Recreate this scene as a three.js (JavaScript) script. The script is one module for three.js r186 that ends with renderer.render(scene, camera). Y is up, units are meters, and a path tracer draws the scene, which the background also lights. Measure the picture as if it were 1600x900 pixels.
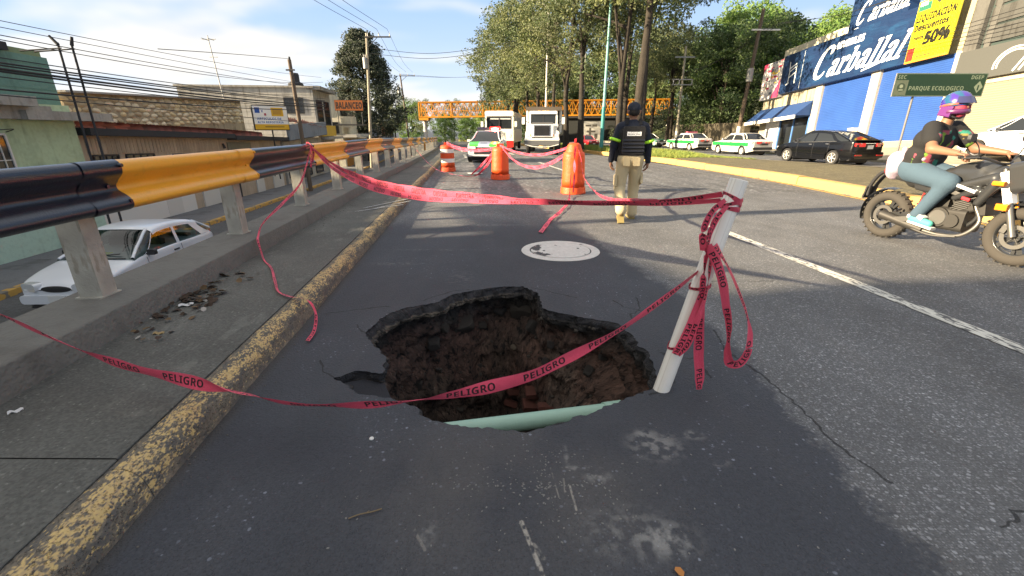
import * as THREE from 'three';
import { mergeGeometries } from 'three/addons/utils/BufferGeometryUtils.js';
import { MarchingCubes } from 'three/addons/objects/MarchingCubes.js';

// ---------------------------------------------------------------- camera, light, sky
const V = (x, y, z) => new THREE.Vector3(x, y, z);
const scene = new THREE.Scene();
const camera = new THREE.PerspectiveCamera(66.2, 16 / 9, 0.05, 3000);
camera.position.set(0, 1.36, 0);
camera.rotation.set(-THREE.MathUtils.degToRad(19.62), 0, 0);
const renderer = new THREE.WebGLRenderer({ antialias: true });
renderer.setSize(1024, 576);
renderer.toneMapping = THREE.LinearToneMapping;
renderer.toneMappingExposure = 4.45;
renderer.shadowMap.enabled = true;
const SUN = V(-0.925, 0.300, 0.235).normalize();
const sun = new THREE.DirectionalLight(new THREE.Color(1.0, 0.81, 0.55), 4.4);
sun.name = 'sunlight';
sun.position.copy(SUN).multiplyScalar(80).add(V(0, 0, -20)); sun.target.position.set(0, 0, -20);
sun.castShadow = true; sun.shadow.mapSize.set(4096, 4096); sun.shadow.radius = 1.2;
Object.assign(sun.shadow.camera, { left: -60, right: 60, top: 40, bottom: -40, near: 1, far: 220 });
scene.add(sun, sun.target);

// ---------------------------------------------------------------- random numbers and noise
let seed = 12345;
const rnd = () => { seed = (seed * 1664525 + 1013904223) >>> 0; return seed / 4294967296; };
const rr = (a, b) => a + (b - a) * rnd();
const reseed = (s) => { seed = s >>> 0; };
const H = new Float32Array(65536); reseed(77); for (let i = 0; i < 65536; i++) H[i] = rnd();
const hash2 = (i, j) => H[((i & 255) + ((j & 255) << 8)) & 65535];
const mod = (a, n) => ((a % n) + n) % n;
function vn(x, y, p = 256) {           // value noise, period p
  const i = Math.floor(x), j = Math.floor(y); let u = x - i, v = y - j; u = u * u * (3 - 2 * u); v = v * v * (3 - 2 * v);
  const a = mod(i, p), b = mod(i + 1, p), c = mod(j, p), d = mod(j + 1, p);
  return (hash2(a, c) * (1 - u) + hash2(b, c) * u) * (1 - v) + (hash2(a, d) * (1 - u) + hash2(b, d) * u) * v;
}
function fbm(x, y, o = 4, p = 256) { let s = 0, a = 0.5, t = 0; for (let i = 0; i < o; i++) { s += a * vn(x + i * 17, y + i * 31, p); t += a; a *= 0.5; x *= 2; y *= 2; p = Math.min(256, p * 2); } return s / t; }
const noise3 = (x, y, z) => (vn(x + z * 0.37 + 11, y - z * 0.71) + vn(y + 50 + x * 0.2, z * 1.1 + 20) + vn(z + 90, x - y * 0.3 + 70)) / 3;
const ss = (a, b, x) => { const t = Math.min(1, Math.max(0, (x - a) / (b - a))); return t * t * (3 - 2 * t); };
const lerp = (a, b, t) => a + (b - a) * t;
const clamp = (x, a, b) => Math.min(b, Math.max(a, x));

// sky: air and thin high cloud
const SKY = 0.29;
{
  const W = 1024, Hh = 512, d = new Float32Array(W * Hh * 4);
  for (let j = 0; j < Hh; j++) for (let i = 0; i < W; i++) {
    const el = ((j + 0.5) / Hh - 0.5) * Math.PI, az = ((i + 0.5) / W - 0.5) * 2 * Math.PI;
    const x = Math.cos(el) * Math.cos(az), y = Math.sin(el), z = Math.cos(el) * Math.sin(az);
    const k = (j * W + i) * 4, yy = Math.max(0, y);
    const sd = x * SUN.x + y * SUN.y + z * SUN.z;
    const h = Math.pow(1 - yy, 3.2);
    let r = lerp(0.12, 0.62, h), g = lerp(0.33, 0.79, h), b = lerp(0.74, 0.98, h);
    const glow = Math.pow(Math.max(0, sd), 6) * 0.35 + Math.pow(Math.max(0, sd), 60) * 1.0;
    r += glow * 1.0; g += glow * 0.86; b += glow * 0.62;
    if (y > -0.02) {
      const q = 1 / (yy + 0.13), px = x * q, pz = z * q;
      const w = fbm(px * 0.8 + 3, pz * 0.8 + 9, 3) * 1.7;
      const n = fbm(px * 0.55 + w * 0.9 + 40.3, pz * 1.1 + w * 0.45 + 16.2, 6), n2 = fbm(px * 2.6 + 5 + w, pz * 5.2 + 3, 4);
      let c = ss(0.35, 0.68, n * 0.8 + n2 * 0.22 + 0.10 * ss(0.0, -0.8, x) - 0.12 * ss(0.10, 0.75, x) + 0.10 * h);
      c = Math.max(c * 0.97, 0.78 * Math.pow(1 - yy, 9));
      const L = 0.74 + 0.14 * n2 + glow * 0.8;
      r = lerp(r, L * 1.04, c); g = lerp(g, L * 1.01, c); b = lerp(b, L * 0.96, c);
    } else { r = 0.2; g = 0.2; b = 0.2; }
    d[k] = r * SKY; d[k + 1] = g * SKY; d[k + 2] = b * SKY; d[k + 3] = 1;
  }
  const t = new THREE.DataTexture(d, W, Hh, THREE.RGBAFormat, THREE.FloatType);
  t.mapping = THREE.EquirectangularReflectionMapping; t.magFilter = t.minFilter = THREE.LinearFilter; t.needsUpdate = true;
  scene.background = t; scene.environment = t; scene.backgroundIntensity = 1; scene.environmentIntensity = 1;
}

// ---------------------------------------------------------------- textures
const enc = (l) => { l = clamp(l, 0, 1); return 255 * (l <= 0.0031308 ? 12.92 * l : 1.055 * Math.pow(l, 1 / 2.4) - 0.055); };
function tex(w, h, fn, { srgb = true, rx = 1, ry = 1, wrap = true } = {}) {   // fn(u, v) -> [r, g, b] linear, or a grey value
  const d = new Uint8Array(w * h * 4), f = srgb ? enc : (x) => clamp(x, 0, 1) * 255;
  for (let j = 0; j < h; j++) for (let i = 0; i < w; i++) {
    const c = fn((i + 0.5) / w, (j + 0.5) / h), k = (j * w + i) * 4;
    if (typeof c === 'number') d[k] = d[k + 1] = d[k + 2] = f(c); else { d[k] = f(c[0]); d[k + 1] = f(c[1]); d[k + 2] = f(c[2]); }
    d[k + 3] = 255;
  }
  const t = new THREE.DataTexture(d, w, h, THREE.RGBAFormat);
  t.colorSpace = srgb ? THREE.SRGBColorSpace : THREE.NoColorSpace; t.magFilter = THREE.LinearFilter; t.minFilter = THREE.LinearMipmapLinearFilter; t.generateMipmaps = true;
  if (wrap) t.wrapS = t.wrapT = THREE.RepeatWrapping; t.repeat.set(rx, ry); t.needsUpdate = true; return t;
}
function cvs(w, h, draw) {
  const c = document.createElement('canvas'); c.width = w; c.height = h; draw(c.getContext('2d'), w, h);
  const t = new THREE.CanvasTexture(c); t.colorSpace = THREE.SRGBColorSpace; t.anisotropy = 8; return t;
}
const rep = (t, m, n = m) => { const c = t.clone(); c.wrapS = c.wrapT = THREE.RepeatWrapping; c.repeat.set(m, n); c.needsUpdate = true; return c; };
const C = (h) => new THREE.Color(h);
// tiles: uv is in metres, so repeat = 1 / size
const grain = tex(512, 512, (u, v) => 0.55 * fbm(u * 64, v * 64, 3, 64) + 0.45 * fbm(u * 8, v * 8, 4, 8), { srgb: false });
const pitted = tex(512, 512, (u, v) => { const n = fbm(u * 48, v * 48, 3, 48), m = fbm(u * 10, v * 10, 4, 10); return clamp(0.75 + 0.4 * (m - 0.5) - 0.9 * Math.max(0, 0.36 - n) * 3, 0, 1); }, { srgb: false });
function wallTex(c, { dirt = 0.35, sc = 1, streak = 0.3, blotch = 0.25, gray = [0.16, 0.15, 0.13] } = {}) {   // plaster or concrete, 4 m a side
  const k = new THREE.Color(c), o = Math.floor(Math.abs(k.r * 91 + k.g * 57 + k.b * 31) * 7) % 97;
  return tex(384, 384, (u, v) => {
    const a = fbm(u * 6 * sc + o, v * 6 * sc, 5, 6 * sc), s = fbm(u * 28 + o, v * 3, 3, 0 | 28), f = fbm(u * 60, v * 60 + o, 2, 60);
    const t = clamp(dirt * ss(0.48, 0.75, a) + streak * ss(0.55, 0.8, s) * a * 1.6, 0, 0.9), m = 1 + blotch * (a - 0.5) + 0.22 * (f - 0.5);
    return [lerp(k.r * m, gray[0], t), lerp(k.g * m, gray[1], t), lerp(k.b * m, gray[2], t)];
  }, { rx: 0.25, ry: 0.25 });
}
const bumpT = (m) => rep(grain, 1 / m), pitT = (m) => rep(pitted, 1 / m);
const MS = (color, roughness = 0.8, o = {}) => new THREE.MeshStandardMaterial({ color: typeof color === 'string' ? C(color) : color, roughness, ...o });
const MP = (color, roughness = 0.4, o = {}) => new THREE.MeshPhysicalMaterial({ color: typeof color === 'string' ? C(color) : color, roughness, ...o });
const plasterMaps = {};
function plaster(c, { dirt = 0.35, streak = 0.3, blotch = 0.25 } = {}) {   // painted or bare wall: its colour times a shared map of dirt and streaks
  const k = [dirt > 0.38 ? 0.5 : 0.28, streak > 0.38 ? 0.5 : 0.25, blotch > 0.38 ? 0.6 : 0.28], key = k.join(); plasterMaps[key] ??= wallTex('#ffffff', { dirt: k[0], streak: k[1], blotch: k[2], gray: [0.30, 0.28, 0.25] });
  return MS(c, 0.92, { map: plasterMaps[key], bumpMap: bumpT(1.1), bumpScale: 0.012 });
}
const paint = (c, r = 0.32) => MP(c, r, { clearcoat: 0.7, clearcoatRoughness: 0.12 });

// ---------------------------------------------------------------- builders
const UP = V(0, 1, 0);
const used = {};
function numbered(n) { used[n] = (used[n] ?? -1) + 1; return used[n] ? n + '_' + String(used[n]).padStart(3, '0') : n; }
function tag(o, label, category, group, kind) {
  if (label) o.userData.label = label; if (category) o.userData.category = category;
  if (group) o.userData.group = group; if (kind) o.userData.kind = kind; return o;
}
function thing(name, label, category, pos = [0, 0, 0], ry = 0, group) {
  const g = new THREE.Group(); g.name = numbered(name); g.position.set(...pos); g.rotation.y = ry; scene.add(g);
  return tag(g, label, category, group);
}
function metreUV(g) {                  // uv in metres from the dominant direction of each face
  const p = g.attributes.position, n = g.attributes.normal, uv = new Float32Array(p.count * 2);
  for (let i = 0; i < p.count; i += 3) {
    const ax = Math.abs(n.getX(i)), ay = Math.abs(n.getY(i)), az = Math.abs(n.getZ(i));
    for (let k = i; k < i + 3; k++) {
      const x = p.getX(k), y = p.getY(k), z = p.getZ(k);
      if (ay >= ax && ay >= az) { uv[k * 2] = x; uv[k * 2 + 1] = z; } else if (ax >= az) { uv[k * 2] = z; uv[k * 2 + 1] = y; } else { uv[k * 2] = x; uv[k * 2 + 1] = y; }
    }
  }
  g.setAttribute('uv', new THREE.BufferAttribute(uv, 2));
}
class B {
  constructor(keepUV = false) { this.l = []; this.keep = keepUV; }
  add(g, pos, rot, sc) {
    g = g.index ? g.toNonIndexed() : g.clone();
    if (sc) g.scale(...(Array.isArray(sc) ? sc : [sc, sc, sc]));
    if (rot) { g.applyMatrix4(new THREE.Matrix4().makeRotationFromEuler(new THREE.Euler(...rot))); }
    if (pos) g.translate(...pos);
    for (const k of Object.keys(g.attributes)) if (!['position', 'normal', 'uv', 'color'].includes(k)) g.deleteAttribute(k);
    if (!g.attributes.normal) g.computeVertexNormals();
    this.l.push(g); return this;
  }
  box(w, h, d, x = 0, y = 0, z = 0, rx = 0, ry = 0, rz = 0) { return this.add(new THREE.BoxGeometry(w, h, d), [x, y, z], [rx, ry, rz]); }
  rbox(w, h, d, r, x = 0, y = 0, z = 0, rx = 0, ry = 0, rz = 0) { return this.add(rboxGeo(w, h, d, r), [x, y, z], [rx, ry, rz]); }
  rod(a, b, r0, r1 = r0, seg = 8, open = false) {
    a = a.isVector3 ? a : V(...a); b = b.isVector3 ? b : V(...b);
    const d = b.clone().sub(a), L = d.length(), g = new THREE.CylinderGeometry(r1, r0, L, seg, 1, open);
    g.applyQuaternion(new THREE.Quaternion().setFromUnitVectors(UP, d.divideScalar(L))); const m = a.clone().add(b).multiplyScalar(0.5);
    return this.add(g, [m.x, m.y, m.z]);
  }
  bar(a, b, w, h) {                     // square bar from a to b, h upwards
    a = a.isVector3 ? a : V(...a); b = b.isVector3 ? b : V(...b);
    const d = b.clone().sub(a), L = d.length(), f = d.divideScalar(L), s = Math.abs(f.y) > 0.98 ? V(1, 0, 0) : V().crossVectors(UP, f).normalize(), u = V().crossVectors(f, s);
    const g = new THREE.BoxGeometry(w, h, L); g.applyMatrix4(new THREE.Matrix4().makeBasis(s, u, f)); const m = a.clone().add(b).multiplyScalar(0.5);
    return this.add(g, [m.x, m.y, m.z]);
  }
  tube(pts, r, seg = 24, rad = 7) { return this.add(new THREE.TubeGeometry(new THREE.CatmullRomCurve3(pts.map((p) => (p.isVector3 ? p : V(...p)))), seg, r, rad), null); }
  sph(r, x, y, z, sc, ws = 14, hs = 10) { return this.add(new THREE.SphereGeometry(r, ws, hs), [x, y, z], null, sc); }
  ext(pts, depth, pos, rot, bevel = 0, holes) { return this.add(extGeo(pts, depth, bevel, holes), pos, rot); }
  geo() { const g = this.l.length === 1 ? this.l[0] : mergeGeometries(this.l); if (!this.keep) metreUV(g); return g; }
  mesh(name, mat, parent) { return meshOf(name, this.geo(), mat, parent); }
}
function meshOf(name, g, mat, parent) {
  const m = new THREE.Mesh(g, mat); m.castShadow = m.receiveShadow = true;
  if (parent) { m.name = name; parent.add(m); } else { m.name = numbered(name); scene.add(m); } return m;
}
function extGeo(pts, depth, bevel = 0, holes = []) {
  const s = new THREE.Shape(pts.map((p) => new THREE.Vector2(...p)));
  for (const h of holes) s.holes.push(new THREE.Path(h.map((p) => new THREE.Vector2(...p))));
  return new THREE.ExtrudeGeometry(s, { depth, bevelEnabled: bevel > 0, bevelSize: bevel, bevelThickness: bevel, bevelSegments: 2, steps: 1, curveSegments: 10 });
}
function rboxGeo(w, h, d, r) {
  const a = w / 2 - r, b = h / 2 - r, s = new THREE.Shape();
  s.absarc(a, b, r * 0.99, 0, Math.PI / 2); s.absarc(-a, b, r * 0.99, Math.PI / 2, Math.PI); s.absarc(-a, -b, r * 0.99, Math.PI, Math.PI * 1.5); s.absarc(a, -b, r * 0.99, Math.PI * 1.5, Math.PI * 2);
  const g = new THREE.ExtrudeGeometry(s, { depth: d - 2 * r * 0.6, bevelEnabled: true, bevelSize: r * 0.01, bevelThickness: r * 0.6, bevelSegments: 2, curveSegments: 4 });
  g.translate(0, 0, -d / 2 + r * 0.6); return g;
}
function gridGeo(nu, nv, fn, flip = false, uvf) {     // fn(i/nu, j/nv) -> [x, y, z]
  const p = [], uv = [], ix = [];
  for (let j = 0; j <= nv; j++) for (let i = 0; i <= nu; i++) { const q = fn(i / nu, j / nv, i, j); p.push(q[0], q[1], q[2]); const w = uvf ? uvf(q, i / nu, j / nv) : [q[0], q[2]]; uv.push(w[0], w[1]); }
  for (let j = 0; j < nv; j++) for (let i = 0; i < nu; i++) { const a = j * (nu + 1) + i, b = a + 1, c = a + nu + 1, d = c + 1; if (flip) ix.push(a, b, c, b, d, c); else ix.push(a, c, b, b, c, d); }
  const g = new THREE.BufferGeometry(); g.setAttribute('position', new THREE.Float32BufferAttribute(p, 3)); g.setAttribute('uv', new THREE.Float32BufferAttribute(uv, 2)); g.setIndex(ix); g.computeVertexNormals(); return g;
}
const struct = (name, g, mat) => tag(meshOf(name, g, mat), null, null, null, 'structure');
function rock(r, s, det = 1, sq = 0.75) {
  const g = new THREE.IcosahedronGeometry(r, det), p = g.attributes.position;
  for (let i = 0; i < p.count; i++) { const k = 0.75 + 0.55 * noise3(p.getX(i) / r * 1.3 + s * 7.3, p.getY(i) / r * 1.3 + s, p.getZ(i) / r * 1.3); p.setXYZ(i, p.getX(i) * k, p.getY(i) * k * sq, p.getZ(i) * k); }
  g.computeVertexNormals(); return g;
}

// ---------------------------------------------------------------- shape of the ground
const cx = (z) => { const s = -z - 1; return s < 0 ? -0.08 * s : -(0.085 * s + 0.0006 * s * s); };  // the road bends gently to the left
const gy = (x, z) => -0.013 * Math.max(0, -z - 12) * (1 - 0.35 * ss(8, 15, x));               // and falls away
const LOW = (z) => -2.05 - 0.012 * Math.max(0, -z - 12);                                     // the side street below
// ---------------------------------------------------------------- asphalt
function chips(x, z, cell, dens) {     // one stone chip per cell: 0 = binder, else its brightness
  const X = x / cell, Z = z / cell, i = Math.floor(X), j = Math.floor(Z), q = H[(i * 7919 + j * 104729) & 65535];
  if (q > dens) return 0;
  const a = H[(i * 131 + j * 7411 + 5) & 65535], b = H[(i * 977 + j * 331 + 9) & 65535], s = H[(i * 53 + j * 1879 + 3) & 65535], R = 0.20 + 0.26 * s;
  const dx = X - i - R - a * (1 - 2 * R), dz = Z - j - R - b * (1 - 2 * R), e = dx * dx * (0.7 + b) + dz * dz * (1.5 - b * 0.7);
  return e < R * R ? 0.25 + 0.75 * H[(i * 389 + j * 2371 + 1) & 65535] : 0;
}
const SEAM = (z) => 1.46 + 0.05 * Math.sin(z * 1.9 + 1) + 0.05 * (vn(z * 5 + 3, 2.5) - 0.5) - 0.45 * ss(-3.4, -6.5, z);
const scuffs = [[0.66, -1.67, 0.11, 0.09, 0.42], [0.86, -1.74, 0.05, 0.03, 0.4], [0.44, -1.2, 0.17, 0.10, 0.26], [0.55, -1.17, 0.09, 0.06, 0.4], [0.30, -1.52, 0.06, 0.015, 0.55], [0.36, -1.47, 0.05, 0.03, 0.4], [0.24, -1.60, 0.01, 0.06, 0.3],
  [0.9, -1.55, 0.04, 0.02, 0.4], [-0.30, -1.20, 0.025, 0.05, 0.3], [0.62, -2.9 + 1.15, 0.04, 0.02, 0.3], [-1.3, -4.6, 0.25, 0.05, 0.16], [-0.9, -5.2, 0.5, 0.04, 0.14], [-0.5, -4.1, 0.12, 0.2, 0.10], [1.5, -6.5, 0.9, 0.1, 0.20], [1.2, -7.4, 0.8, 0.12, 0.16], [0.9, -5.4, 0.5, 0.05, 0.16], [-0.8, -7.6, 0.7, 0.12, 0.2], [-0.6, -6.7, 0.8, 0.06, 0.2], [2.2, -5.4, 0.5, 0.08, 0.14]];
const streaks = [[0.035, -1.245, 0.10, -1.04, 0.011, 0.75], [0.075, -1.15, 0.105, -1.10, 0.012, 0.4], [0.235, -1.42, 0.245, -1.30, 0.006, 0.6], [0.165, -1.52, 0.185, -1.36, 0.004, 0.4], [0.215, -1.46, 0.21, -1.38, 0.004, 0.35], [-0.36, -1.22, -0.30, -1.13, 0.008, 0.25]];
const cracks = [[[-1.479, -3.213], [-1.36, -3.26], [-1.246, -3.30], [-1.12, -3.34], [-1.008, -3.361]], [[0.176, -3.815], [0.3, -3.76], [0.38, -3.68], [0.451, -3.647], [0.56, -3.55]], [[1.079, -3.568], [1.05, -3.42], [1.028, -3.279], [0.94, -3.2], [0.90, -3.03], [0.8, -2.98]], [[1.028, -3.28], [0.92, -3.36], [0.86, -3.5]], [[0.96, -2.56], [1.05, -2.5], [1.176, -2.486], [1.16, -2.255]],
  [[-1.20, -2.45], [-1.148, -2.366], [-1.10, -2.3], [-1.047, -2.258]], [[1.78, -1.225], [1.86, -1.24], [1.9, -1.29], [1.98, -1.30]], [[-1.05, -2.87], [-1.12, -2.93], [-1.15, -3.0]], [[1.46, -2.9], [1.40, -2.6], [1.47, -2.3], [1.5, -2.0], [1.49, -1.7], [1.55, -1.45]], [[0.86, -2.20], [0.93, -2.22], [0.86, -2.13], [0.75, -2.09]], [[1.5, -4.05], [2.0, -4.0], [2.5, -4.02]], [[-0.4, -3.78], [-0.55, -3.72], [-0.75, -3.5]]];
function segd(x, z, a, b) { const dx = b[0] - a[0], dz = b[1] - a[1], t = clamp(((x - a[0]) * dx + (z - a[1]) * dz) / (dx * dx + dz * dz), 0, 1); return Math.hypot(x - a[0] - t * dx, z - a[1] - t * dz); }
function asphalt(x, z, fine) {
  const big = fbm(x * 0.55 + 7, z * 0.35 + 3, 4), mid = fbm(x * 3.1 + 20, z * 2.3, 4), wear = fbm(x * 7 + 1, z * 1.2 + 8, 3);
  const p = ss(0.06, -0.06, x - SEAM(z) + 0.16 * (fbm(x * 9, z * 9, 4) - 0.5) + (fine ? 0.07 * (vn(x * 60, z * 60) - 0.5) : 0)) * ss(-7.4, -6.2, z + (mid - 0.5) * 1.2);   // newer, darker, smoother patch
  let o = 0.096 + 0.05 * (mid - 0.5) + 0.05 * (big - 0.5), n = 0.045 + 0.014 * (mid - 0.5) + 0.02 * (big - 0.5);
  let r, g, b;
  const g1 = vn(x * 190, z * 190), g2 = vn(x * 420 + 9, z * 420);
  o *= 0.66 + 0.42 * g1 + 0.26 * g2; n *= 0.68 + 0.4 * g1 + 0.24 * g2;
  let c = chips(x, z, 0.011, 0.62), c2 = chips(x + 3.3, z + 1.7, 0.019, 0.30), dust = ss(0.45, 0.75, wear);
  const co = Math.max(c * 0.85, c2), cp = Math.max(c > 0.9 ? c * 0.5 * ss(0.5, 0.7, mid) : 0, chips(x + 1.3, z + 7.7, 0.017, 0.05) * ss(0.4, 0.62, mid + (x + 0.2) * 0.06));
  o += co * co * 0.27 * (0.5 + 0.8 * mid); n += cp * cp * 0.16;
  r = lerp(o * 0.97, n * 0.92, p); g = lerp(o * 0.98, n * 1.0, p); b = lerp(o * 1.01, n * 1.22, p);
  let q = 0.10 * dust * (1 - 0.5 * p) + 0.34 * ss(0.75, 0.1, Math.hypot((x - 0.0) * 0.8, (z + 1.42) * 1.1)) * ss(0.3, 0.7, mid);       // soil dust by the hole
  r = lerp(r, 0.115, q); g = lerp(g, 0.103, q); b = lerp(b, 0.088, q);
  for (const s of scuffs) { const e = Math.hypot((x - s[0]) / s[2], (z - s[1]) / s[3]); if (e < 1.8) { const k = s[4] * ss(1.7, 0.1, e) * ss(0.36, 0.72, fbm(x * 34, z * 34, 5)) * 1.15; r = lerp(r, 0.34, k); g = lerp(g, 0.33, k); b = lerp(b, 0.31, k); } }
  if (z > -1.8 && fine) for (const s of streaks) { const e = segd(x, z, [s[0], s[1]], [s[2], s[3]]) / s[4]; if (e < 1) { const k = s[5] * ss(1, 0.4, e) * ss(0.3, 0.6, fbm(x * 70, z * 45, 3)); r = lerp(r, 0.38, k); g = lerp(g, 0.35, k); b = lerp(b, 0.30, k); } }
  if (fine) for (const k of cracks) { if (Math.abs(x - k[0][0]) > 1.2 || Math.abs(z - k[0][1]) > 1.6) continue; for (let i = 0; i + 1 < k.length; i++) { const e = segd(x + 0.02 * (vn(x * 30, z * 30) - 0.5), z + 0.03 * (vn(x * 25 + 9, z * 25) - 0.5), k[i], k[i + 1]) / (0.004 + 0.005 * vn(x * 12, z * 12)); if (e < 1) { r *= 0.25; g *= 0.25; b *= 0.25; break; } } }
  if (x < -1.1) { const e = x - cx(z) + 1.38, k = 0.5 * ss(0.09, 0.0, e + 0.05 * (mid - 0.5)); r = lerp(r, 0.07, k); g = lerp(g, 0.062, k); b = lerp(b, 0.05, k); }
  return [r, g, b];
}
const aggBump = tex(1024, 1024, (u, v) => { const x = u * 1.1, z = v * 1.1; return 0.25 + 0.5 * Math.max(chips(x, z, 0.0110, 0.62), chips(x, z, 0.0220, 0.16)) + 0.25 * vn(u * 200, v * 200, 200); }, { srgb: false, rx: 1 / 1.1, ry: 1 / 1.1 });
function roadMat(x0, x1, z0, z1, w, h, fine, bs) {    // z0 far (smaller), z1 near; geometry uv = (x, z) metres
  const t = tex(w, h, (u, v) => asphalt(lerp(x0, x1, u), lerp(z0, z1, v), fine), { wrap: false });
  const b = aggBump.clone(); b.repeat.set((x1 - x0) / 1.1, (z1 - z0) / 1.1); b.needsUpdate = true;
  return MS('#ffffff', 0.82, { map: t, bumpMap: b, bumpScale: bs });
}
const inBox = (x0, x1, z0, z1) => (q) => [(q[0] - x0) / (x1 - x0), (q[2] - z0) / (z1 - z0)];

// the sinkhole's outline on the road, roughened
reseed(5);
const rim0 = [[-1.045, -2.873], [-1.011, -3.076], [-0.968, -3.226], [-0.853, -3.347], [-0.636, -3.462], [-0.534, -3.631], [-0.352, -3.746], [-0.118, -3.85], [0.101, -3.868], [0.228, -3.696], [0.254, -3.32], [0.375, -3.226], [0.516, -3.15], [0.685, -3.076], [0.798, -3.017], [0.855, -2.81], [0.842, -2.663], [0.887, -2.581], [0.876, -2.405], [0.839, -2.2], [0.788, -2.14], [0.678, -2.076], [0.5, -1.975], [0.294, -1.855], [0.172, -1.804], [0.043, -1.761], [-0.062, -1.78], [-0.25, -1.804], [-0.348, -1.835], [-0.438, -1.876], [-0.494, -1.958], [-0.679, -2.052], [-0.847, -2.089], [-1.044, -2.255], [-0.916, -2.336], [-0.77, -2.306], [-0.79, -2.42], [-0.823, -2.528], [-0.952, -2.701]];
const rim = [];
for (let i = 0; i < rim0.length; i++) {
  const a = rim0[i], b = rim0[(i + 1) % rim0.length], L = Math.hypot(b[0] - a[0], b[1] - a[1]), n = Math.max(1, Math.round(L / 0.022)), nx = -(b[1] - a[1]) / L, nz = (b[0] - a[0]) / L;
  for (let k = 0; k < n; k++) { const t = k / n, j = k ? rr(-1, 1) * 0.009 + 0.022 * (vn(i * 3.7 + t * L * 12, 3.3) - 0.5) : rr(-1, 1) * 0.004; rim.push([lerp(a[0], b[0], t) + nx * j, lerp(a[1], b[1], t) + nz * j]); }
}
function flatGeo(outline, holes, uvf, Y = 0) {        // outline in (x, z), facing up
  const s = new THREE.Shape(outline.map((p) => new THREE.Vector2(p[0], -p[1]))); for (const h of holes) s.holes.push(new THREE.Path(h.map((p) => new THREE.Vector2(p[0], -p[1]))));
  const g = new THREE.ShapeGeometry(s), p = g.attributes.position, uv = g.attributes.uv;
  for (let i = 0; i < p.count; i++) { const x = p.getX(i), z = -p.getY(i); p.setXYZ(i, x, Y, z); const q = uvf([x, Y, z]); uv.setXY(i, q[0], q[1]); }
  g.attributes.normal.array.fill(0); for (let i = 0; i < p.count; i++) g.attributes.normal.setY(i, 1); return g;
}
const edgeL = (z0, z1, n) => Array.from({ length: n + 1 }, (_, i) => { const z = lerp(z0, z1, i / n); return [-1.41 + cx(z), z]; });
{
  const zA = -4.4, x1 = 2.3, n1 = [-1.9, x1, zA, 0.3];
  struct('road', flatGeo([...edgeL(0.3, zA, 8), [x1, zA], [x1, 0.3]], [rim], inBox(...n1)), roadMat(...n1, 2048, 2048, true, 0.006));
  const n2 = [x1, 8, zA, 0.3];
  struct('road', flatGeo([[x1, 0.3], [x1, zA], [8, zA], [8, 0.3]], [], inBox(...n2)), roadMat(...n2, 1800, 1500, true, 0.007));
  const n3 = [-2.5, 8, -10.4, zA];
  struct('road', flatGeo([...edgeL(zA, -10.4, 8), [8, -10.4], [8, zA]], [], inBox(...n3)), roadMat(...n3, 2048, 1024, true, 0.006));
  const n4 = [-26, 20, -60, 12], gm = roadMat(...n4, 1024, 1400, false, 0.01);
  struct('road', gridGeo(16, 44, (u, v) => { const z = lerp(-10.4, -60, v), x = lerp(-1.41 + cx(z), Math.max(8.2 - 0.11 * (-z - 10), 0.5) + 0.2, u); return [x, gy(x, z), z]; }, true, (q) => inBox(...n4)(q)), gm);
  struct('road', gridGeo(8, 40, (u, v) => { const z = lerp(-60, -170, v), x = lerp(-1.41 + cx(z), MLf(z) + 0.4, u); return [x, gy(x, z), z]; }, true, (q) => inBox(...n4)([q[0], 0, -15 + q[2] * 0.2])), gm);
  struct('road', gridGeo(10, 6, (u, v) => { const z = lerp(0.3, 12, v), x = lerp(-1.41 + cx(z), 8, u); return [x, 0, z]; }, false, inBox(...n4)), gm);
  struct('road', gridGeo(10, 60, (u, v) => { const z = lerp(12, -170, v), x = lerp(MBf(z) - 0.1, PRf(z) + 0.1, u); return [x, gy(x, z), z]; }, true, (q) => inBox(...n4)([q[0] * 0.9 - 4, 0, clamp(q[2], -59, 11)])), gm);
}
function poly(pts) { return (z) => { for (let i = 0; i + 1 < pts.length; i++) if (z >= pts[i + 1][0] || i + 2 === pts.length) { const a = pts[i], b = pts[i + 1], t = (z - a[0]) / (b[0] - a[0]); return lerp(a[1], b[1], t); } }; }
function MLf(z) { return poly([[12, 7.0], [-5, 7.35], [-9.1, 7.48], [-13.4, 7.6], [-17, 7.6], [-21.7, 7.5], [-27.7, 6.95], [-36, 6.0], [-45, 4.9], [-70, 1], [-100, -5], [-170, -22]])(z); }
function MBf(z) { return poly([[12, 17.5], [-12, 14.7], [-16.6, 13.9], [-20.5, 12.9], [-25, 11.6], [-30, 10.9], [-45, 9.4], [-70, 5.5], [-100, -0.5], [-170, -17]])(z); }
function PRf(z) { return poly([[12, 19.5], [-12, 18.2], [-20, 17.8], [-30, 17.7], [-38, 18], [-60, 18.5], [-100, 14], [-170, -4]])(z); }

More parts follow.
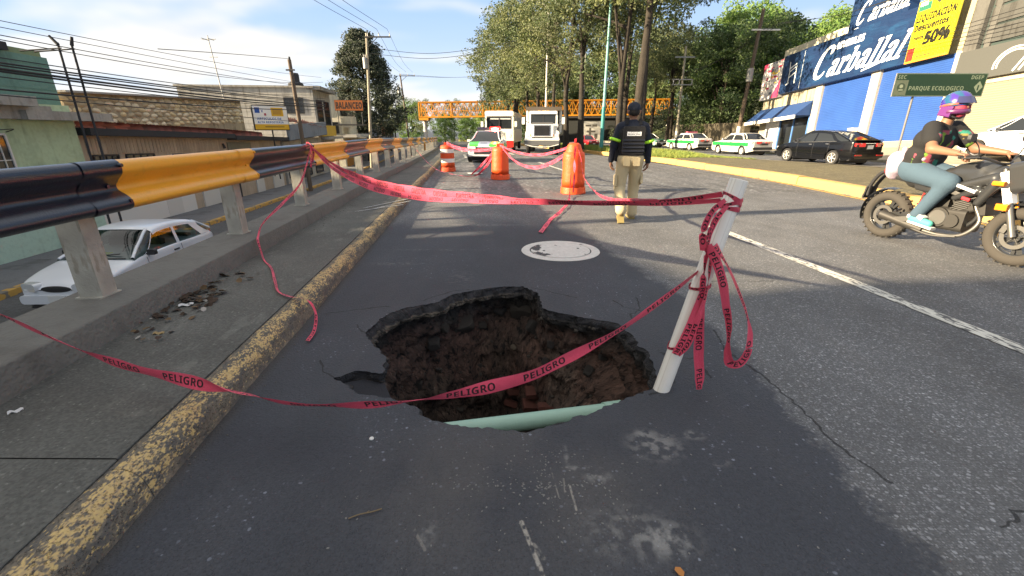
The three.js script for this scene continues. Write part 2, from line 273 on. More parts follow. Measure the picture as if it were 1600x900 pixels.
// ---------------------------------------------------------------- the sinkhole under the road
{
  const N = rim.length, ctr = [0, -2.75], rows = 84, P = [], Cc = [], U = [], ix = [];
  // profile: depth, outward offset, colour
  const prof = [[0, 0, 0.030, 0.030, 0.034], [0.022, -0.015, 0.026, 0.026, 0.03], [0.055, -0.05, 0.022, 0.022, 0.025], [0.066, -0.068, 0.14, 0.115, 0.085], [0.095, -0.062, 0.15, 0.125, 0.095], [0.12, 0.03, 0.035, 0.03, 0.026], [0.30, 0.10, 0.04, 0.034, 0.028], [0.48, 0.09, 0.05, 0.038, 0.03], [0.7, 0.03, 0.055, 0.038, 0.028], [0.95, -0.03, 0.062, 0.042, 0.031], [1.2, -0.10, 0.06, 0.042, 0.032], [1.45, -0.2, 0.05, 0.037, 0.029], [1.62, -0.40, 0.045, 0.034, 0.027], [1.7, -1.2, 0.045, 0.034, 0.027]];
  for (let j = 0; j <= rows; j++) {
    const f = Math.pow(j / rows, 1.1) * (prof.length - 1), k = Math.min(prof.length - 2, Math.floor(f)), t = f - k, pr = prof[k].map((v, i) => lerp(v, prof[k + 1][i], t));
    for (let i = 0; i <= N; i++) {
      const r = rim[i % N]; let sx = 0, sz = 0; const w = Math.round(2 + 26 * ss(0.1, 0.6, pr[0]));      // smooth the outline with depth
      for (let q = -w; q <= w; q += Math.max(1, w >> 3)) { const a = rim[mod(i + q, N)]; sx += a[0]; sz += a[1]; } const cnt = Math.floor(2 * w / Math.max(1, w >> 3)) + 1; sx /= cnt; sz /= cnt;
      const m = j === 0 ? 0 : ss(0, 0.2, pr[0]); let x = lerp(r[0], sx, m), z = lerp(r[1], sz, m), dx = x - ctr[0], dz = z - ctr[1]; const L = Math.hypot(dx, dz);
      dx /= L; dz /= L; const front = ss(-0.1, 0.6, dz), side = ss(0.2, 0.9, -dx) * (1 - front);
      let o = pr[1]; if (o < 0 && pr[0] < 0.13) o *= (1 - front) * (0.2 + 0.6 * side + 0.5 * ss(-0.3, -0.9, dz) * ss(0.25, -0.1, dx)); if (pr[0] > 0.2) o += front * 0.3 - 0.16 * ss(0.15, 0.8, dx) * ss(0.2, 0.9, pr[0]);
      const soil = ss(0.11, 0.26, pr[0]), n1 = noise3(x * 5, pr[0] * 6, z * 5) - 0.5, n2 = noise3(x * 16 + 5, pr[0] * 17, z * 16) - 0.5, n3 = noise3(x * 46, pr[0] * 45, z * 46) - 0.5;
      o += j ? soil * (n1 * 0.26 + n2 * 0.17 + n3 * 0.10) + (1 - soil) * (n1 * 0.05 + n2 * 0.09 + n3 * 0.05) * ss(0, 0.02, pr[0]) : 0; if (o < -L + 0.02) o = -L + 0.02;
      x += dx * o; z += dz * o; U.push(i * 0.024, pr[0]); P.push(x, -pr[0] + (j ? (1 - soil) * n3 * 0.012 + soil * n2 * 0.05 : 0), z);
      let c = [pr[2], pr[3], pr[4]];
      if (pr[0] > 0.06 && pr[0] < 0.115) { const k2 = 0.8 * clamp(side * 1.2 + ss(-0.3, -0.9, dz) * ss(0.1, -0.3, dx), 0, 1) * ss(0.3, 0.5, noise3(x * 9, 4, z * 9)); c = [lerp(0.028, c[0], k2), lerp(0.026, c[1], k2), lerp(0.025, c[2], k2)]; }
      const red = ss(0.45, 0.62, noise3(x * 3 + 4, pr[0] * 3, z * 3) + 0.12 * ss(0.2, 0.8, x)) * soil, gry = 0.55 * ss(0.16, 0.06, Math.abs(x - 0.42 + 0.2 * (n1 + 0.1))) * ss(0.3, 0.45, pr[0]) * ss(0.05, -0.3, dz), v = (0.62 + 0.9 * (n2 + 0.5) * (0.6 + 0.8 * (n3 + 0.5)));
      c = [lerp(c[0], 0.085, red * 0.7), lerp(c[1], 0.046, red * 0.7), lerp(c[2], 0.034, red * 0.7)]; c = [lerp(c[0], 0.105, gry * 0.7), lerp(c[1], 0.09, gry * 0.7), lerp(c[2], 0.072, gry * 0.7)];
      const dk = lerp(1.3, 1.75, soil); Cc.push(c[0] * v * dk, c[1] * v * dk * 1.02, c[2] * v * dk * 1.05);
    }
  }
  for (let j = 0; j < rows; j++) for (let i = 0; i < N; i++) { const a = j * (N + 1) + i, b = a + 1, c = a + N + 1, d = c + 1; ix.push(a, b, c, b, d, c); }
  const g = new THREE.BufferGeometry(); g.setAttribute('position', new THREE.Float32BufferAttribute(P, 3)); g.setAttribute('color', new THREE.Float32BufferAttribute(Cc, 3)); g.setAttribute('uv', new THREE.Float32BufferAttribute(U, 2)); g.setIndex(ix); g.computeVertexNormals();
  const rub = tex(512, 512, (u, v) => { const a = fbm(u * 12, v * 12, 5, 12), c = chips(u * 0.7, v * 0.7, 0.035, 0.5), c2 = chips(u * 0.7 + 2, v * 0.7, 0.014, 0.45), k = 0.24 + 0.62 * a * a * 1.6 + 0.42 * c * c + 0.3 * c2 * c2 - 0.35 * ss(0.45, 0.3, fbm(u * 30, v * 30, 3, 30)); return [k, k * 0.97, k * 0.93]; }, { rx: 1 / 0.7, ry: 1 / 0.7 }), rubB = tex(512, 512, (u, v) => 0.4 * fbm(u * 24, v * 24, 4, 24) + 0.35 * chips(u * 0.7, v * 0.7, 0.035, 0.5) + 0.25 * chips(u * 0.7 + 2, v * 0.7, 0.014, 0.45), { srgb: false, rx: 1 / 0.7, ry: 1 / 0.7 });
  const hole = new THREE.Group(); hole.name = 'sinkhole'; hole.position.set(0, 0, 0); scene.add(hole); tag(hole, null, null, null, 'structure');
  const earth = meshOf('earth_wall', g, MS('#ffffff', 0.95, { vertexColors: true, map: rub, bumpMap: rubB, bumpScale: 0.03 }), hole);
  // stones, bricks and broken asphalt in the far wall
  const stoneM = [MS(new THREE.Color(0.050, 0.042, 0.034), 0.95, { bumpMap: bumpT(0.2), bumpScale: 0.006 }), MS(new THREE.Color(0.034, 0.030, 0.027), 0.95, { bumpMap: bumpT(0.2), bumpScale: 0.006 }), MS(new THREE.Color(0.10, 0.08, 0.058), 0.95)], brickM = MS(new THREE.Color(0.10, 0.036, 0.026), 0.95, { bumpMap: bumpT(0.15), bumpScale: 0.004 });
  const pos = g.attributes.position, far = (x, y) => {   // the wall point seen behind (x, y)
    let best = null, bd = 1e9; for (let i = 0; i < pos.count; i++) { if (pos.getZ(i) > -2.8) continue; const d = Math.hypot(pos.getX(i) - x, pos.getY(i) - y); if (d < bd) { bd = d; best = [pos.getX(i), pos.getY(i), pos.getZ(i)]; } } return best;
  };
  reseed(31);
  const facet = (r, s) => { const g = rock(r, s, 1, 0.7).toNonIndexed(), p = g.attributes.position; for (let i = 0; i < p.count; i++) { const x = p.getX(i), y = p.getY(i), z = p.getZ(i), q = 1 + 0.5 * (noise3(x / r * 2.2 + s, y / r * 2.2, z / r * 2.2) - 0.5), w = 0.62 * r; p.setXYZ(i, clamp(x * q, -w * 1.25, w * 1.1), clamp(y * q, -w * 0.8, w * 0.7), clamp(z * q, -w, w)); } g.computeVertexNormals(); return g; };
  const spots = [[-0.45, -0.33, 0.14], [-0.12, -0.30, 0.11], [0.10, -0.30, 0.15], [0.20, -0.36, 0.10], [-0.3, -0.42, 0.08], [-0.7, -0.42, 0.09], [-0.62, -0.3, 0.08], [0.02, -0.56, 0.042], [-0.62, -0.85, 0.05], [-0.3, -0.75, 0.04], [0.75, -0.7, 0.08], [0.62, -0.45, 0.06], [0.8, -0.95, 0.07], [0.55, -1.0, 0.05], [-0.1, -0.9, 0.05], [0.3, -0.6, 0.05], [-0.8, -0.7, 0.07], [0.72, -0.32, 0.05], [-0.5, -1.1, 0.06], [0.1, -1.15, 0.06], [0.45, -0.75, 0.05], [0.33, -0.38, 0.05]];
  spots.forEach(([x, y, r], i) => { const p = far(x, y); if (!p) return; const m = meshOf('stone', facet(r * 0.95, i + 1), i === 7 ? stoneM[2] : stoneM[i % 2], hole); m.position.set(p[0], p[1], p[2] - r * 0.15); m.rotation.set(rr(0, 3), rr(0, 3), rr(0, 0.6)); });
  for (let i = 0; i < 11; i++) { const p = far(0.02 + (i % 5) * 0.14 + rr(-0.03, 0.03), -0.9 - Math.floor(i / 5) * 0.11 + rr(-0.03, 0.03)); if (!p) continue; const m = meshOf('brick', rboxGeo(0.13, 0.055, 0.12, 0.012), brickM, hole); metreUV(m.geometry.index ? m.geometry : m.geometry); m.position.set(p[0], p[1], p[2] + 0.03); m.rotation.set(rr(-0.3, 0.3), rr(-0.3, 0.3), rr(-0.25, 0.15)); }
  const fragM = MS(new THREE.Color(0.022, 0.023, 0.03), 0.95, { bumpMap: bumpT(0.12), bumpScale: 0.008 });
  for (const [pts, y, rx, rz] of [[[[-1.04, -2.25], [-0.90, -2.33], [-0.78, -2.31], [-0.72, -2.2], [-0.70, -2.05], [-0.85, -2.08]], -0.075, 0.05, -0.14], [[[-0.80, -2.34], [-0.70, -2.30], [-0.66, -2.12], [-0.74, -2.08]], -0.22, -0.1, -0.3]]) {
    const b = new B(); b.ext(pts.map(([x, z]) => [x + 0.85, -(z + 2.2)]), 0.07, null, [-Math.PI / 2, 0, 0], 0.008); const m = b.mesh('asphalt_fragment', fragM, hole); m.position.set(-0.85, y - 0.07, -2.2); m.rotation.set(rx, 0, rz);
  }
  // pebbles and small clods stuck in the wall
  const pb = new B(); for (let i = 0; i < 260; i++) { const k = Math.floor(rr(0.2, 0.9) * pos.count); if (pos.getZ(k) > -2.5 && rnd() < 0.6) continue; pb.add(rock(rr(0.008, 0.026), i, 0), [pos.getX(k), pos.getY(k), pos.getZ(k)], [rr(0, 6), rr(0, 6), 0]); }
  tag(pb.mesh('pebbles', stoneM[0], hole), null, null, null, 'stuff');
}
// green pipe crossing the hole, white post standing in it
{
  const p = thing('drain_pipe', 'pale green plastic pipe crossing the near edge of the sinkhole', 'pipe', [0.1, -0.37, -2.33]);
  const gm = MP(new THREE.Color(0.30, 0.47, 0.38), 0.45, { bumpMap: bumpT(0.3), bumpScale: 0.002 });
  new B().rod([-0.9, 0.025, 0.20], [0.95, -0.005, -0.21], 0.055, 0.055, 20).mesh('pipe_wall', gm, p);
  new B().rod([0.50, 0.0, -0.113], [0.62, 0.0, -0.14], 0.063, 0.063, 20).mesh('socket', gm, p);
  const a = V(0.765, -0.30, -2.12), b = V(1.105, 1.135, -2.20), q = thing('post', 'leaning white plastic post stuck upright in the right edge of the sinkhole', 'post', [a.x, a.y, a.z]);
  const pts = [], T = b.clone().sub(a), L = T.length(), g = new THREE.LatheGeometry([[0.040, 0], [0.0435, 0.001], [0.0435, L - 0.004], [0.0415, L], [0.036, L - 0.004], [0.036, L - 0.25], [0.0, L - 0.25]].map((v) => new THREE.Vector2(...v)), 28);
  const tx = tex(128, 256, (u, v) => { const n = fbm(u * 10, v * 4, 4, 4), s = ss(0.58, 0.72, fbm(u * 30 + 4, v * 6, 3)), d = ss(0.35, 0.0, v) * 0.5; const k = clamp(0.25 * n + 0.35 * s + d * n, 0, 0.8); return [lerp(0.90, 0.5, k), lerp(0.87, 0.44, k), lerp(0.80, 0.36, k)]; });
  const m = meshOf('tube', g, MP('#ffffff', 0.42, { map: tx }), q); m.quaternion.setFromUnitVectors(UP, T.normalize());
}
// ---------------------------------------------------------------- kerb, walkway, parapet
function sweep(prof, zs, { off = (z) => cx(z), hgt = (x, z) => gy(x, z), close = false, flip = false, uvk = 1 } = {}) {   // profile [[u, y], ...] swept along the road
  const nu = prof.length - 1; let L = [0]; for (let i = 1; i <= nu; i++) L.push(L[i - 1] + Math.hypot(prof[i][0] - prof[i - 1][0], prof[i][1] - prof[i - 1][1]));
  return gridGeo(nu, zs.length - 1, (u, v, i, j) => { const z = zs[j], x = prof[i][0] + off(z); return [x, prof[i][1] + hgt(x, z), z]; }, !flip, (q, u) => [-q[2] * uvk, L[Math.round(u * nu)]]);
}
const zrow = (a, b, n) => Array.from({ length: n + 1 }, (_, i) => lerp(a, b, i / n));
{
  const kt = tex(1024, 192, (u, v) => {    // worn yellow paint on old concrete; u 3 m along, v up over the kerb
    const n = fbm(u * 36, v * 6, 5), f = fbm(u * 210, v * 34, 3), m = fbm(u * 9 + 3, v * 3, 3, 3), face = ss(0.60, 0.30, v), edge = ss(0.80, 0.98, v);
    let c = [0.17, 0.145, 0.11]; const k = 0.5 + 0.8 * f + 0.4 * (n - 0.5); c = c.map((x) => x * k);
    const dk = ss(0.5, 0.66, fbm(u * 40 + 9, v * 7, 4)); c = c.map((x) => lerp(x, 0.075, dk * 0.6));
    const g2 = vn(u * 420, v * 50), y = ss(0.48, 0.60, n * 0.40 + f * 0.48 + 0.22 * (g2 - 0.5) + 0.34 * (m - 0.5) + 0.075 - 0.13 * face - 0.12 * edge) * ss(0.06, 0.18, v);
    return [lerp(c[0], 0.55 * (0.7 + 0.6 * f), y * 0.78), lerp(c[1], 0.385 * (0.7 + 0.6 * f), y * 0.78), lerp(c[2], 0.165, y * 0.78)];
  }, { rx: 1 / 3, ry: 1 / 0.27 });
  const km = MS('#ffffff', 0.9, { map: kt, bumpMap: rep(pitted, 1 / 0.35), bumpScale: 0.014 });
  const kerb = new THREE.Group(); kerb.name = 'kerb'; scene.add(kerb); tag(kerb, null, null, null, 'structure');
  const base = [[-1.372, -0.02], [-1.378, 0.02], [-1.384, 0.06], [-1.395, 0.095], [-1.415, 0.12], [-1.44, 0.136], [-1.47, 0.142], [-1.50, 0.141], [-1.518, 0.136], [-1.522, 0.10], [-1.522, 0.0]];
  let z = 1.8, i = 0; const cuts = [1.8, -1.36, -4.1, -6.9, -10, -13]; for (let k = 0; k < 26; k++) cuts.push(-16 - k * 4);
  for (; i + 1 < cuts.length; i++) {
    const z0 = cuts[i] - 0.001, z1 = cuts[i + 1] + 0.001, near = z1 > -11, n = near ? Math.round((z0 - z1) / 0.05) : 4, g = sweep(base, zrow(z0, z1, n)), p = g.attributes.position;
    for (let k = 0; k < p.count; k++) { const x = p.getX(k), y = p.getY(k), zz = p.getZ(k); if (y < 0.0 || !near) continue; const d = (noise3(zz * 5, y * 14, 2) - 0.5) * 0.035 + (noise3(zz * 17, y * 30, 3) - 0.5) * 0.02 + (fbm(zz * 1.7, y * 3 + 5, 2) - 0.5) * 0.02; const fx = ss(-1.50, -1.38, x - cx(zz)); p.setXYZ(k, x + d * fx * 1.1, y + d * 0.45 * ss(0.02, 0.1, y), zz); }
    g.computeVertexNormals(); meshOf('kerb_block', g, km, kerb);
  }
  const st = tex(1024, 1024, (u, v) => {
    const a = fbm(u * 9, v * 9, 5, 9), b = fbm(u * 3 + 7, v * 3, 3, 3), f = vn(u * 330, v * 330, 200), s = ss(0.62, 0.8, fbm(u * 14, v * 40, 4, 14)); const x = u * 3, z = v * 3, ch = chips(x, z, 0.016, 0.14);
    let k = 0.098 * (0.72 + 0.5 * a) * (0.75 + 0.5 * f) * (0.85 + 0.3 * b) + ch * ch * 0.09 + s * 0.035; return [k * 1.0, k * 0.985, k * 0.87];
  }, { rx: 1 / 3, ry: 1 / 3 });
  const sm = MS('#ffffff', 0.9, { map: st, bumpMap: rep(aggBump, 1 / 1.4), bumpScale: 0.005 });
  const walk = new THREE.Group(); walk.name = 'sidewalk'; scene.add(walk); tag(walk, null, null, null, 'structure');
  const sc = [1.8, -1.42, -5.6, -9.5, -13.5, -20, -30, -45, -70, -100];
  for (let k = 0; k + 1 < sc.length; k++) meshOf('slab', sweep([[-1.527, 0.06], [-1.527, 0.13], [-1.532, 0.134], [-1.9, 0.136], [-2.36, 0.140]], [sc[k] - 0.001, ...zrow(sc[k] - 0.006, sc[k + 1] + 0.006, 10), sc[k + 1] + 0.001], { hgt: (x, zz) => gy(x, zz) + (k % 2 ? 0.004 : 0) }), sm, walk);
  struct('walkway_base', sweep([[-1.50, 0.126], [-2.4, 0.126]], zrow(2, -100, 40)), MS(new THREE.Color(0.035, 0.033, 0.03), 1));
  // low concrete parapet that carries the rail
  const pw = thing('parapet_wall', 'low grey concrete wall under the yellow and black guardrail', 'wall');
  const pm = plaster('#67655f', { dirt: 0.5, streak: 0.35, blotch: 0.5 });
  meshOf('wall_body', sweep([[-2.335, 0.10], [-2.345, 0.20], [-2.36, 0.292], [-2.372, 0.302], [-2.60, 0.306], [-2.86, 0.302], [-2.872, 0.292], [-2.88, -2.6]], zrow(2.5, -100, 90)), pm, pw);
  struct('retaining_ground', sweep([[-2.87, -0.3], [-2.9, -2.6]], zrow(2.5, -100, 20)), pm);
}
// ---------------------------------------------------------------- guardrail
{
  const gr = thing('guardrail', 'steel guardrail painted in alternating yellow and black lengths along the walkway', 'guardrail');
  const ctl = [[0.012, 0.325], [0.035, 0.33], [0.066, 0.318], [0.080, 0.285], [0.076, 0.245], [0.035, 0.20], [0.008, 0.165], [0.012, 0.135], [0.06, 0.10], [0.092, 0.065], [0.096, 0.035], [0.070, 0.008], [0.03, 0.0]];
  const cv = new THREE.CatmullRomCurve3(ctl.map(([a, b]) => V(a, b, 0))).getPoints(34).map((p) => [p.x, p.y]), prof = [...cv, ...cv.slice().reverse().map(([a, b]) => [a - 0.006, b])]; prof.push(prof[0]);
  const dull = (c, r) => MP(c, r, { clearcoat: 0.35, clearcoatRoughness: 0.25, bumpMap: bumpT(0.5), bumpScale: 0.002 });
  const wear = (c, d) => tex(256, 256, (u, v) => { const a = ss(0.55, 0.75, fbm(u * 5, v * 14, 5, 5)), f = ss(0.68, 0.8, fbm(u * 30, v * 30, 3, 30)); const k = clamp(a * 0.4 + f * 0.5, 0, 1) * d; return [lerp(c[0], 0.06, k), lerp(c[1], 0.05, k), lerp(c[2], 0.04, k)]; }, { rx: 1 / 1.7, ry: 1 / 1.7 });
  const ym = dull('#ffffff', 0.42); ym.map = wear([0.80, 0.36, 0.012], 0.2); const bm = dull('#ffffff', 0.28); bm.map = wear([0.006, 0.009, 0.019], 0.10);
  const galv = MS('#ffffff', 0.6, { metalness: 0.25, map: tex(256, 256, (u, v) => { const a = fbm(u * 5, v * 5, 4, 5), b = ss(0.58, 0.75, fbm(u * 20, v * 5, 3, 5)); return [0.40 * (0.7 + 0.6 * a) - b * 0.1, 0.385 * (0.7 + 0.6 * a) - b * 0.11, 0.33 * (0.7 + 0.6 * a) - b * 0.11]; }, { rx: 1.5, ry: 1.5 }), bumpMap: bumpT(0.6), bumpScale: 0.004 });
  const RY = (x, z) => gy(x, z) + 0.845;
  for (let k = -2; k < 46; k++) {
    const zp = -2.82 - 1.93 * k, z0 = k === -2 ? 2.4 : zp - 0.25, z1 = zp - 1.93 - 0.25 - 0.012, x = -2.655 + cx(zp), far = k > 22;
    const m = meshOf('beam_panel', sweep(prof.map(([a, b]) => [a - 2.535, b]), zrow(z0, z1, 5), { hgt: RY }), k === -2 || k % 2 === -1 || k % 2 === 1 ? bm : ym, gr);
    if (k > -2 && k < 12) { const near = k % 2 === 0 ? bm : ym; meshOf('splice', sweep(prof.map(([a, b]) => [a - 2.535 + (a > 0.02 ? 0.0055 : 0.004), b + (b > 0.2 ? 0.003 : -0.003)]), zrow(zp + 0.06, zp - 0.255, 3), { hgt: RY }), near, gr); }
    if (k === -2) continue; if (k === 14) continue;
    const pb = new B(), h = 0.80, w = 0.13, d = 0.145, yb = gy(x, zp) + 0.30;     // channel post with its flanges to the road
    pb.ext([[-w / 2, -d / 2], [-w / 2, d / 2], [-w / 2 + 0.01, d / 2], [w / 2 - 0.01, d / 2], [w / 2, d / 2], [w / 2, -d / 2], [w / 2 - 0.012, -d / 2], [w / 2 - 0.012, d / 2 - 0.012], [-w / 2 + 0.012, d / 2 - 0.012], [-w / 2 + 0.012, -d / 2]], h, null, [-Math.PI / 2, 0, 0]);
    const p = pb.mesh('post', galv, gr); p.position.set(x, yb, zp); p.rotation.y = -Math.PI / 2 + 0.09;
    if (!far) {
      new B().box(0.17, 0.012, 0.17, 0, 0, 0).mesh('base_plate', galv, gr).position.set(x, yb + 0.008, zp);
      if (k < 10) for (const [dy, dz] of [[0.297, 0.05], [0.297, 0.2], [0.06, 0.05], [0.06, 0.2], [0.165, 0.12]]) { const b = new B().rod([0, 0, 0], [0.014, 0, 0], 0.015, 0.012, 8).mesh('bolt', k % 2 ? ym : bm, gr); b.position.set(-2.535 + cx(zp - dz) + (dy === 0.165 ? 0.008 : 0.077), RY(0, zp) + dy, zp - 0.28 + dz * 0.9); }
    }
  }
}
// ---------------------------------------------------------------- side street below on the left, base ground
{
  const zs = zrow(14, -150, 60), lowm = MS('#ffffff', 0.85, { map: tex(512, 512, (u, v) => { const k = 0.075 * (0.75 + 0.5 * fbm(u * 8, v * 8, 5, 8)) * (0.7 + 0.6 * vn(u * 150, v * 150, 150)); return [k, k, k * 1.02]; }, { rx: 0.25, ry: 0.25 }), bumpMap: rep(aggBump, 0.8), bumpScale: 0.005 });
  struct('side_street', sweep([[-2.85, 0], [-10.2, 0]], zs, { hgt: (x, z) => LOW(z) }), lowm);
  const ky = MS('#ffffff', 0.9, { map: tex(512, 64, (u, v) => { const n = fbm(u * 30, v * 5, 4), y = ss(0.34, 0.5, n); return [lerp(0.16, 0.46, y), lerp(0.14, 0.27, y), lerp(0.11, 0.06, y)]; }, { rx: 0.25, ry: 2 }) });
  struct('side_kerb', sweep([[-10.18, -0.02], [-10.19, 0.125], [-10.21, 0.14], [-10.36, 0.14]], zs, { hgt: (x, z) => LOW(z) }), ky);
  struct('side_pavement', sweep([[-10.36, 0.136], [-13.2, 0.15]], zs, { hgt: (x, z) => LOW(z) }), plaster('#6f6f70', { dirt: 0.4, blotch: 0.7 }));
  struct('ground', gridGeo(30, 30, (u, v) => { const x = (u - 0.5) * 2 * 900 * Math.abs(u - 0.5) * 2, z = lerp(60, -1400, v * v); return [x, -3.6 - 0.013 * Math.max(0, -z - 12) - (x < -12 ? 0 : 0), z]; }, true), MS(new THREE.Color(0.09, 0.085, 0.06), 1, { map: wallTex('#9c9a70', {}), bumpMap: bumpT(2), bumpScale: 0.05 }));
}
// ---------------------------------------------------------------- median and the far carriageway's edges
{
  const zs = [...zrow(12, -30, 60), ...zrow(-31, -170, 60)], ymap = tex(512, 96, (u, v) => { const n = fbm(u * 18, v * 4, 5, 18), f = fbm(u * 90, v * 12, 3), y = ss(0.26, 0.40, n * 0.7 + f * 0.35 - 0.12 * ss(0.25, 0.0, v)); return [lerp(0.17, 0.54, y) * (0.8 + 0.4 * f), lerp(0.14, 0.335, y) * (0.8 + 0.4 * f), lerp(0.10, 0.105, y)]; }, { rx: 0.25, ry: 1 / 0.5 });
  const ym = MS('#ffffff', 0.85, { map: ymap, bumpMap: bumpT(0.6), bumpScale: 0.015 });
  const kerb = new THREE.Group(); kerb.name = 'kerb_001'; scene.add(kerb); tag(kerb, null, null, null, 'structure');
  for (let i = 0; i < 54; i++) { const a = 12 - i * 3, b = a - 3; meshOf('kerb_block', sweep([[0, -0.02], [0.01, 0.16], [0.03, 0.20], [0.06, 0.215], [0.26, 0.215], [0.275, 0.20], [0.28, 0.05]].map(([u, y]) => [u, y]), zrow(a - 0.01, b + 0.01, 6), { off: MLf, flip: true, hgt: (x, z) => gy(x, z) + 0.01 * ((i * 7) % 3 - 1) }), ym, kerb); }
  struct('edge_line', sweep([[-0.22, 0.006], [-0.12, 0.006]], zs, { off: MLf, flip: true }), MS(new THREE.Color(0.55, 0.34, 0.07), 0.85, { map: tex(256, 32, (u, v) => { const y = ss(0.3, 0.45, fbm(u * 60, v * 6, 4)); return [lerp(0.2, 1, y), lerp(0.3, 1, y), lerp(0.8, 1, y)]; }, { rx: 0.3, ry: 10 }) }));
  const soil = MS('#ffffff', 0.95, { map: tex(512, 512, (u, v) => { const a = fbm(u * 7, v * 7, 5, 7), f = vn(u * 120, v * 120, 120), s = ss(0.82, 0.9, vn(u * 47, v * 47, 47)); const k = (0.72 + 0.6 * a) * (0.7 + 0.6 * f); return [0.125 * k + s * 0.12, 0.105 * k + s * 0.10, 0.055 * k + s * 0.05]; }, { rx: 1 / 3, ry: 1 / 3 }), bumpMap: pitT(0.9), bumpScale: 0.05 });
  struct('median', gridGeo(14, 110, (u, v, i, j) => { const z = v < 0.6 ? lerp(12, -40, v / 0.6) : lerp(-40, -170, (v - 0.6) / 0.4), a = MLf(z) + 0.27, b = MBf(z) - 0.1, x = lerp(a, b, u), hump = 0.10 * Math.sin(Math.PI * u) * ss(-10, -26, z); return [x, gy(x, z) + lerp(0.205, 0.10, u) + hump + 0.05 * (fbm(x * 1.3, z * 1.3, 3) - 0.5) * (u > 0.01 && u < 0.99 ? 1 : 0), z]; }, true), soil);
  struct('kerb_edge', sweep([[0.06, -0.02], [0.05, 0.10], [0.0, 0.12], [-0.12, 0.12]], zs, { off: MBf }), plaster('#b3a98f', { dirt: 0.4 }));
  struct('edge_line_001', sweep([[0.25, 0.006], [0.36, 0.006]], zs, { off: MBf, flip: true }), MS(new THREE.Color(0.62, 0.58, 0.48), 0.85));
  // far pavement, rising to the shops' thresholds
  const paveM = plaster('#a39a86', { dirt: 0.35, blotch: 0.6 });
  const shopY = (z) => clamp(-0.07 + (z + 38) * 0.055, -0.5, 1.6);
  struct('pavement', gridGeo(8, 70, (u, v) => { const z = lerp(12, -44, v), a = PRf(z), x = lerp(a, 21.4, u); return [x, lerp(gy(a, z) + 0.13, shopY(z) - 0.02, Math.max(0, (u - 0.08) / 0.92)), z]; }, true), paveM);
  struct('pavement_001', gridGeo(4, 40, (u, v) => { const z = lerp(-44, -170, v), a = PRf(z), x = lerp(a, a + 4.5, u); return [x, gy(a, z) + 0.13, z]; }, true), paveM);
  struct('kerb_002', sweep([[0.02, -0.05], [-0.04, 0.12], [0.0, 0.135], [0.1, 0.134]], zs, { off: PRf, flip: true }), plaster('#b0a68e', {}));
  // white lane line: worn thick paint
  const lt = tex(1024, 64, (u, v) => { const n = fbm(u * 130, v * 9, 4), k = ss(0.34, 0.50, n) * (0.75 + 0.25 * ss(0.3, 0.6, fbm(u * 20, v * 2, 3))); return [lerp(0.10, 0.62, k), lerp(0.10, 0.60, k), lerp(0.10, 0.53, k)]; }, { rx: 1 / 7, ry: 1 / 0.14 });
  const lm = MS('#ffffff', 0.8, { map: lt, bumpMap: rep(aggBump, 0.9), bumpScale: 0.006 });
  for (const [u, a, b] of [[3.43, 2, -6.6], [3.43, -17, -23], [3.43, -33, -39], [-0.15, -28, -33], [-0.15, -40, -46], [-0.15, -52, -58]]) struct('lane_line', sweep([[u, 0.005], [u + 0.14, 0.005]], zrow(a, b, 20), { flip: true }), lm);
}
// ---------------------------------------------------------------- small helpers for buildings
function quad(a, b, c, d) {     // bottom left, bottom right, top right, top left, as read from the front
  const g = new THREE.BufferGeometry(); g.setAttribute('position', new THREE.Float32BufferAttribute([...a, ...b, ...c, ...a, ...c, ...d], 3));
  g.setAttribute('uv', new THREE.Float32BufferAttribute([0, 0, 1, 0, 1, 1, 0, 0, 1, 1, 0, 1], 2)); g.computeVertexNormals(); return g;
}
const glassDark = MP(new THREE.Color(0.018, 0.021, 0.024), 0.06, { specularIntensity: 1 });
const ironM = MS(new THREE.Color(0.02, 0.02, 0.022), 0.6), whiteM = MS(new THREE.Color(0.62, 0.60, 0.55), 0.7), concM = plaster('#8b8982', { dirt: 0.45, streak: 0.5, blotch: 0.4 }), darkM = MS(new THREE.Color(0.028, 0.028, 0.03), 0.85);
const concLight = plaster('#b9b3a4', { dirt: 0.3, streak: 0.45 }), cementM = plaster('#a09c93', { dirt: 0.35, streak: 0.5, blotch: 0.5 });
const tileM = [MS(new THREE.Color(0.34, 0.125, 0.095), 0.9), MS(new THREE.Color(0.26, 0.10, 0.075), 0.95), MS(new THREE.Color(0.18, 0.085, 0.065), 0.95)];
const TH = (z) => Math.atan(0.085 + 0.0012 * Math.max(0, -z - 1));
const FX = (z, u = -12.4) => u + cx(z);
// a house on the left: local x = 0 is the street face (inside is negative), local -z runs along the street away from the camera
function house(name, label, cat, z0, u = -12.4, group) { return thing(name, label, cat, [FX(z0, u), LOW(z0) + 0.12, z0], TH(z0), group); }
function windowX(parent, x, y, z, w, h, { frame = ironM, bars = 0, name = 'window', pane = glassDark } = {}) {   // set on a wall facing +x; z = centre
  const b = new B(), t = 0.05; b.box(0.06, t, w, x + 0.01, y + h / 2, z).box(0.06, t, w, x + 0.01, y - h / 2, z).box(0.06, h, t, x + 0.01, y, z - w / 2).box(0.06, h, t, x + 0.01, y, z + w / 2);
  for (let i = 1; i <= bars; i++) b.box(0.03, h, 0.02, x + 0.02, y, z - w / 2 + i * w / (bars + 1)); if (bars > 2) b.box(0.03, 0.02, w, x + 0.022, y, z);
  const f = b.mesh(name, frame, parent); new B().box(0.02, h - 0.02, w - 0.02, x, y, z).mesh('pane', pane, f); return f;
}
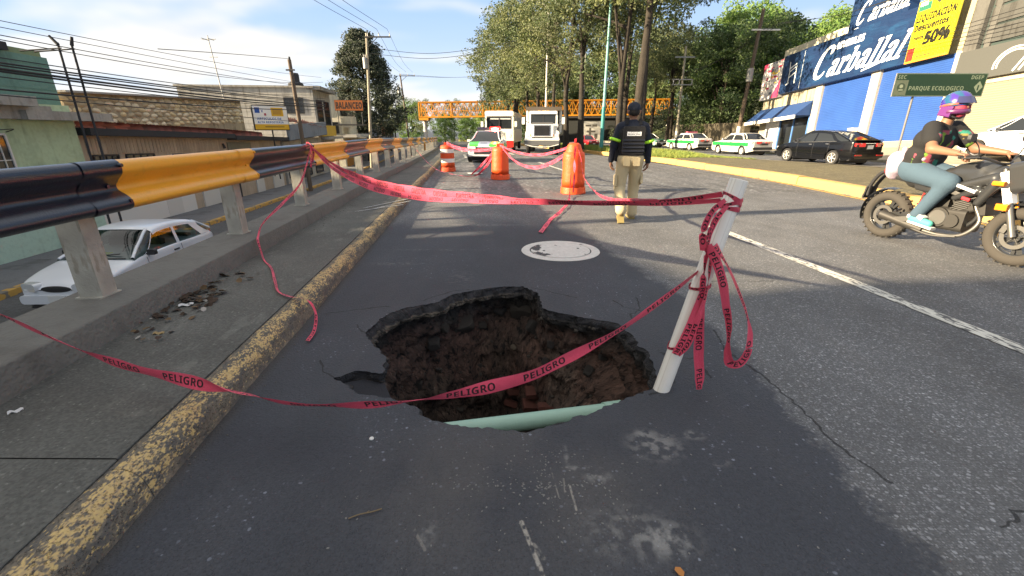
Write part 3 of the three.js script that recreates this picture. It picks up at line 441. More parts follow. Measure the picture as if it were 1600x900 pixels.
function windowZ(parent, x, y, z, w, h, { frame = ironM, bars = 0 } = {}) {   // set on a wall facing +z; x = centre
  const b = new B(), t = 0.06; b.box(w, t, 0.06, x, y + h / 2, z + 0.01).box(w, t, 0.06, x, y - h / 2, z + 0.01).box(t, h, 0.06, x - w / 2, y, z + 0.01).box(t, h, 0.06, x + w / 2, y, z + 0.01);
  for (let i = 1; i <= bars; i++) b.box(0.03, h, 0.03, x - w / 2 + i * w / (bars + 1), y, z + 0.02);
  const f = b.mesh('window', frame, parent); new B().box(w - 0.02, h - 0.02, 0.02, x, y, z).mesh('pane', glassDark, f); return f;
}
// ---------------------------------------------------------------- left row of houses
{ // two-storey green house
  const h = house('green_house', 'two-storey green house with a grey concrete slab over its lower floor', 'house', 1.2), g1 = plaster('#b3c59f', { dirt: 0.22, streak: 0.2, blotch: 0.2, gray: [0.2, 0.22, 0.14] }), g2 = plaster('#6b8d7f', { dirt: 0.25, streak: 0.3, blotch: 0.35 });
  const L = 15.85;
  new B().box(7, 4.0, L, -3.5, 2.0, -L / 2).mesh('wall', g1, h);
  new B().box(0.05, 1.0, L - 0.02, 0.03, 0.5, -L / 2).mesh('painted_base', plaster('#adc6b3', { dirt: 0.4, blotch: 0.4 }), h);
  new B().box(0.9, 0.25, 14.2, 0.10, 4.03, -7.1).box(0.75, 0.24, 3.0, 0.06, 3.69, -15.4).box(0.5, 0.36, 2.6, 0.02, 3.76, -13.6).mesh('slab', cementM, h);
  const up = new B().box(6.8, 1.3, L - 0.1, -3.55, 4.65, -L / 2); up.mesh('upper_wall', g2, h);
  for (let r = 0; r < 5; r++) { const b = new B(); b.box(0.012, 0.012, L - 0.2, -0.144, 4.20 + r * 0.22, -L / 2); b.mesh('block_course', g2, h); }
  new B().box(7.1, 0.2, L - 1.4, -3.5, 5.40, -(L - 1.4) / 2).mesh('roof', darkM, h);
  new B().box(0.9, 0.16, 1.3, -0.7, 5.38, -15.1).mesh('parapet_block', plaster('#7d8a66', { dirt: 0.5 }), h);
  windowX(h, 0.02, 2.55, -12.95, 1.15, 1.3, { frame: whiteM, bars: 4 });
  windowX(h, 0.02, 2.4, -6.5, 1.3, 1.3, { frame: whiteM, bars: 4 });
  new B().tube([[0.03, 3.25, -13.6], [0.25, 3.32, -13.6], [0.3, 3.3, -12.95], [0.25, 3.32, -12.2], [0.03, 3.25, -12.2]], 0.012, 20, 5).mesh('window_hood', ironM, h);
  // rail beam on posts along the roof edge, nearer than the picture shows
  new B().bar([-0.25, 6.52, -0.5], [-0.25, 5.90, -6.6], 0.25, 0.30).mesh('roof_railing', cementM, h); for (let i = 0; i < 4; i++) new B().box(0.12, 0.8 - i * 0.14, 0.12, -0.25, 5.5 + (0.8 - i * 0.14) / 2, -0.8 - i * 1.8).mesh('railing_post', cementM, h); new B().box(0.2, 0.9, 4.4, -0.25, 5.9, -1.9).mesh('roof_parapet', cementM, h);
}
{ // taller block nearer still, only its shade reaches the picture
  const h = house('corner_building', 'three-storey plain building before the green house on the side street', 'building', 15.5, -12.6); new B().box(8, 9.6, 14.2, -4, 4.8, -7.1).mesh('wall', cementM, h); windowX(h, 0.02, 6.2, -4, 1.4, 1.3); windowX(h, 0.02, 6.2, -9, 1.4, 1.3);
}
{ // long low house with red tiles
  const h = house('tiled_house', 'long low cream house with red roof tiles and a dark eave beam', 'house', -14.75, -12.5); h.rotation.order = 'YXZ'; h.rotation.x = -0.026;
  const wt = tex(512, 256, (u, v) => { const a = fbm(u * 6, v * 6, 4, 6), s = fbm(u * 50, v * 2 + 3, 3, 50), p = mod(u * 20, 1) < 0.06 ? 0.7 : 1; const k = (0.8 + 0.4 * a) * p * (0.8 + 0.35 * s); return [0.42 * k, 0.33 * k, 0.235 * k]; }, { rx: 0.25, ry: 0.25 });
  const wm = MS('#ffffff', 0.9, { map: wt, bumpMap: bumpT(1), bumpScale: 0.01 });
  new B().box(6, 3.35, 16.2, -3, 1.67, -8.1).mesh('wall', wm, h);
  for (let i = 0; i < 42; i++) { const z = -0.3 - i * 0.215; new B().box(0.03, 0.52, 0.19, 0.015, 2.86, z).mesh('wall_panel', wm, h); }
  new B().box(0.75, 0.22, 9.3, 0.15, 3.29, -4.5).mesh('eave_beam', darkM, h); new B().box(0.75, 0.22, 7.2, 0.12, 3.22, -12.9).mesh('eave_beam', darkM, h);
  reseed(8);
  const tg = [0, 1, 2].map(() => { const g = new THREE.CylinderGeometry(0.105, 0.12, 0.5, 8, 1, true, 0, Math.PI); g.rotateZ(Math.PI / 2 + 0.0); g.rotateX(-Math.PI / 2); return g.toNonIndexed(); });
  for (let j = 0; j < 3; j++) for (let i = 0; i < 44; i++) { const z = -2.3 - i * 0.235; if (z < -8.9 && z > -9.8) continue; if (z < -12.6) break; const m = meshOf('roof_tile', tg[0], tileM[Math.floor(rnd() * 2.4)], h); m.position.set(0.22 - j * 0.42, 3.42 + j * 0.035 + rr(-0.015, 0.015), z); m.rotation.set(0, rr(-0.05, 0.05), 0.13); }
  const tb = new B(); for (let j = 3; j < 9; j++) for (let i = 0; i < 44; i++) tb.add(tg[0], [0.22 - j * 0.42, 3.42 + j * 0.035, -2.3 - i * 0.235], [0, 0, 0.13]); tag(tb.mesh('roof_tiles', tileM[1], h), null, null, null, 'stuff');
  new B().box(4, 0.06, 12, -1.9, 3.46, -8, 0, 0, -0.07).mesh('roof', tileM[2], h);
  windowX(h, 0.02, 2.05, -0.9, 1.1, 1.0, { bars: 3 }); windowX(h, 0.02, 2.05, -2.6, 1.5, 1.0, { bars: 3 }); windowX(h, 0.02, 2.05, -5.2, 1.3, 0.9, { bars: 3 }); windowX(h, 0.02, 2.0, -10.9, 1.5, 1.1, { bars: 4 }); windowX(h, 0.02, 2.0, -13.4, 0.9, 1.2, { bars: 2 });
  const wd = MS(new THREE.Color(0.55, 0.53, 0.48), 0.7); for (const [z, w] of [[-3.9, 1.0], [-6.9, 1.6], [-9.3, 0.9], [-12.2, 1.0], [-14.9, 1.6]]) { const d = new B().box(0.06, 2.1, w, 0.03, 1.05, z).mesh('door', z === -9.3 ? darkM : wd, h); new B().box(0.05, 0.12, 0.04, 0.08, 1.0, z + w * 0.36).mesh('handle', ironM, d); }
  new B().box(0.05, 0.9, 5.6, 0.028, 0.45, -2.6).mesh('painted_base', whiteM, h);
  new B().rod([0.1, 2.93, -8.6], [0.16, 2.7, -8.6], 0.05, 0.07, 8).mesh('wall_lamp', ironM, h);
  new B().box(0.08, 0.5, 2.6, 0.05, 2.75, -10.4).mesh('sign_board', plaster('#7f7a68', {}), h);
}
{ // rubble wall above the tiles
  const h = house('stone_building', 'old rubble stone building rising behind the red roof tiles', 'building', -17.0, -14.3); h.rotation.order = 'YXZ'; h.rotation.x = 0.035;
  const mort = plaster('#a2957a', { dirt: 0.5, streak: 0.4 }), sm = [plaster('#d3c196', { dirt: 0.35, streak: 0.4 }), plaster('#ddcfae', { dirt: 0.3 }), plaster('#b5a584', { dirt: 0.4 })];
  new B().box(5, 4.62, 13.5, -2.5, 2.31, -6.75).mesh('wall', mort, h); new B().box(0.5, 0.07, 13.8, 0.02, 4.65, -6.8).mesh('coping', cementM, h);
  reseed(9); const gs = [0, 1, 2, 3].map((i) => rock(0.25, i + 20, 1, 0.75));
  for (let r = 0; r < 6; r++) for (let i = 0; i < 27; i++) { const m = meshOf('stone', gs[Math.floor(rnd() * 4)], sm[Math.floor(rnd() * 3)], h); m.position.set(-0.03, 3.45 + r * 0.2 + rr(-0.04, 0.04), -0.25 - i * 0.5 + rr(-0.1, 0.1) + (r % 2) * 0.25); m.scale.set(0.42, rr(0.40, 0.58), rr(0.8, 1.15)); m.rotation.x = rr(-0.25, 0.25); }
}
{ // little sheds behind
  const a = thing('roof_shed', 'small white and green rooftop shed between the green house and the stone building', 'shed', [FX(-19, -15.2), LOW(-19), -19], TH(-19)); new B().box(2, 4.7, 1.6, -1, 2.35, -0.8).mesh('wall', whiteM, a); new B().box(2, 4.95, 1.5, -1.4, 2.475, -2.4).mesh('green_wall', plaster('#5c7657', {}), a); new B().box(2.2, 0.08, 2.2, -1, 4.76, -0.7, 0.1, 0, 0.05).mesh('roof', MS(new THREE.Color(0.15, 0.08, 0.06), 0.8), a); windowX(a, 0.02, 4.3, -0.9, 0.7, 0.4, { frame: whiteM });
}
{ // shop with hanging board
  const s = house('shop_building', 'low grey shop with a row of dark tiles on its canopy edge', 'shop', -31.2, -12.3);
  new B().box(6, 3.0, 9.5, -3, 1.5, -4.75).mesh('wall', plaster('#a7a298', { dirt: 0.3 }), s); const fm = plaster('#77808a', { dirt: 0.25 });
  new B().box(0.15, 1.0, 9.4, 0.45, 3.55, -4.7, 0.035).mesh('canopy_fascia', fm, s); new B().box(0.7, 0.1, 9.5, 0.1, 3.05, -4.75, 0.035).mesh('canopy', darkM, s);
  reseed(12); for (let i = 0; i < 26; i++) { const m = new B().add(new THREE.ConeGeometry(0.16, 0.3, 6), [0, 0, 0]).mesh('ridge_tile', tileM[2], s); m.position.set(0.42, 4.28 - i * 0.016 + rr(-0.04, 0.04), -0.3 - i * 0.36); m.rotation.z = rr(-0.3, 0.3); }
  windowX(s, 0.02, 1.4, -0.8, 0.9, 2.0, { bars: 2 }); windowX(s, 0.02, 1.3, -4.3, 2.2, 2.2, { bars: 0, name: 'shop_window' }); windowX(s, 0.02, 1.3, -7.6, 2.0, 2.2, { name: 'shop_window' });
  new B().add(new THREE.TorusGeometry(0.62, 0.09, 8, 20, Math.PI), [0.06, 1.55, -4.4], [0, Math.PI / 2, 0]).mesh('painted_arch', MS(new THREE.Color(0.05, 0.06, 0.08), 0.8), s);
  const t = cvs(420, 300, (c, w, h) => { c.fillStyle = '#e9e6dc'; c.fillRect(0, 0, w, h); c.fillStyle = '#d8a91c'; c.fillRect(0, 232, w, 68); c.fillRect(220, 18, 150, 110); c.fillStyle = '#b98d2e'; c.fillRect(240, 40, 110, 66); c.fillStyle = '#1f4f9c'; c.fillRect(22, 20, 60, 70); c.font = 'bold 46px sans-serif'; c.fillText('X', 96, 82); c.fillStyle = '#a33c52'; c.fillRect(130, 92, 26, 30); c.fillStyle = '#245a9f'; c.font = 'bold 44px sans-serif'; c.fillText('ARTICULOS DE', 36, 178, 350); c.font = 'bold 38px sans-serif'; c.fillText('ALTA REPOSTERIA', 36, 220, 350); c.fillStyle = '#8a6a10'; c.fillRect(120, 258, 240, 14); });
  const q = thing('shop_sign', 'yellow and white hanging shop sign with blue lettering above the tiled roof', 'sign', [FX(-28.6, -11.75), LOW(-28) + 3.6, -28.6], 0.75);
  new B().rbox(1.96, 1.42, 0.2, 0.03, 0, 0.72, -0.12).mesh('case', darkM, q); meshOf('face', quad([-0.95, 0.06, 0], [0.95, 0.06, 0], [0.95, 1.38, 0], [-0.95, 1.38, 0]), MS('#ffffff', 0.5, { map: t }), q); new B().rod([0, -2.9, -0.2], [0, 0.1, -0.2], 0.04, 0.04, 8).mesh('bracket', ironM, q);
}
{ // big bare block building: its side wall faces us
  const s = house('block_building', 'large bare grey concrete block building with a plain side wall', 'building', -40.2, -12.4); const gb = plaster('#a7a49c', { dirt: 0.3, streak: 0.5, blotch: 0.4 });
  new B().box(10.4, 7.0, 5.5, -5.2, 3.5, -2.75).mesh('wall', gb, s); reseed(14);
  for (let r = 0; r < 8; r++) { new B().box(10.3, 0.02, 0.02, -5.2, 3.3 + r * 0.45, 0.005).mesh('block_course', cementM, s); }
  new B().box(10.7, 0.14, 5.8, -5.2, 7.05, -2.75).mesh('roof', cementM, s); new B().box(1.1, 0.28, 5.7, 0.1, 6.98, -2.8).mesh('eave', concM, s);
  windowZ(s, -1.6, 5.6, 0.02, 1.5, 1.2, { bars: 3 }); for (let i = 0; i < 2; i++) windowX(s, 0.02, 5.1, -1.5 - i * 2.4, 1.7, 2.0, { bars: 4 }); new B().box(0.3, 0.9, 5.4, 0.1, 3.6, -2.75).mesh('yellow_band', plaster('#c9a73f', {}), s); new B().box(0.9, 0.2, 5.3, 0.4, 3.0, -2.75).mesh('balcony', cementM, s);
}
{ // white building with the orange lettering board
  const s = house('white_building', 'cream white building with orange lettered board and a dark roof tank', 'building', -49.5, -12.4);
  new B().box(9, 5.0, 9, -4.5, 2.5, -4.5).mesh('wall', plaster('#d8d2bd', { dirt: 0.2, streak: 0.3 }), s); new B().box(6.5, 2.6, 7, -5, 6.3, -5).mesh('upper_wall', plaster('#ddd6c2', { dirt: 0.25 }), s); new B().box(1.6, 0.3, 9, 0.6, 3.2, -4.5).mesh('canopy', whiteM, s); new B().box(0.06, 2.8, 3.4, 0.03, 1.4, -2.4).mesh('shutter', MS(new THREE.Color(0.45, 0.2, 0.03), 0.7), s); new B().box(1.4, 1.1, 3, 0.2, 4.6, -2.2).mesh('balcony', plaster('#cfc8b4', {}), s);
  windowX(s, 0.02, 1.4, -6.4, 2.2, 2.0, {}); windowZ(s, -0.9, 4.0, 0.02, 1.2, 1.1, {}); windowZ(s, -3.6, 6.2, -1.48, 1.4, 1.2, {});
  const t = cvs(512, 150, (c, w, h) => { c.fillStyle = '#94511a'; c.fillRect(0, 0, w, h); c.fillStyle = '#241006'; c.font = 'bold 130px sans-serif'; c.lineWidth = 8; c.strokeStyle = '#241006'; c.strokeText('BALANCEO', 10, 122, 492); c.fillText('BALANCEO', 10, 122, 492); });
  const q = thing('lettered_board', 'orange board reading BALANCEO on the cream white building', 'sign', [-16.55, LOW(-49) + 6.25, -48.4], 0.10); new B().box(2.8, 1.0, 0.12, 0, 0, -0.07).mesh('board', darkM, q); meshOf('face', quad([-1.37, -0.48, 0], [1.37, -0.48, 0], [1.37, 0.48, 0], [-1.37, 0.48, 0]), MS('#ffffff', 0.6, { map: t }), q);
  new B().rod([-1.2, -1.8, -0.1], [-1.2, 0, -0.1], 0.04).mesh('post', ironM, q); new B().rod([1.2, -1.8, -0.1], [1.2, 0, -0.1], 0.04).mesh('post', ironM, q); new B().box(2.8, 0.12, 1.2, 0, -1.85, -0.4).mesh('bracket', ironM, q);
  const k = thing('water_tank', 'black plastic water tank on the roof beside the orange lettered board', 'tank', [FX(-50) - 4.3, LOW(-50) + 7.1, -50]); meshOf('tank_body', new THREE.LatheGeometry([[0, 0], [0.75, 0], [0.75, 1.2], [0.7, 1.35], [0.42, 1.5], [0.42, 2.1], [0.36, 2.3], [0, 2.35]].map((v) => new THREE.Vector2(...v)), 18), darkM, k); new B().box(1.8, 0.7, 1.8, 0, -0.35, 0).mesh('stand', cementM, k);
}
{ // further down the street
  reseed(21);
  const cols = ['#8d8478', '#7b8089', '#b0a58d', '#a3735a', '#c2b8a0', '#8f8a80', '#a8906a'], kinds = ['grey', 'blue grey', 'sand coloured', 'brick red', 'cream', 'dull grey', 'ochre'];
  let z = -59.5; for (let i = 0; i < 7; i++) {
    const L = rr(8, 11), hh = [7.2, 6.4, 5.6, 5.0, 6.0, 4.6, 5.2][i]; const s = house('street_house', kinds[i] + ' two-storey house ' + ['next past the cream white building', 'second past the cream white building', 'third past the cream white building', 'fourth past the cream white building', 'fifth past the cream white building', 'last but one before the bridge stair', 'nearest the left end of the footbridge'][i], 'house', z, -12.2 + rr(-0.6, 0.4), 'houses far down the side street');
    new B().box(8, hh, L, -4, hh / 2, -L / 2).mesh('wall', plaster(cols[i], { dirt: 0.35, streak: 0.4 }), s); new B().box(8.4, 0.18, L + 0.2, -3.8, hh + 0.09, -L / 2).mesh('roof', i % 3 === 0 ? tileM[1] : cementM, s); new B().box(1.1, 0.16, L, 0.5, 3.0, -L / 2).mesh('canopy', i % 2 ? darkM : cementM, s);
    for (let k = 0; k < 3; k++) { windowX(s, 0.02, 1.4, -1.4 - k * 2.8, 1.5, 2.0); windowX(s, 0.02, hh - 1.6, -1.4 - k * 2.8, 1.4, 1.3); } windowZ(s, -1.6, hh - 1.5, 0.02, 1.2, 1.2); if (i === 1) new B().box(2.6, 1.6, 3, -2, hh + 0.95, -3).mesh('roof_room', MS(new THREE.Color(0.36, 0.13, 0.07), 0.9), s); if (i === 3) new B().box(1.0, 1.3, 1, -1, hh + 0.8, -2).mesh('chimney', plaster('#cdb691', {}), s);
    z -= L + 0.4;
  }
}
// ---------------------------------------------------------------- shops on the right
const SX = 21, sy = (z, h) => -0.07 + (z + 38) * 0.06 + h;
const faceQ = (x, z0, z1, h0, h1, k = 0) => quad([x, sy(z0, h0), z0], [x, sy(z1, h0 + k), z1], [x, sy(z1, h1 + k), z1], [x, sy(z0, h1), z0]);   // z0 = far end = left as seen
function slabX(x0, x1, z0, z1, h0, h1) {   // block between x0 < x1, following the slope of the street
  const g = new THREE.BoxGeometry(x1 - x0, 1, Math.abs(z1 - z0), 1, 1, 1); const p = g.attributes.position; for (let i = 0; i < p.count; i++) { const z = (z0 + z1) / 2 + p.getZ(i); p.setXYZ(i, (x0 + x1) / 2 + p.getX(i), sy(z, p.getY(i) > 0 ? h1 : h0), z); } g.computeVertexNormals(); return g.toNonIndexed();
}
function shutter(z0, z1, h0, h1, mat, parent, x = SX - 0.02) {
  const n = Math.round((h1 - h0) / 0.05), g = gridGeo(1, n, (u, v, i, j) => { const z = lerp(z0, z1, u); return [x + (j % 2 ? 0.018 : 0), sy(z, lerp(h0, h1, v)), z]; }, false, (q, u, v) => [q[2], q[1]]).toNonIndexed(); g.computeVertexNormals(); return meshOf('roller_shutter', g, mat, parent);
}
{
  const s = thing('furniture_store', 'furniture store with blue roller shutters behind the black sedan', 'shop'); const P = (g, n, m) => { const b = new B(); b.add(g); return b.mesh(n, m, s); };
  const cream = plaster('#a69e86', { dirt: 0.3, streak: 0.5 }), blue = MS('#ffffff', 0.5, { map: tex(256, 256, (u, v) => { const a = fbm(u * 5, v * 5, 4, 5), k = (0.85 + 0.3 * a); return [0.027 * k, 0.082 * k, 0.29 * k]; }, { rx: 0.25, ry: 0.25 }) }), navy = MS(new THREE.Color(0.012, 0.045, 0.14), 0.6), pil = plaster('#b5afa0', { dirt: 0.3, streak: 0.3 });
  P(slabX(SX + 0.05, SX + 12, -40, -23.2, -0.6, 6.4), 'wall', cream); P(slabX(SX + 0.8, SX + 11, -39.5, -30, 6.4, 7.5), 'parapet', plaster('#d6cfb8', { dirt: 0.25 }));
  P(slabX(SX - 0.16, SX + 0.05, -33.1, -32.45, -0.1, 4.0), 'pillar', pil); P(slabX(SX - 0.16, SX + 0.05, -28.25, -27.6, -0.1, 4.0), 'pillar', pil); P(slabX(SX - 0.12, SX + 0.05, -23.25, -22.9, -0.1, 4.0), 'pillar', pil);
  shutter(-32.45, -28.25, 0.12, 4.0, blue, s); shutter(-27.6, -23.25, 0.12, 4.0, blue, s); P(slabX(SX - 0.3, SX + 0.06, -33.1, -22.9, -0.4, 0.12), 'plinth', plaster('#c0a97c', { dirt: 0.3 }));
  for (let i = 0; i < 7; i++) P(slabX(SX - 0.06, SX + 0.05, -39.8 + i * 0.95, -38.95 + i * 0.95, 2.9, 4.0), 'wall_panel', cream);
  // awning, door, window
  const aw = new THREE.BufferGeometry(); const a0 = [SX - 1.25, sy(-39.9, 2.15), -39.9], a1 = [SX - 1.25, sy(-33.2, 2.15), -33.2], a2 = [SX - 0.05, sy(-33.2, 3.15), -33.2], a3 = [SX - 0.05, sy(-39.9, 3.15), -39.9], w0 = [SX - 0.05, sy(-39.9, 2.15), -39.9], w1 = [SX - 0.05, sy(-33.2, 2.15), -33.2];
  aw.setAttribute('position', new THREE.Float32BufferAttribute([...a0, ...a1, ...a2, ...a0, ...a2, ...a3, ...a1, ...w1, ...a2, ...a0, ...a3, ...w0, ...a0, ...w0, ...w1, ...a0, ...w1, ...a1], 3)); aw.computeVertexNormals(); const A = P(aw, 'awning', MS(new THREE.Color(0.015, 0.055, 0.18), 0.7, { bumpMap: bumpT(2), bumpScale: 0.05 }));
  { const b = new B(); b.add(slabX(SX - 1.30, SX - 1.22, -40, -33.1, 1.93, 2.17)); b.mesh('valance', whiteM, A); }
  P(slabX(SX - 0.12, SX + 0.04, -38.7, -36.85, 0, 2.2), 'notice_board', MS('#ffffff', 0.7, { map: tex(128, 128, (u, v) => 0.68 - 0.2 * ss(0.55, 0.7, fbm(u * 6, v * 9, 3))) }));
  const d = P(slabX(SX - 0.05, SX + 0.04, -36.7, -33.3, -0.1, 2.15), 'glass_door', glassDark); { const b = new B(); for (const z of [-36.75, -35.05, -33.3]) b.add(slabX(SX - 0.10, SX - 0.04, z - 0.06, z + 0.06, -0.1, 2.2)); b.add(slabX(SX - 0.11, SX - 0.03, -36.8, -33.2, 2.12, 2.24)); b.mesh('door_frame', MS(new THREE.Color(0.08, 0.2, 0.5), 0.6), d); }
  P(slabX(SX - 0.5, SX - 0.06, -28.7, -28.2, 0, 1.0), 'meter_box', whiteM);
  // name board
  const chair = (c, x, y, k) => { c.save(); c.translate(x, y); c.scale(k, k); c.lineWidth = 9; c.strokeStyle = '#f1f0ea'; c.lineCap = 'round'; c.beginPath(); c.moveTo(0, 0); c.lineTo(10, 70); c.lineTo(8, 150); c.moveTo(10, 66); c.lineTo(84, 40); c.lineTo(86, 150); c.moveTo(12, 104); c.lineTo(86, 78); c.moveTo(4, 44); c.lineTo(78, 22); c.moveTo(-14, 150); c.lineTo(18, 142); c.stroke(); c.restore(); };
  const script = (c, txt, x, y, size, w) => { c.save(); c.translate(x, y); c.transform(1, 0, -0.28, 1, 0, 0); c.fillStyle = '#f3f2ec'; c.font = 'italic bold ' + size * 1.5 + 'px serif'; c.fillText(txt[0], 0, 0, w * 0.2); c.font = 'italic bold ' + size + 'px serif'; c.fillText(txt.slice(1), size * 0.92, 0, w * 0.82); c.strokeStyle = '#f3f2ec'; c.lineWidth = size * 0.012; c.strokeText(txt.slice(1), size * 0.92, 0, w * 0.82); c.restore(); };
  const bt = cvs(1400, 330, (c, w, h) => { c.fillStyle = '#0c2a50'; c.fillRect(0, 0, w, h); for (let i = 0; i < 90; i++) { c.fillStyle = ['rgba(40,110,150,0.10)', 'rgba(8,26,56,0.12)'][i % 2]; c.beginPath(); c.ellipse(hash2(i, 3) * w, hash2(i, 7) * h, 20 + 90 * hash2(i, 9), 8 + 30 * hash2(i, 11), 0, 0, 7); c.fill(); } c.fillStyle = '#cfd6d8'; c.fillRect(294, 12, 5, h - 24); chair(c, 105, 70, 1.25); c.fillStyle = '#f3f2ec'; c.font = 'bold 62px sans-serif'; c.save(); c.translate(690, 92); c.transform(1, 0, -0.12, 1, 0, 0); c.lineWidth = 4; c.strokeStyle = '#f3f2ec'; c.strokeText('MUEBLES', 0, 0, 380); c.fillText('MUEBLES', 0, 0, 380); c.restore(); script(c, 'Carballal', 420, 282, 215, 860); c.fillStyle = '#f3f2ec'; c.beginPath(); c.moveTo(1010, 300); c.quadraticCurveTo(1160, 262, 1270, 262); c.quadraticCurveTo(1170, 286, 1010, 310); c.fill(); });
  const sg = thing('store_sign', 'long navy blue fascia sign reading MUEBLES Carballal with a white chair', 'sign'); { const b = new B(); b.add(slabX(SX - 0.40, SX + 0.03, -37.2, -25.65, 4.0, 6.62)); b.mesh('panel', navy, sg); } meshOf('face', faceQ(SX - 0.405, -37.2, -25.65, 4.0, 6.62), MS('#ffffff', 0.55, { map: bt, bumpMap: bumpT(2.2), bumpScale: 0.04 }), sg);
  const tt = cvs(512, 512, (c, w, h) => { c.fillStyle = '#0c2a50'; c.fillRect(0, 0, w, h); chair(c, 225, 165, 1.2); script(c, 'Carballal', 40, 478, 140, 440); c.fillStyle = '#dfe4e6'; c.fillRect(60, 496, 40, 6); });
  const ts = thing('roof_sign', 'square navy blue roof sign with a white chair and Carballal above the long fascia sign', 'sign'); { const b = new B(); b.add(slabX(SX - 0.32, SX + 0.2, -30.9, -26.6, 6.63, 10.6)); b.mesh('panel', navy, ts); } meshOf('face', faceQ(SX - 0.325, -30.9, -26.6, 6.63, 10.6), MS('#ffffff', 0.55, { map: tt, bumpMap: bumpT(2.2), bumpScale: 0.04 }), ts);
  const yt = cvs(512, 560, (c, w, h) => { c.fillStyle = '#dccb12'; c.fillRect(0, 0, w, h); c.fillStyle = '#2a6b55'; c.fillRect(10, 20, 150, 70); c.fillStyle = '#e8e6df'; c.fillRect(20, 10, 90, 34); c.fillStyle = '#35322f'; c.beginPath(); c.moveTo(150, 0); c.lineTo(250, 66); c.lineTo(340, 0); c.fill(); c.fillStyle = '#151409'; c.save(); c.transform(1, 0, -0.1, 1, 20, 0); c.font = 'bold 88px sans-serif'; c.strokeStyle = '#151409'; c.lineJoin = 'round'; const bold = (t, x, y, m, lw) => { c.lineWidth = lw; c.strokeText(t, x, y, m); c.fillText(t, x, y, m); }; bold('LIQUIDACIÓN', 8, 190, 462, 7); c.font = 'bold 78px sans-serif'; bold('Descuentos', 22, 270, 400, 7); c.font = 'bold 46px sans-serif'; bold('Hasta', 52, 350, 130, 4); c.font = 'bold 150px sans-serif'; bold('50%', 190, 410, 300, 12); c.restore(); c.fillStyle = '#b52a1e'; c.fillRect(4, 420, 90, 120); c.fillStyle = '#d8882a'; c.fillRect(0, 540, w, 20); c.fillStyle = '#c2511f'; c.fillRect(120, 505, 190, 14); c.fillStyle = '#4c480a'; c.fillRect(110, 450, 330, 4); c.fillRect(110, 470, 380, 4); });
  const yb = thing('sale_banner', 'yellow sale banner reading LIQUIDACION Descuentos Hasta 50%', 'banner'); { const b = new B(); b.add(slabX(SX - 0.46, SX - 0.41, -25.75, -23.35, 3.95, 6.75)); b.mesh('backing', MS(new THREE.Color(0.5, 0.45, 0.05), 0.6), yb); } meshOf('face', faceQ(SX - 0.465, -25.75, -23.35, 3.95, 6.75), MS('#ffffff', 0.55, { map: yt, bumpMap: bumpT(1.6), bumpScale: 0.04 }), yb);
  const pt = cvs(256, 256, (c, w, h) => { c.fillStyle = '#d9d3cf'; c.fillRect(0, 0, w, h); const cl = ['#b5365a', '#6b6f7c', '#e5c531', '#c9c2bf', '#8a8f9a', '#d54a63']; for (let i = 0; i < 46; i++) { c.fillStyle = cl[i % 6]; c.fillRect(hash2(i, 21) * 230, hash2(i, 22) * 240, 12 + 46 * hash2(i, 23), 6 + 16 * hash2(i, 24)); } c.fillStyle = '#b5365a'; c.beginPath(); c.moveTo(0, 0); c.lineTo(60, 0); c.lineTo(0, 60); c.fill(); c.beginPath(); c.moveTo(150, 256); c.lineTo(256, 130); c.lineTo(256, 256); c.fill(); });
  const ps = thing('poster_board', 'pink and white poster board at the left end of the long fascia sign', 'sign'); { const b = new B(); b.add(slabX(SX - 0.42, SX + 0.02, -39.9, -37.25, 3.85, 6.5)); b.mesh('panel', whiteM, ps); } meshOf('face', faceQ(SX - 0.425, -39.9, -37.25, 3.85, 6.5), MS('#ffffff', 0.6, { map: pt }), ps);
}
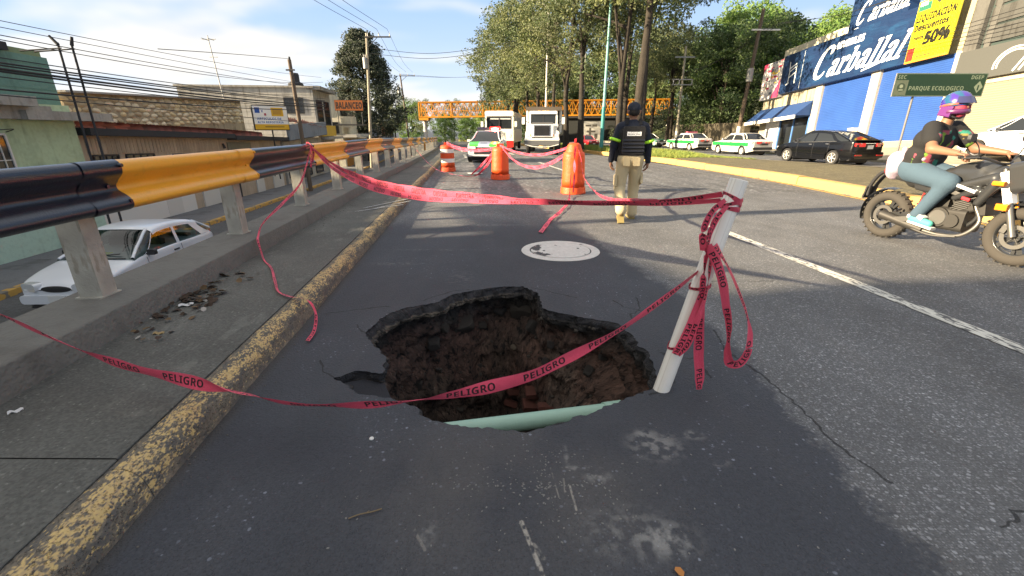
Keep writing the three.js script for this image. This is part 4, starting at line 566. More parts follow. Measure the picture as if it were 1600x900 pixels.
{ // grey shop at the right edge
  const s = thing('grey_shop', 'grey two-storey shop with a cream roller shutter at the right edge', 'shop'); const P = (g, n, m) => { const b = new B(); b.add(g); return b.mesh(n, m, s); };
  const gm = plaster('#4f4f4c', { dirt: 0.25, streak: 0.45, blotch: 0.3 }), gl = plaster('#5d5c58', { dirt: 0.2 });
  P(slabX(SX + 0.1, SX + 10, -22.85, -8, -0.6, 8.5), 'wall', gm); shutter(-22.0, -9, 0.05, 2.5, MS(new THREE.Color(0.23, 0.205, 0.15), 0.7), s, SX + 0.02); P(slabX(SX - 0.02, SX + 0.09, -22.85, -8, 2.4, 2.6), 'lintel', plaster('#b9ae93', {}));
  P(slabX(SX - 0.18, SX + 0.09, -22.9, -22.3, 3.9, 8.4), 'pillar', gl); P(slabX(SX - 0.22, SX + 0.09, -22.3, -8, 6.7, 7.15), 'cornice', gl); P(slabX(SX - 0.10, SX + 0.09, -22.3, -8, 7.15, 8.4), 'parapet', gm);
  const win = P(slabX(SX + 0.03, SX + 0.09, -22.3, -8, 3.95, 6.1), 'window', MP(new THREE.Color(0.055, 0.075, 0.07), 0.08)); for (let i = 0; i < 7; i++) { const b = new B(); b.add(slabX(SX - 0.05, SX + 0.07, -22.1 + i * 1.9, -21.85 + i * 1.9, 3.9, 6.15)); b.mesh('mullion', gl, win); } for (let i = 0; i < 3; i++) { const b = new B(); b.add(slabX(SX - 0.03, SX + 0.08, -22.2, -20.3 + i * 0.1, 4.1 + i * 0.75, 4.75 + i * 0.75)); b.mesh('wall_board', gm, s); }
  for (let i = 0; i < 4; i++) P(slabX(SX - 0.04, SX + 0.09, -22.2, -8, 6.1 + i * 0.16, 6.22 + i * 0.16), 'siding_board', gm);
  const t = cvs(1200, 160, (c, w, h) => { c.fillStyle = '#4f504d'; c.fillRect(0, 0, w, h); c.strokeStyle = '#e8e8e4'; c.lineWidth = 7; for (const k of [0, 14]) { c.beginPath(); c.arc(255, 112, 80 - k, Math.PI * 0.95, Math.PI * 1.62); c.stroke(); } c.lineWidth = 8; c.beginPath(); c.moveTo(262, 150); c.lineTo(330, 18); c.lineTo(388, 150); c.moveTo(340, 30); c.lineTo(286, 150); c.moveTo(300, 96); c.lineTo(366, 96); c.stroke(); c.fillStyle = '#efefec'; c.font = 'bold 88px sans-serif'; c.fillText('G', 440, 72); c.fillText('RUPO', 505, 72); c.font = 'italic bold 76px sans-serif'; c.fillText('CO', 420, 148); c.fillText('CINAS', 530, 148); });
  const q = thing('shop_fascia', 'dark grey fascia board with white initials CA on the grey shop', 'sign'); { const b = new B(); b.add(slabX(SX - 0.24, SX + 0.05, -22.9, -11, 2.62, 3.9)); b.mesh('panel', MS(new THREE.Color(0.085, 0.086, 0.082), 0.6), q); } meshOf('face', faceQ(SX - 0.245, -22.9, -11, 2.62, 3.9), MS('#ffffff', 0.5, { map: t }), q);
}
{ // stone wall beyond the store
  const w = thing('stone_wall', 'low stone retaining wall under the trees left of the furniture store', 'wall'); const m = [plaster('#8c7f68', { dirt: 0.4 }), plaster('#6f6755', { dirt: 0.4 })]; new B().box(0.5, 2.6, 26, 21.6, 0.75, -54.5, 0, -0.06).mesh('wall_body', plaster('#5b5445', { dirt: 0.5 }), w); reseed(41); const gs = [0, 1, 2].map((i) => rock(0.42, i + 50, 1, 0.85));
  for (let r = 0; r < 5; r++) for (let i = 0; i < 18; i++) { const s = meshOf('stone', gs[(i + r) % 3], m[(i * 3 + r) % 2], w); s.position.set(21.4 - 0.06 * (i * 0.7 - 13 + 0), -0.2 + r * 0.5, -41.6 - i * 0.72); s.scale.set(0.35, 0.62, rr(0.8, 1.05)); s.rotation.x = rr(-0.3, 0.3); }
}
// ---------------------------------------------------------------- poles, cables, lamps
const woodM = MS('#ffffff', 0.9, { map: tex(128, 256, (u, v) => { const k = 0.7 + 0.6 * fbm(u * 22, v * 3, 4); return [0.115 * k, 0.085 * k, 0.06 * k]; }, { rx: 1, ry: 0.4 }) }), concPole = plaster('#a29a88', { dirt: 0.3, streak: 0.5 }), greyMetal = MS(new THREE.Color(0.3, 0.3, 0.29), 0.5, { metalness: 0.4 });
{
  const twin = (dx, label) => { const p = thing('pole', label, 'pole', [-11.35 + dx, LOW(-12) + 0.13, -12.35 - dx * 0.6]); new B().rod([0, 0, 0], [0.0, 5.35, -0.1], 0.03, 0.026, 10).mesh('shaft', darkM, p); new B().rod([0, 5.3, -0.1], [-0.16 + dx, 5.5, -0.1], 0.04, 0.03, 8).mesh('bend', darkM, p); new B().rod([-0.9, 5.15, 0], [0.1, 5.22, -0.05], 0.02, 0.015, 6).mesh('arm', darkM, p); };
  twin(0, 'thin black pole before the green house, left of a close pair'); twin(0.22, 'thin black pole before the green house, right of a close pair');
  const p2 = thing('pole', 'dark wooden pole leaning left in front of the grey block building', 'pole', [-12.72, LOW(-28), -28.4]); new B().rod([0, 0, 0], [-0.12, 7.45, 0], 0.13, 0.10, 12).mesh('shaft', woodM, p2); new B().rod([-0.1, 7.42, 0], [-0.1, 7.6, 0], 0.07, 0.05).mesh('cap', darkM, p2); new B().box(0.5, 0.08, 0.08, -0.1, 6.9, 0.1).mesh('bracket', darkM, p2);
  const bigPole = (label, x, z, h, lean, m, arm, tr) => {
    const p = thing('utility_pole', label, 'utility pole', [x, LOW(z), z]); new B().rod([0, 0, 0], [lean, h, 0], 0.17, 0.12, 12).mesh('shaft', m, p);
    new B().box(arm, 0.12, 0.12, lean + arm * 0.42, h - 0.35, 0.12).bar([lean + arm * 0.4, h - 0.4, 0.1], [lean, h - 1.3, 0.1], 0.05, 0.05).mesh('crossarm', darkM, p);
    for (let i = 0; i < 3; i++) new B().rod([lean + arm * (0.05 + 0.42 * i), h - 0.3, 0.12], [lean + arm * (0.05 + 0.42 * i), h + 0.02, 0.12], 0.05, 0.03, 8).mesh('insulator', greyMetal, p);
    if (tr) { const t = new B().rod([lean - 0.38, h - 3.2, 0.1], [lean - 0.38, h - 2.2, 0.1], 0.24, 0.24, 14).mesh('transformer', greyMetal, p); new B().rod([lean - 0.45, h - 2.2, 0.1], [lean - 0.5, h - 1.9, 0.1], 0.04).rod([lean - 0.3, h - 2.2, 0.1], [lean - 0.3, h - 1.9, 0.1], 0.04).mesh('bushing', greyMetal, t); }
    return p;
  };
  bigPole('tall pale concrete utility pole with crossarm before the dark rounded tree', -15.35, -50, 13.0, 0.85, concPole, 2.6, true);
  bigPole('dark utility pole with a short crossarm near the left end of the footbridge', -18.6, -85, 13.6, -0.9, woodM, 2.8, true);
  bigPole('utility pole beside the green house, nearest of the tall poles', -14.4, -3, 12.8, 0.1, concPole, 2.4, false);
  const ant = thing('antenna_mast', 'thin television antenna mast at the left corner of the grey block building', 'antenna', [-21.4, 0.2, -36]); new B().rod([0, 0, 0], [-0.5, 7.6, 0], 0.05, 0.03, 8).mesh('mast', greyMetal, ant); new B().box(1.0, 0.04, 0.04, -0.45, 7.35, 0).box(0.04, 0.04, 0.9, -0.7, 7.35, 0).box(0.04, 0.04, 0.7, -0.3, 7.35, 0).box(0.6, 0.04, 0.04, -0.35, 6.2, 0).mesh('aerial', greyMetal, ant);
  const cab = MS(new THREE.Color(0.012, 0.012, 0.013), 0.7);
  const cable = (pts, r, label, group) => { const c = new B().tube(pts, r, 36, 5).mesh('power_cable', cab); tag(c, label, 'cable', group); c.name = numbered('power_cable'); };
  const L = [[[-10.78, 3.54, -10.65], [-12.07, 4.09, -23.07], 0.008], [[-10.77, 3.41, -10.6], [-12.79, 4.06, -29.36], 0.008], [[-10.76, 3.25, -10.53], [-12.04, 3.6, -22.86], 0.01], [[-10.76, 3.16, -10.5], [-11.6, 3.36, -18.8], 0.01], [[-10.75, 2.8, -10.36], [-12.01, 3.0, -22.59], 0.012], [[-10.74, 2.7, -10.32], [-12.01, 2.89, -22.54], 0.02], [[-10.74, 2.65, -10.3], [-12.01, 2.83, -22.51], 0.018], [[-10.74, 2.58, -10.28], [-12.0, 2.69, -22.45], 0.028], [[-10.74, 2.53, -10.26], [-11.92, 2.58, -21.73], 0.024], [[-10.73, 2.42, -10.22], [-11.92, 2.51, -21.7], 0.012], [[-10.72, 2.17, -10.11], [-11.98, 2.32, -22.28], 0.02], [[-10.72, 2.06, -10.08], [-11.26, 1.99, -15.5], 0.012]];
  L.forEach(([a, b, r], i) => {
    const f = (t) => [lerp(a[0], b[0], t), lerp(a[1], b[1], t) + (i < 11 ? 0.16 * (t * t - t) : 0), lerp(a[2], b[2], t)]; const te = (-29 - a[2]) / (b[2] - a[2]);
    cable([f(-1.3), f(-0.5), f(0), f(0.35), f(0.7), f(1), f(lerp(1, te, 0.5)), f(te), f(te * 1.25)], r, r > 0.017 ? 'thick black cable sagging along the street in front of the green house' : 'thin black cable running along the street in front of the green house', r > 0.017 ? 'thick cables above the side street' : 'thin cables above the side street');
  });
  cable([[-11.7, 3.9, -28.4 + 12], [-12.2, 4.55, -22], [-12.84, 5.25, -28.4]], 0.012, 'thin cable ending at the top of the dark wooden pole', null);
  const top3 = [-14.5, 10.85, -49.9], top4 = [-19.5, 12.1 - 0.9, -84.9];
  for (let i = 0; i < 3; i++) { const x0 = -14.3 + i * 1.0, x3 = top3[0] + i * 1.05; cable([[x0, 10.9, -3], [lerp(x0, x3, 0.3), 10.35, -17], [lerp(x0, x3, 0.65), 10.25, -34], [x3, top3[1], top3[2]]], 0.018, 'high cable arriving from the left at the tall concrete utility pole', 'high cables reaching the tall concrete pole'); cable([[x3, top3[1], top3[2]], [lerp(x3, top4[0] + i * 1.1, 0.5), 10.2, -67], [top4[0] + i * 1.1, top4[1] - 0.3, top4[2]]], 0.016, 'high cable between the two tall utility poles on the left', 'high cables between the left utility poles'); }
  for (let i = 0; i < 2; i++) { cable([[-14.6, 9.2 - i * 0.5, -50], [-8, 8.7 - i * 0.45, -50], [0, 9.9 - i * 0.4, -51], [9, 12 - i * 0.4, -52]], 0.022, 'cable crossing the road from the tall concrete utility pole to the trees', 'upper cables crossing the road'); cable([[-19.4, 10.6 - i * 0.25, -85], [-10, 10.2, -86], [2, 11.2 - i * 0.2, -87], [8, 12, -88]], 0.024, 'cable crossing the road above the left end of the footbridge', 'far cables crossing the road'); }
  // right-hand poles
  const rp = (label, x, y, z, h, lean, w, m) => { const p = thing('utility_pole', label, 'utility pole', [x, y, z]); new B().rod([0, 0, 0], [lean, h, 0], w, w * 0.75, 12).mesh('shaft', m, p); new B().rod([0, 0, 0], [lean * 0.16, h * 0.16, 0], w * 1.06, w * 1.03, 12).mesh('painted_foot', whiteM, p); return p; };
  const r1 = rp('tall brown utility pole with white foot beside the stone wall', 19.55, 0.0, -40.6, 10.5, 0.5, 0.17, woodM); new B().box(2.3, 0.11, 0.11, 0.9, 9.0, 0.1).mesh('crossarm', whiteM, r1); new B().rod([0.2, 5.2, 0.1], [0.2, 6.2, 0.1], 0.25, 0.25, 12).mesh('transformer', greyMetal, r1);
  rp('shorter brown pole with white foot left of the tall brown utility pole', 22.2, -0.3, -50.5, 7.3, 0.1, 0.13, woodM);
  rp('slim dark pole with white foot above the farther white and green taxi', 24.6, -0.4, -58, 8, 0, 0.13, woodM);
  const r4 = rp('pale concrete pole with a square double crossarm near the bridge stair', 17.6, -0.25, -50, 9.6, -0.1, 0.14, concPole); new B().box(2.1, 0.09, 0.09, -0.08, 6.55, 0.1).box(2.1, 0.09, 0.09, -0.08, 6.05, 0.1).box(0.09, 0.6, 0.09, -1.0, 6.3, 0.1).box(0.09, 0.6, 0.09, 0.9, 6.3, 0.1).box(0.09, 0.6, 0.09, -0.4, 6.3, 0.1).mesh('crossarm', greyMetal, r4); new B().box(2.0, 0.1, 0.1, -0.1, 8.6, 0.1).mesh('upper_crossarm', greyMetal, r4);
  for (let i = 0; i < 3; i++) cable([[17.0 + i * 0.5, 6.6, -50], [19, 7.6, -43], [20.2 + i * 0.3, 9.0, -40.5], [20.2, 8.0, -30], [20.5 + i * 0.1, 8.4 - i * 0.3, -14]], 0.014, 'cable running along the right shops from the tall brown pole', 'cables in front of the shops');
  for (let i = 0; i < 4; i++) cable([[20.25, 5.2 + i * 0.16, -26], [20.0, 5.35 + i * 0.18, -20], [19.7, 5.9 + i * 0.2, -10]], 0.013, 'cable crossing in front of the grey shop and the yellow banner', 'low cables before the grey shop');
  // street lamps
  const teal = MS(new THREE.Color(0.16, 0.36, 0.34), 0.5), lamp = (label, x, z, h, m, r) => { const y = gy(x, z) + 0.2, p = thing('street_lamp', label, 'street lamp', [x, y, z]); new B().rod([0, 0, 0], [0.02, h, 0], r, r * 0.55, 12).mesh('shaft', m, p); if (m === teal) new B().rod([0, 0, 0], [0.0, 3.1, 0], r * 1.18, r * 1.05, 12).mesh('painted_lower_shaft', MS(new THREE.Color(0.035, 0.22, 0.21), 0.5), p); new B().tube([[0.02, h - 0.1, 0], [-0.4, h + 0.5, 0], [-1.7, h + 0.8, 0]], 0.05, 10, 6).mesh('arm', m, p); new B().rbox(0.8, 0.14, 0.3, 0.05, -2.0, h + 0.78, 0).mesh('lamp_head', greyMetal, p); new B().rod([0, -0.05, 0], [0, 0.12, 0], 0.28, 0.25, 12).mesh('base', cementM, p); };
  lamp('turquoise street lamp pole between the tree trunks behind the officer', 6.78, -35.2, 11.5, teal, 0.13); lamp('cream street lamp pole rising behind the white dump truck', 3.35, -47, 12, whiteM, 0.13); lamp('cream street lamp pole between two trunks right of the dump truck', 8.9, -60, 11, whiteM, 0.13); lamp('slender pale street lamp pole behind the dump truck, farthest of the row', 6.6, -74, 11, whiteM, 0.12);
  // road sign
  const steelPole = MS(new THREE.Color(0.14, 0.14, 0.14), 0.6), rs = thing('road_sign', 'green road sign reading PARQUE ECOLOGICO on a slim pole by the median', 'sign', [11.72, 0.18, -14]); const t = cvs(900, 216, (c, w, h) => { c.fillStyle = '#163420'; c.fillRect(0, 0, w, h); c.strokeStyle = '#6f7c66'; c.lineWidth = 5; c.strokeRect(4, 4, w - 8, h - 8); c.fillStyle = '#636b57'; c.fillRect(8, 62, 122, 144); c.fillStyle = '#3d4a38'; c.beginPath(); c.arc(69, 132, 42, 0, 7); c.fill(); c.fillStyle = '#8f977f'; c.beginPath(); c.arc(69, 122, 18, 0, 7); c.fill(); c.fillRect(45, 150, 48, 12); c.fillStyle = '#7d8871'; c.font = 'bold 50px sans-serif'; c.fillText('SEC', 14, 52); c.fillText('DGEP', 740, 54); c.font = 'bold 56px sans-serif'; c.fillText('PARQUE ECOLOGICO', 144, 160, 590); c.beginPath(); c.moveTo(840, 70); c.lineTo(884, 128); c.lineTo(840, 186); c.lineTo(796, 128); c.fill(); c.fillStyle = '#163420'; c.fillRect(832, 110, 14, 50); });
  new B().box(2.62, 0.62, 0.03, 0.63, 2.42, 0.0).mesh('plate', greyMetal, rs); meshOf('face', quad([-0.67, 2.12, 0.02], [1.93, 2.12, 0.02], [1.93, 2.72, 0.02], [-0.67, 2.72, 0.02]), MS('#ffffff', 0.55, { map: t }), rs); new B().rod([0, 0, -0.05], [0, 2.7, -0.05], 0.03, 0.03, 10).mesh('shaft', steelPole, rs); new B().box(2.5, 0.05, 0.03, 0.63, 2.55, -0.035).mesh('brace', greyMetal, rs);
}
// ---------------------------------------------------------------- footbridge
{
  const f = thing('footbridge', 'yellow steel lattice footbridge spanning the whole road behind the vehicles', 'bridge', [0, 0, -90]), yel = MS(new THREE.Color(0.66, 0.27, 0.015), 0.55), y0 = 3.75, y1 = 6.35, x0 = -17.6, x1 = 30.8, tilt = (x) => 0.012 * (x + 17);
  for (const z of [0, -2.2]) {
    new B().bar([x0, y0 + tilt(x0), z], [x1, y0 + tilt(x1), z], 0.2, 0.26).mesh('bottom_chord', yel, f); new B().bar([x0, y1 + tilt(x0), z], [x1, y1 + tilt(x1), z], 0.2, 0.22).mesh('top_chord', yel, f); new B().bar([x0, y0 + 1.1 + tilt(x0), z], [x1, y0 + 1.1 + tilt(x1), z], 0.06, 0.06).mesh('hand_rail', yel, f);
    const n = 40; for (let i = 0; i < n; i++) { const a = lerp(x0, x1, i / n), b = lerp(x0, x1, (i + 1) / n); for (const [p, q] of [[a, b], [b, a]]) new B().bar([p, y0 + tilt(p), z + 0.01], [q, y1 + tilt(q), z + 0.01], 0.07, 0.09).mesh('diagonal', yel, f); new B().bar([a, y0 + tilt(a), z], [a, y1 + tilt(a), z], i % 5 ? 0.07 : 0.2, i % 5 ? 0.07 : 0.2).mesh('upright', yel, f); }
  }
  new B().bar([x0, y0 - 0.05 + tilt(x0), -1.1], [x1, y0 - 0.05 + tilt(x1), -1.1], 2.2, 0.12).mesh('deck', MS(new THREE.Color(0.25, 0.12, 0.03), 0.8), f); new B().bar([x0, y1 + 0.05 + tilt(x0), -1.1], [x1, y1 + 0.05 + tilt(x1), -1.1], 2.5, 0.05).mesh('roof', yel, f);
  for (const x of [-16.8, 30.2]) { const m = new B().rod([x, -2.5, -1.1], [x, y0, -1.1], 0.42, 0.36, 14).mesh('pillar', whiteM, f); new B().box(1.8, 0.5, 2.4, x, y0 - 0.3, -1.1).mesh('pillar_head', yel, m); new B().rod([x, -2.5, -1.1], [x, -0.1, -1.1], 0.46, 0.46, 14).mesh('striped_base', yel, m); }
  new B().box(1.2, 0.1, 9, 33, 1.9, -4, 0.5).mesh('stair', yel, f);
  const ad = thing('advert_panel', 'pale advert panel standing under the footbridge between the trunks', 'sign', [14.6, -1.0, -86]); new B().box(3.6, 3.6, 0.2, 0, 2.2, 0).mesh('panel', darkM, ad); meshOf('face', quad([-1.7, 0.5, 0.11], [1.7, 0.5, 0.11], [1.7, 3.9, 0.11], [-1.7, 3.9, 0.11]), MS('#ffffff', 0.6, { map: cvs(128, 128, (c) => { c.fillStyle = '#c9c4b8'; c.fillRect(0, 0, 128, 128); c.fillStyle = '#5d584f'; for (const q of [[20, 20, 40, 12], [66, 18, 34, 16], [46, 40, 14, 50], [30, 58, 60, 12], [84, 78, 22, 34], [24, 84, 30, 18]]) c.fillRect(...q); }) }), ad); for (const x of [-1.5, 1.5]) new B().rod([x, -0.4, 0], [x, 0.5, 0], 0.08).mesh('leg', darkM, ad);
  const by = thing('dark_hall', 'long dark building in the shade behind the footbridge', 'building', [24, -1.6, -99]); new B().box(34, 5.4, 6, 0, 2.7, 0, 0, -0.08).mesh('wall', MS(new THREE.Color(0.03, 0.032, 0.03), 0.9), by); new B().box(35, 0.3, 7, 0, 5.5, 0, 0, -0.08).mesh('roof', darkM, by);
}
// ---------------------------------------------------------------- trees
const barkM = MS('#ffffff', 0.95, { map: tex(256, 256, (u, v) => { const a = fbm(u * 14, v * 5, 5, 2), m = ss(0.55, 0.72, fbm(u * 5 + 3, v * 6, 4, 1)); const k = 0.45 + 1.0 * a; return [lerp(0.044, 0.10, m) * k, lerp(0.036, 0.09, m) * k, lerp(0.028, 0.07, m) * k]; }, { rx: 1, ry: 0.5 }), bumpMap: rep(pitted, 2.2), bumpScale: 0.03 });
function tapered(pts, r0, r1, seg = 10, rad = 8) {
  const c = new THREE.CatmullRomCurve3(pts.map((p) => V(...p))), g = new THREE.TubeGeometry(c, seg, 1, rad), p = g.attributes.position, n = g.attributes.normal;
  for (let j = 0; j <= seg; j++) { const t = j / seg, q = c.getPointAt(t), r = lerp(r0, r1, Math.pow(t, 0.8)) * (1 + 0.35 * Math.pow(1 - t, 14)); for (let i = 0; i <= rad; i++) { const k = j * (rad + 1) + i, w = r * (0.92 + 0.2 * vn(i * 1.7 + pts[0][0] * 3, j * 0.6)); p.setXYZ(k, q.x + n.getX(k) * w, q.y + n.getY(k) * w, q.z + n.getZ(k) * w); } }
  g.computeVertexNormals(); return g;
}
const leafM = new THREE.MeshPhysicalMaterial({ color: 0xffffff, vertexColors: true, roughness: 0.85, transmission: 0.42, thickness: 0, side: THREE.DoubleSide });
function leaves(clusters, per, size, cols, asp = 0.5) {   // clusters: [x, y, z, radius, flatten]
  const n = clusters.length * per, P = new Float32Array(n * 18), K = new Float32Array(n * 18); let o = 0; const a = V(), b = V(), c = V();
  for (const cl of clusters) {
    const tone = rr(0.7, 1.25), mix = rnd();
    for (let i = 0; i < per; i++) {
      let x, y, z, d; do { x = rr(-1, 1); y = rr(-1, 1); z = rr(-1, 1); d = x * x + y * y + z * z; } while (d > 1); const k = Math.pow(d, -0.18);
      x = cl[0] + x * k * cl[3]; y = cl[1] + y * k * cl[3] * (cl[4] ?? 0.7); z = cl[2] + z * k * cl[3];
      a.set(rr(-1, 1), rr(-1.1, 0.5), rr(-1, 1)).normalize(); b.set(rr(-1, 1), rr(-0.4, 0.4), rr(-1, 1)).cross(a).normalize(); c.crossVectors(a, b); const s = size * rr(0.5, 1.6), w = s * asp, f = s * 0.14;
      const T = [0, 0, 0, a.x * s * 0.5 + b.x * w * 0.5 + c.x * f, a.y * s * 0.5 + b.y * w * 0.5 + c.y * f, a.z * s * 0.5 + b.z * w * 0.5 + c.z * f, a.x * s, a.y * s, a.z * s, 0, 0, 0, a.x * s, a.y * s, a.z * s, a.x * s * 0.5 - b.x * w * 0.5 + c.x * f, a.y * s * 0.5 - b.y * w * 0.5 + c.y * f, a.z * s * 0.5 - b.z * w * 0.5 + c.z * f];
      const t = tone * rr(0.75, 1.3), q = clamp(mix + rr(-0.35, 0.35), 0, 1), r = lerp(cols[0][0], cols[1][0], q) * t, g = lerp(cols[0][1], cols[1][1], q) * t, bl = lerp(cols[0][2], cols[1][2], q) * t;
      for (let v = 0; v < 6; v++) { P[o + v * 3] = x + T[v * 3]; P[o + v * 3 + 1] = y + T[v * 3 + 1]; P[o + v * 3 + 2] = z + T[v * 3 + 2]; K[o + v * 3] = r; K[o + v * 3 + 1] = g; K[o + v * 3 + 2] = bl; } o += 18;
    }
  }
  const g = new THREE.BufferGeometry(); g.setAttribute('position', new THREE.BufferAttribute(P, 3)); g.setAttribute('color', new THREE.BufferAttribute(K, 3)); g.computeVertexNormals(); return g;
}
// a street tree: bare trunk, forking limbs, crown of leaf clusters at the limb ends
function treeProto(sd, { h = 16, base = 6, R = 5, r0 = 0.3, fork = 5, clusters = 120, per = 80, leaf = 0.21, cols, shape = 1, lean = 0.3, limbs = 16 }) {
  reseed(sd); const tr = new B(), top = [rr(-lean, lean) * 1.5, h * 0.72, rr(-lean, lean)], mid = [rr(-lean, lean), fork, rr(-lean, lean)];
  tr.add(tapered([[0, -0.4, 0], [mid[0] * 0.3, fork * 0.5, mid[2] * 0.4], mid, [lerp(mid[0], top[0], 0.5), lerp(fork, top[1], 0.5), top[2] * 0.6], top], r0, r0 * 0.28, 16, 10));
  const cl = [];
  for (let i = 0; i < clusters; i++) { const t = Math.pow(rnd(), 0.85), y = base + (h - base) * t, w = R * (shape === 2 ? Math.pow(1 - t, 0.55) * (0.75 + 0.25 * Math.min(1, t * 6)) : Math.sqrt(Math.max(0.06, 1 - Math.pow(Math.abs(t * 2 - 0.85) / 1.2, 2.2)))), a = rr(0, 6.283), q = Math.sqrt(rr(0.12, 1)) * w * rr(0.82, 1.12); cl.push([top[0] * t + Math.cos(a) * q, y + rr(-0.5, 0.5), Math.sin(a) * q + top[2] * t, rr(0.65, 1.25) * (shape === 2 ? 0.75 : 1), rr(0.55, 0.9)]); }
  const nl = shape === 2 ? 5 : limbs;
  for (let i = 0; i < nl; i++) { const c = cl[Math.floor(i * clusters / nl)], s = clamp(fork + (i / nl) * (top[1] - fork) * 0.8, fork * 0.85, top[1]), k = (s - fork) / (top[1] - fork), p = [lerp(mid[0], top[0], k), s, lerp(mid[2], top[2], k)]; const e = [c[0] * 0.92, Math.max(c[1], s + 1.2), c[2] * 0.92]; tr.add(tapered([p, [lerp(p[0], e[0], 0.35) + rr(-0.3, 0.3), lerp(p[1], e[1], 0.45), lerp(p[2], e[2], 0.35) + rr(-0.3, 0.3)], e], r0 * rr(0.35, 0.55), r0 * 0.07, 8, 6)); }
  return { trunk: tr.geo(), crown: leaves(cl, per, leaf, cols) };
}
function plant(name, p, label, x, y, z, ry, s, sxz = 1, group) { const t = thing(name, label, 'tree', [x, y, z], ry, group); t.scale.set(s * sxz, s, s * sxz); meshOf('trunk', p.trunk, barkM, t); meshOf('crown', p.crown, leafM, t); return t; }
{
  const olive = [[0.062, 0.102, 0.028], [0.160, 0.178, 0.052]], green = [[0.075, 0.165, 0.024], [0.20, 0.31, 0.044]], deep = [[0.050, 0.105, 0.026], [0.13, 0.195, 0.042]];
  const A = treeProto(101, { h: 19, base: 9.2, R: 5.0, r0: 0.42, fork: 9, clusters: 115, limbs: 9, per: 115, cols: olive }), F2 = treeProto(107, { h: 17, base: 7.8, R: 4.2, r0: 0.3, fork: 4.4, clusters: 110, per: 115, cols: olive, lean: 0.5, limbs: 5 }), Bp = treeProto(102, { h: 16, base: 5.6, R: 5.2, r0: 0.27, fork: 4.6, clusters: 105, limbs: 10, per: 115, cols: olive, lean: 0.6 }), Cp = treeProto(103, { h: 17, base: 5.2, R: 5.6, r0: 0.24, fork: 6.5, clusters: 110, limbs: 11, per: 115, cols: olive, lean: 0.4 });
  const G1 = treeProto(104, { h: 12, base: 2.2, R: 4.8, r0: 0.3, fork: 2.5, clusters: 150, per: 90, leaf: 0.3, cols: green }), D1 = treeProto(105, { h: 12, base: 0.9, R: 5.2, r0: 0.25, fork: 2.2, clusters: 180, per: 85, leaf: 0.3, cols: deep }), K = treeProto(106, { h: 16, base: 4.2, R: 5.6, r0: 0.45, fork: 4, clusters: 400, per: 90, leaf: 0.26, cols: [[0.034, 0.052, 0.028], [0.066, 0.084, 0.040]], shape: 2 });
  const ground = (x, z) => gy(x, z) + 0.2;
  const row = [[8.7, -33, A, 0.4, 1.0, 1, 'thickest trunked tree on the median, directly behind the officer'], [8.0, -35.5, F2, 1.1, 1.0, 1, 'forked tree on the median left of the thick trunk behind the officer'], [5.65, -38.5, A, 2.0, 0.72, 1, 'straight dark trunked tree at the right edge of the dump truck'], [5.0, -43, Bp, 3.2, 1.05, 1, 'tree with a curved trunk rising over the dump truck cab'], [4.2, -49, Cp, 4.1, 1.0, 1, 'median tree rising behind the left half of the dump truck'], [2.9, -56, Bp, 5.0, 1.05, 1, 'median tree rising between the dump truck and the white bus'], [2.0, -61, Cp, 0.9, 1.05, 1.05, 'median tree rising over the right half of the white bus'], [0.9, -66, Bp, 2.5, 1.05, 1.1, 'right one of two close trunks rising over the white bus'], [0.3, -70.5, Cp, 3.6, 1.05, 1.1, 'left one of two close trunks rising over the white bus'], [-0.9, -77, Bp, 5.6, 1.05, 1.15, 'leftmost and farthest tree of the median row']];
  for (const [x, z, p, ry, s, k, l] of row) plant('median_tree', p, l, x, ground(x, z), z, ry, s, k);
  for (const [x, z, p, ry, s, l] of [[11.5, -42, A, 1.3, 0.9, 'median tree with a pale crown right of the officer, nearer of two'], [12.2, -52, A, 0.2, 0.95, 'median tree with a pale crown right of the officer, farther of two'], [18.9, -57, A, 4.4, 0.62, 'slim forked tree left of the pale pole with the square crossarm'], [19.8, -58.5, A, 2.4, 0.66, 'slim tree just left of the white bridge pillar'], [18.0, -61, A, 5.4, 0.7, 'slim leaning tree farthest in the group before the bridge end'], [31, -68, D1, 0.3, 1.2, 'dark leafy tree behind the pale pole with the square crossarm']]) plant('roadside_tree', p, l, x, gy(x, z) + 0.1, z, ry, s);
  for (const [x, y, z, p, ry, s, l] of [[25.0, 0.8, -47, D1, 0.5, 0.85, 'dark tree above the stone wall, right of the tall brown pole'], [23.6, 0.4, -54, D1, 2.2, 0.95, 'dark tree above the stone wall, left of the tall brown pole'], [27.8, -0.4, -62, D1, 3.9, 1.0, 'dark tree behind the slim dark pole'], [29.5, 2.2, -52, G1, 0.8, 0.72, 'bright green tree above the white parapet of the store'], [34.5, 2.5, -53, G1, 2.9, 0.86, 'bright green tree left of the square roof sign'], [27.0, 2.6, -57.5, G1, 4.6, 1.0, 'bright green tree behind the tall brown pole, lower crown'], [31, 2.6, -64, G1, 1.9, 1.08, 'tallest bright green tree left of the store'], [39.5, 3.0, -60, G1, 0.2, 0.95, 'bright green tree behind the square roof sign'], [33, 0.5, -84, D1, 1.2, 1.25, 'dark tree at the back, right of the bridge end'], [37, 1, -78, D1, 2.0, 1.3, 'dark tree farthest back on the right']]) plant('hillside_tree', p, l, x, y, z, ry, s);
  [[3, -104, 1.3], [9, -108, 1.5], [15, -112, 1.4], [21, -108, 1.6], [27, -104, 1.5], [-2, -116, 1.2], [33, -100, 1.6]].forEach(([x, z, s], i) => plant('backdrop_tree', D1, 'dark tree in the shade behind the right half of the footbridge', x, gy(x, z) - 0.5, z, i * 1.7, s, 1, 'dark trees behind the footbridge'));
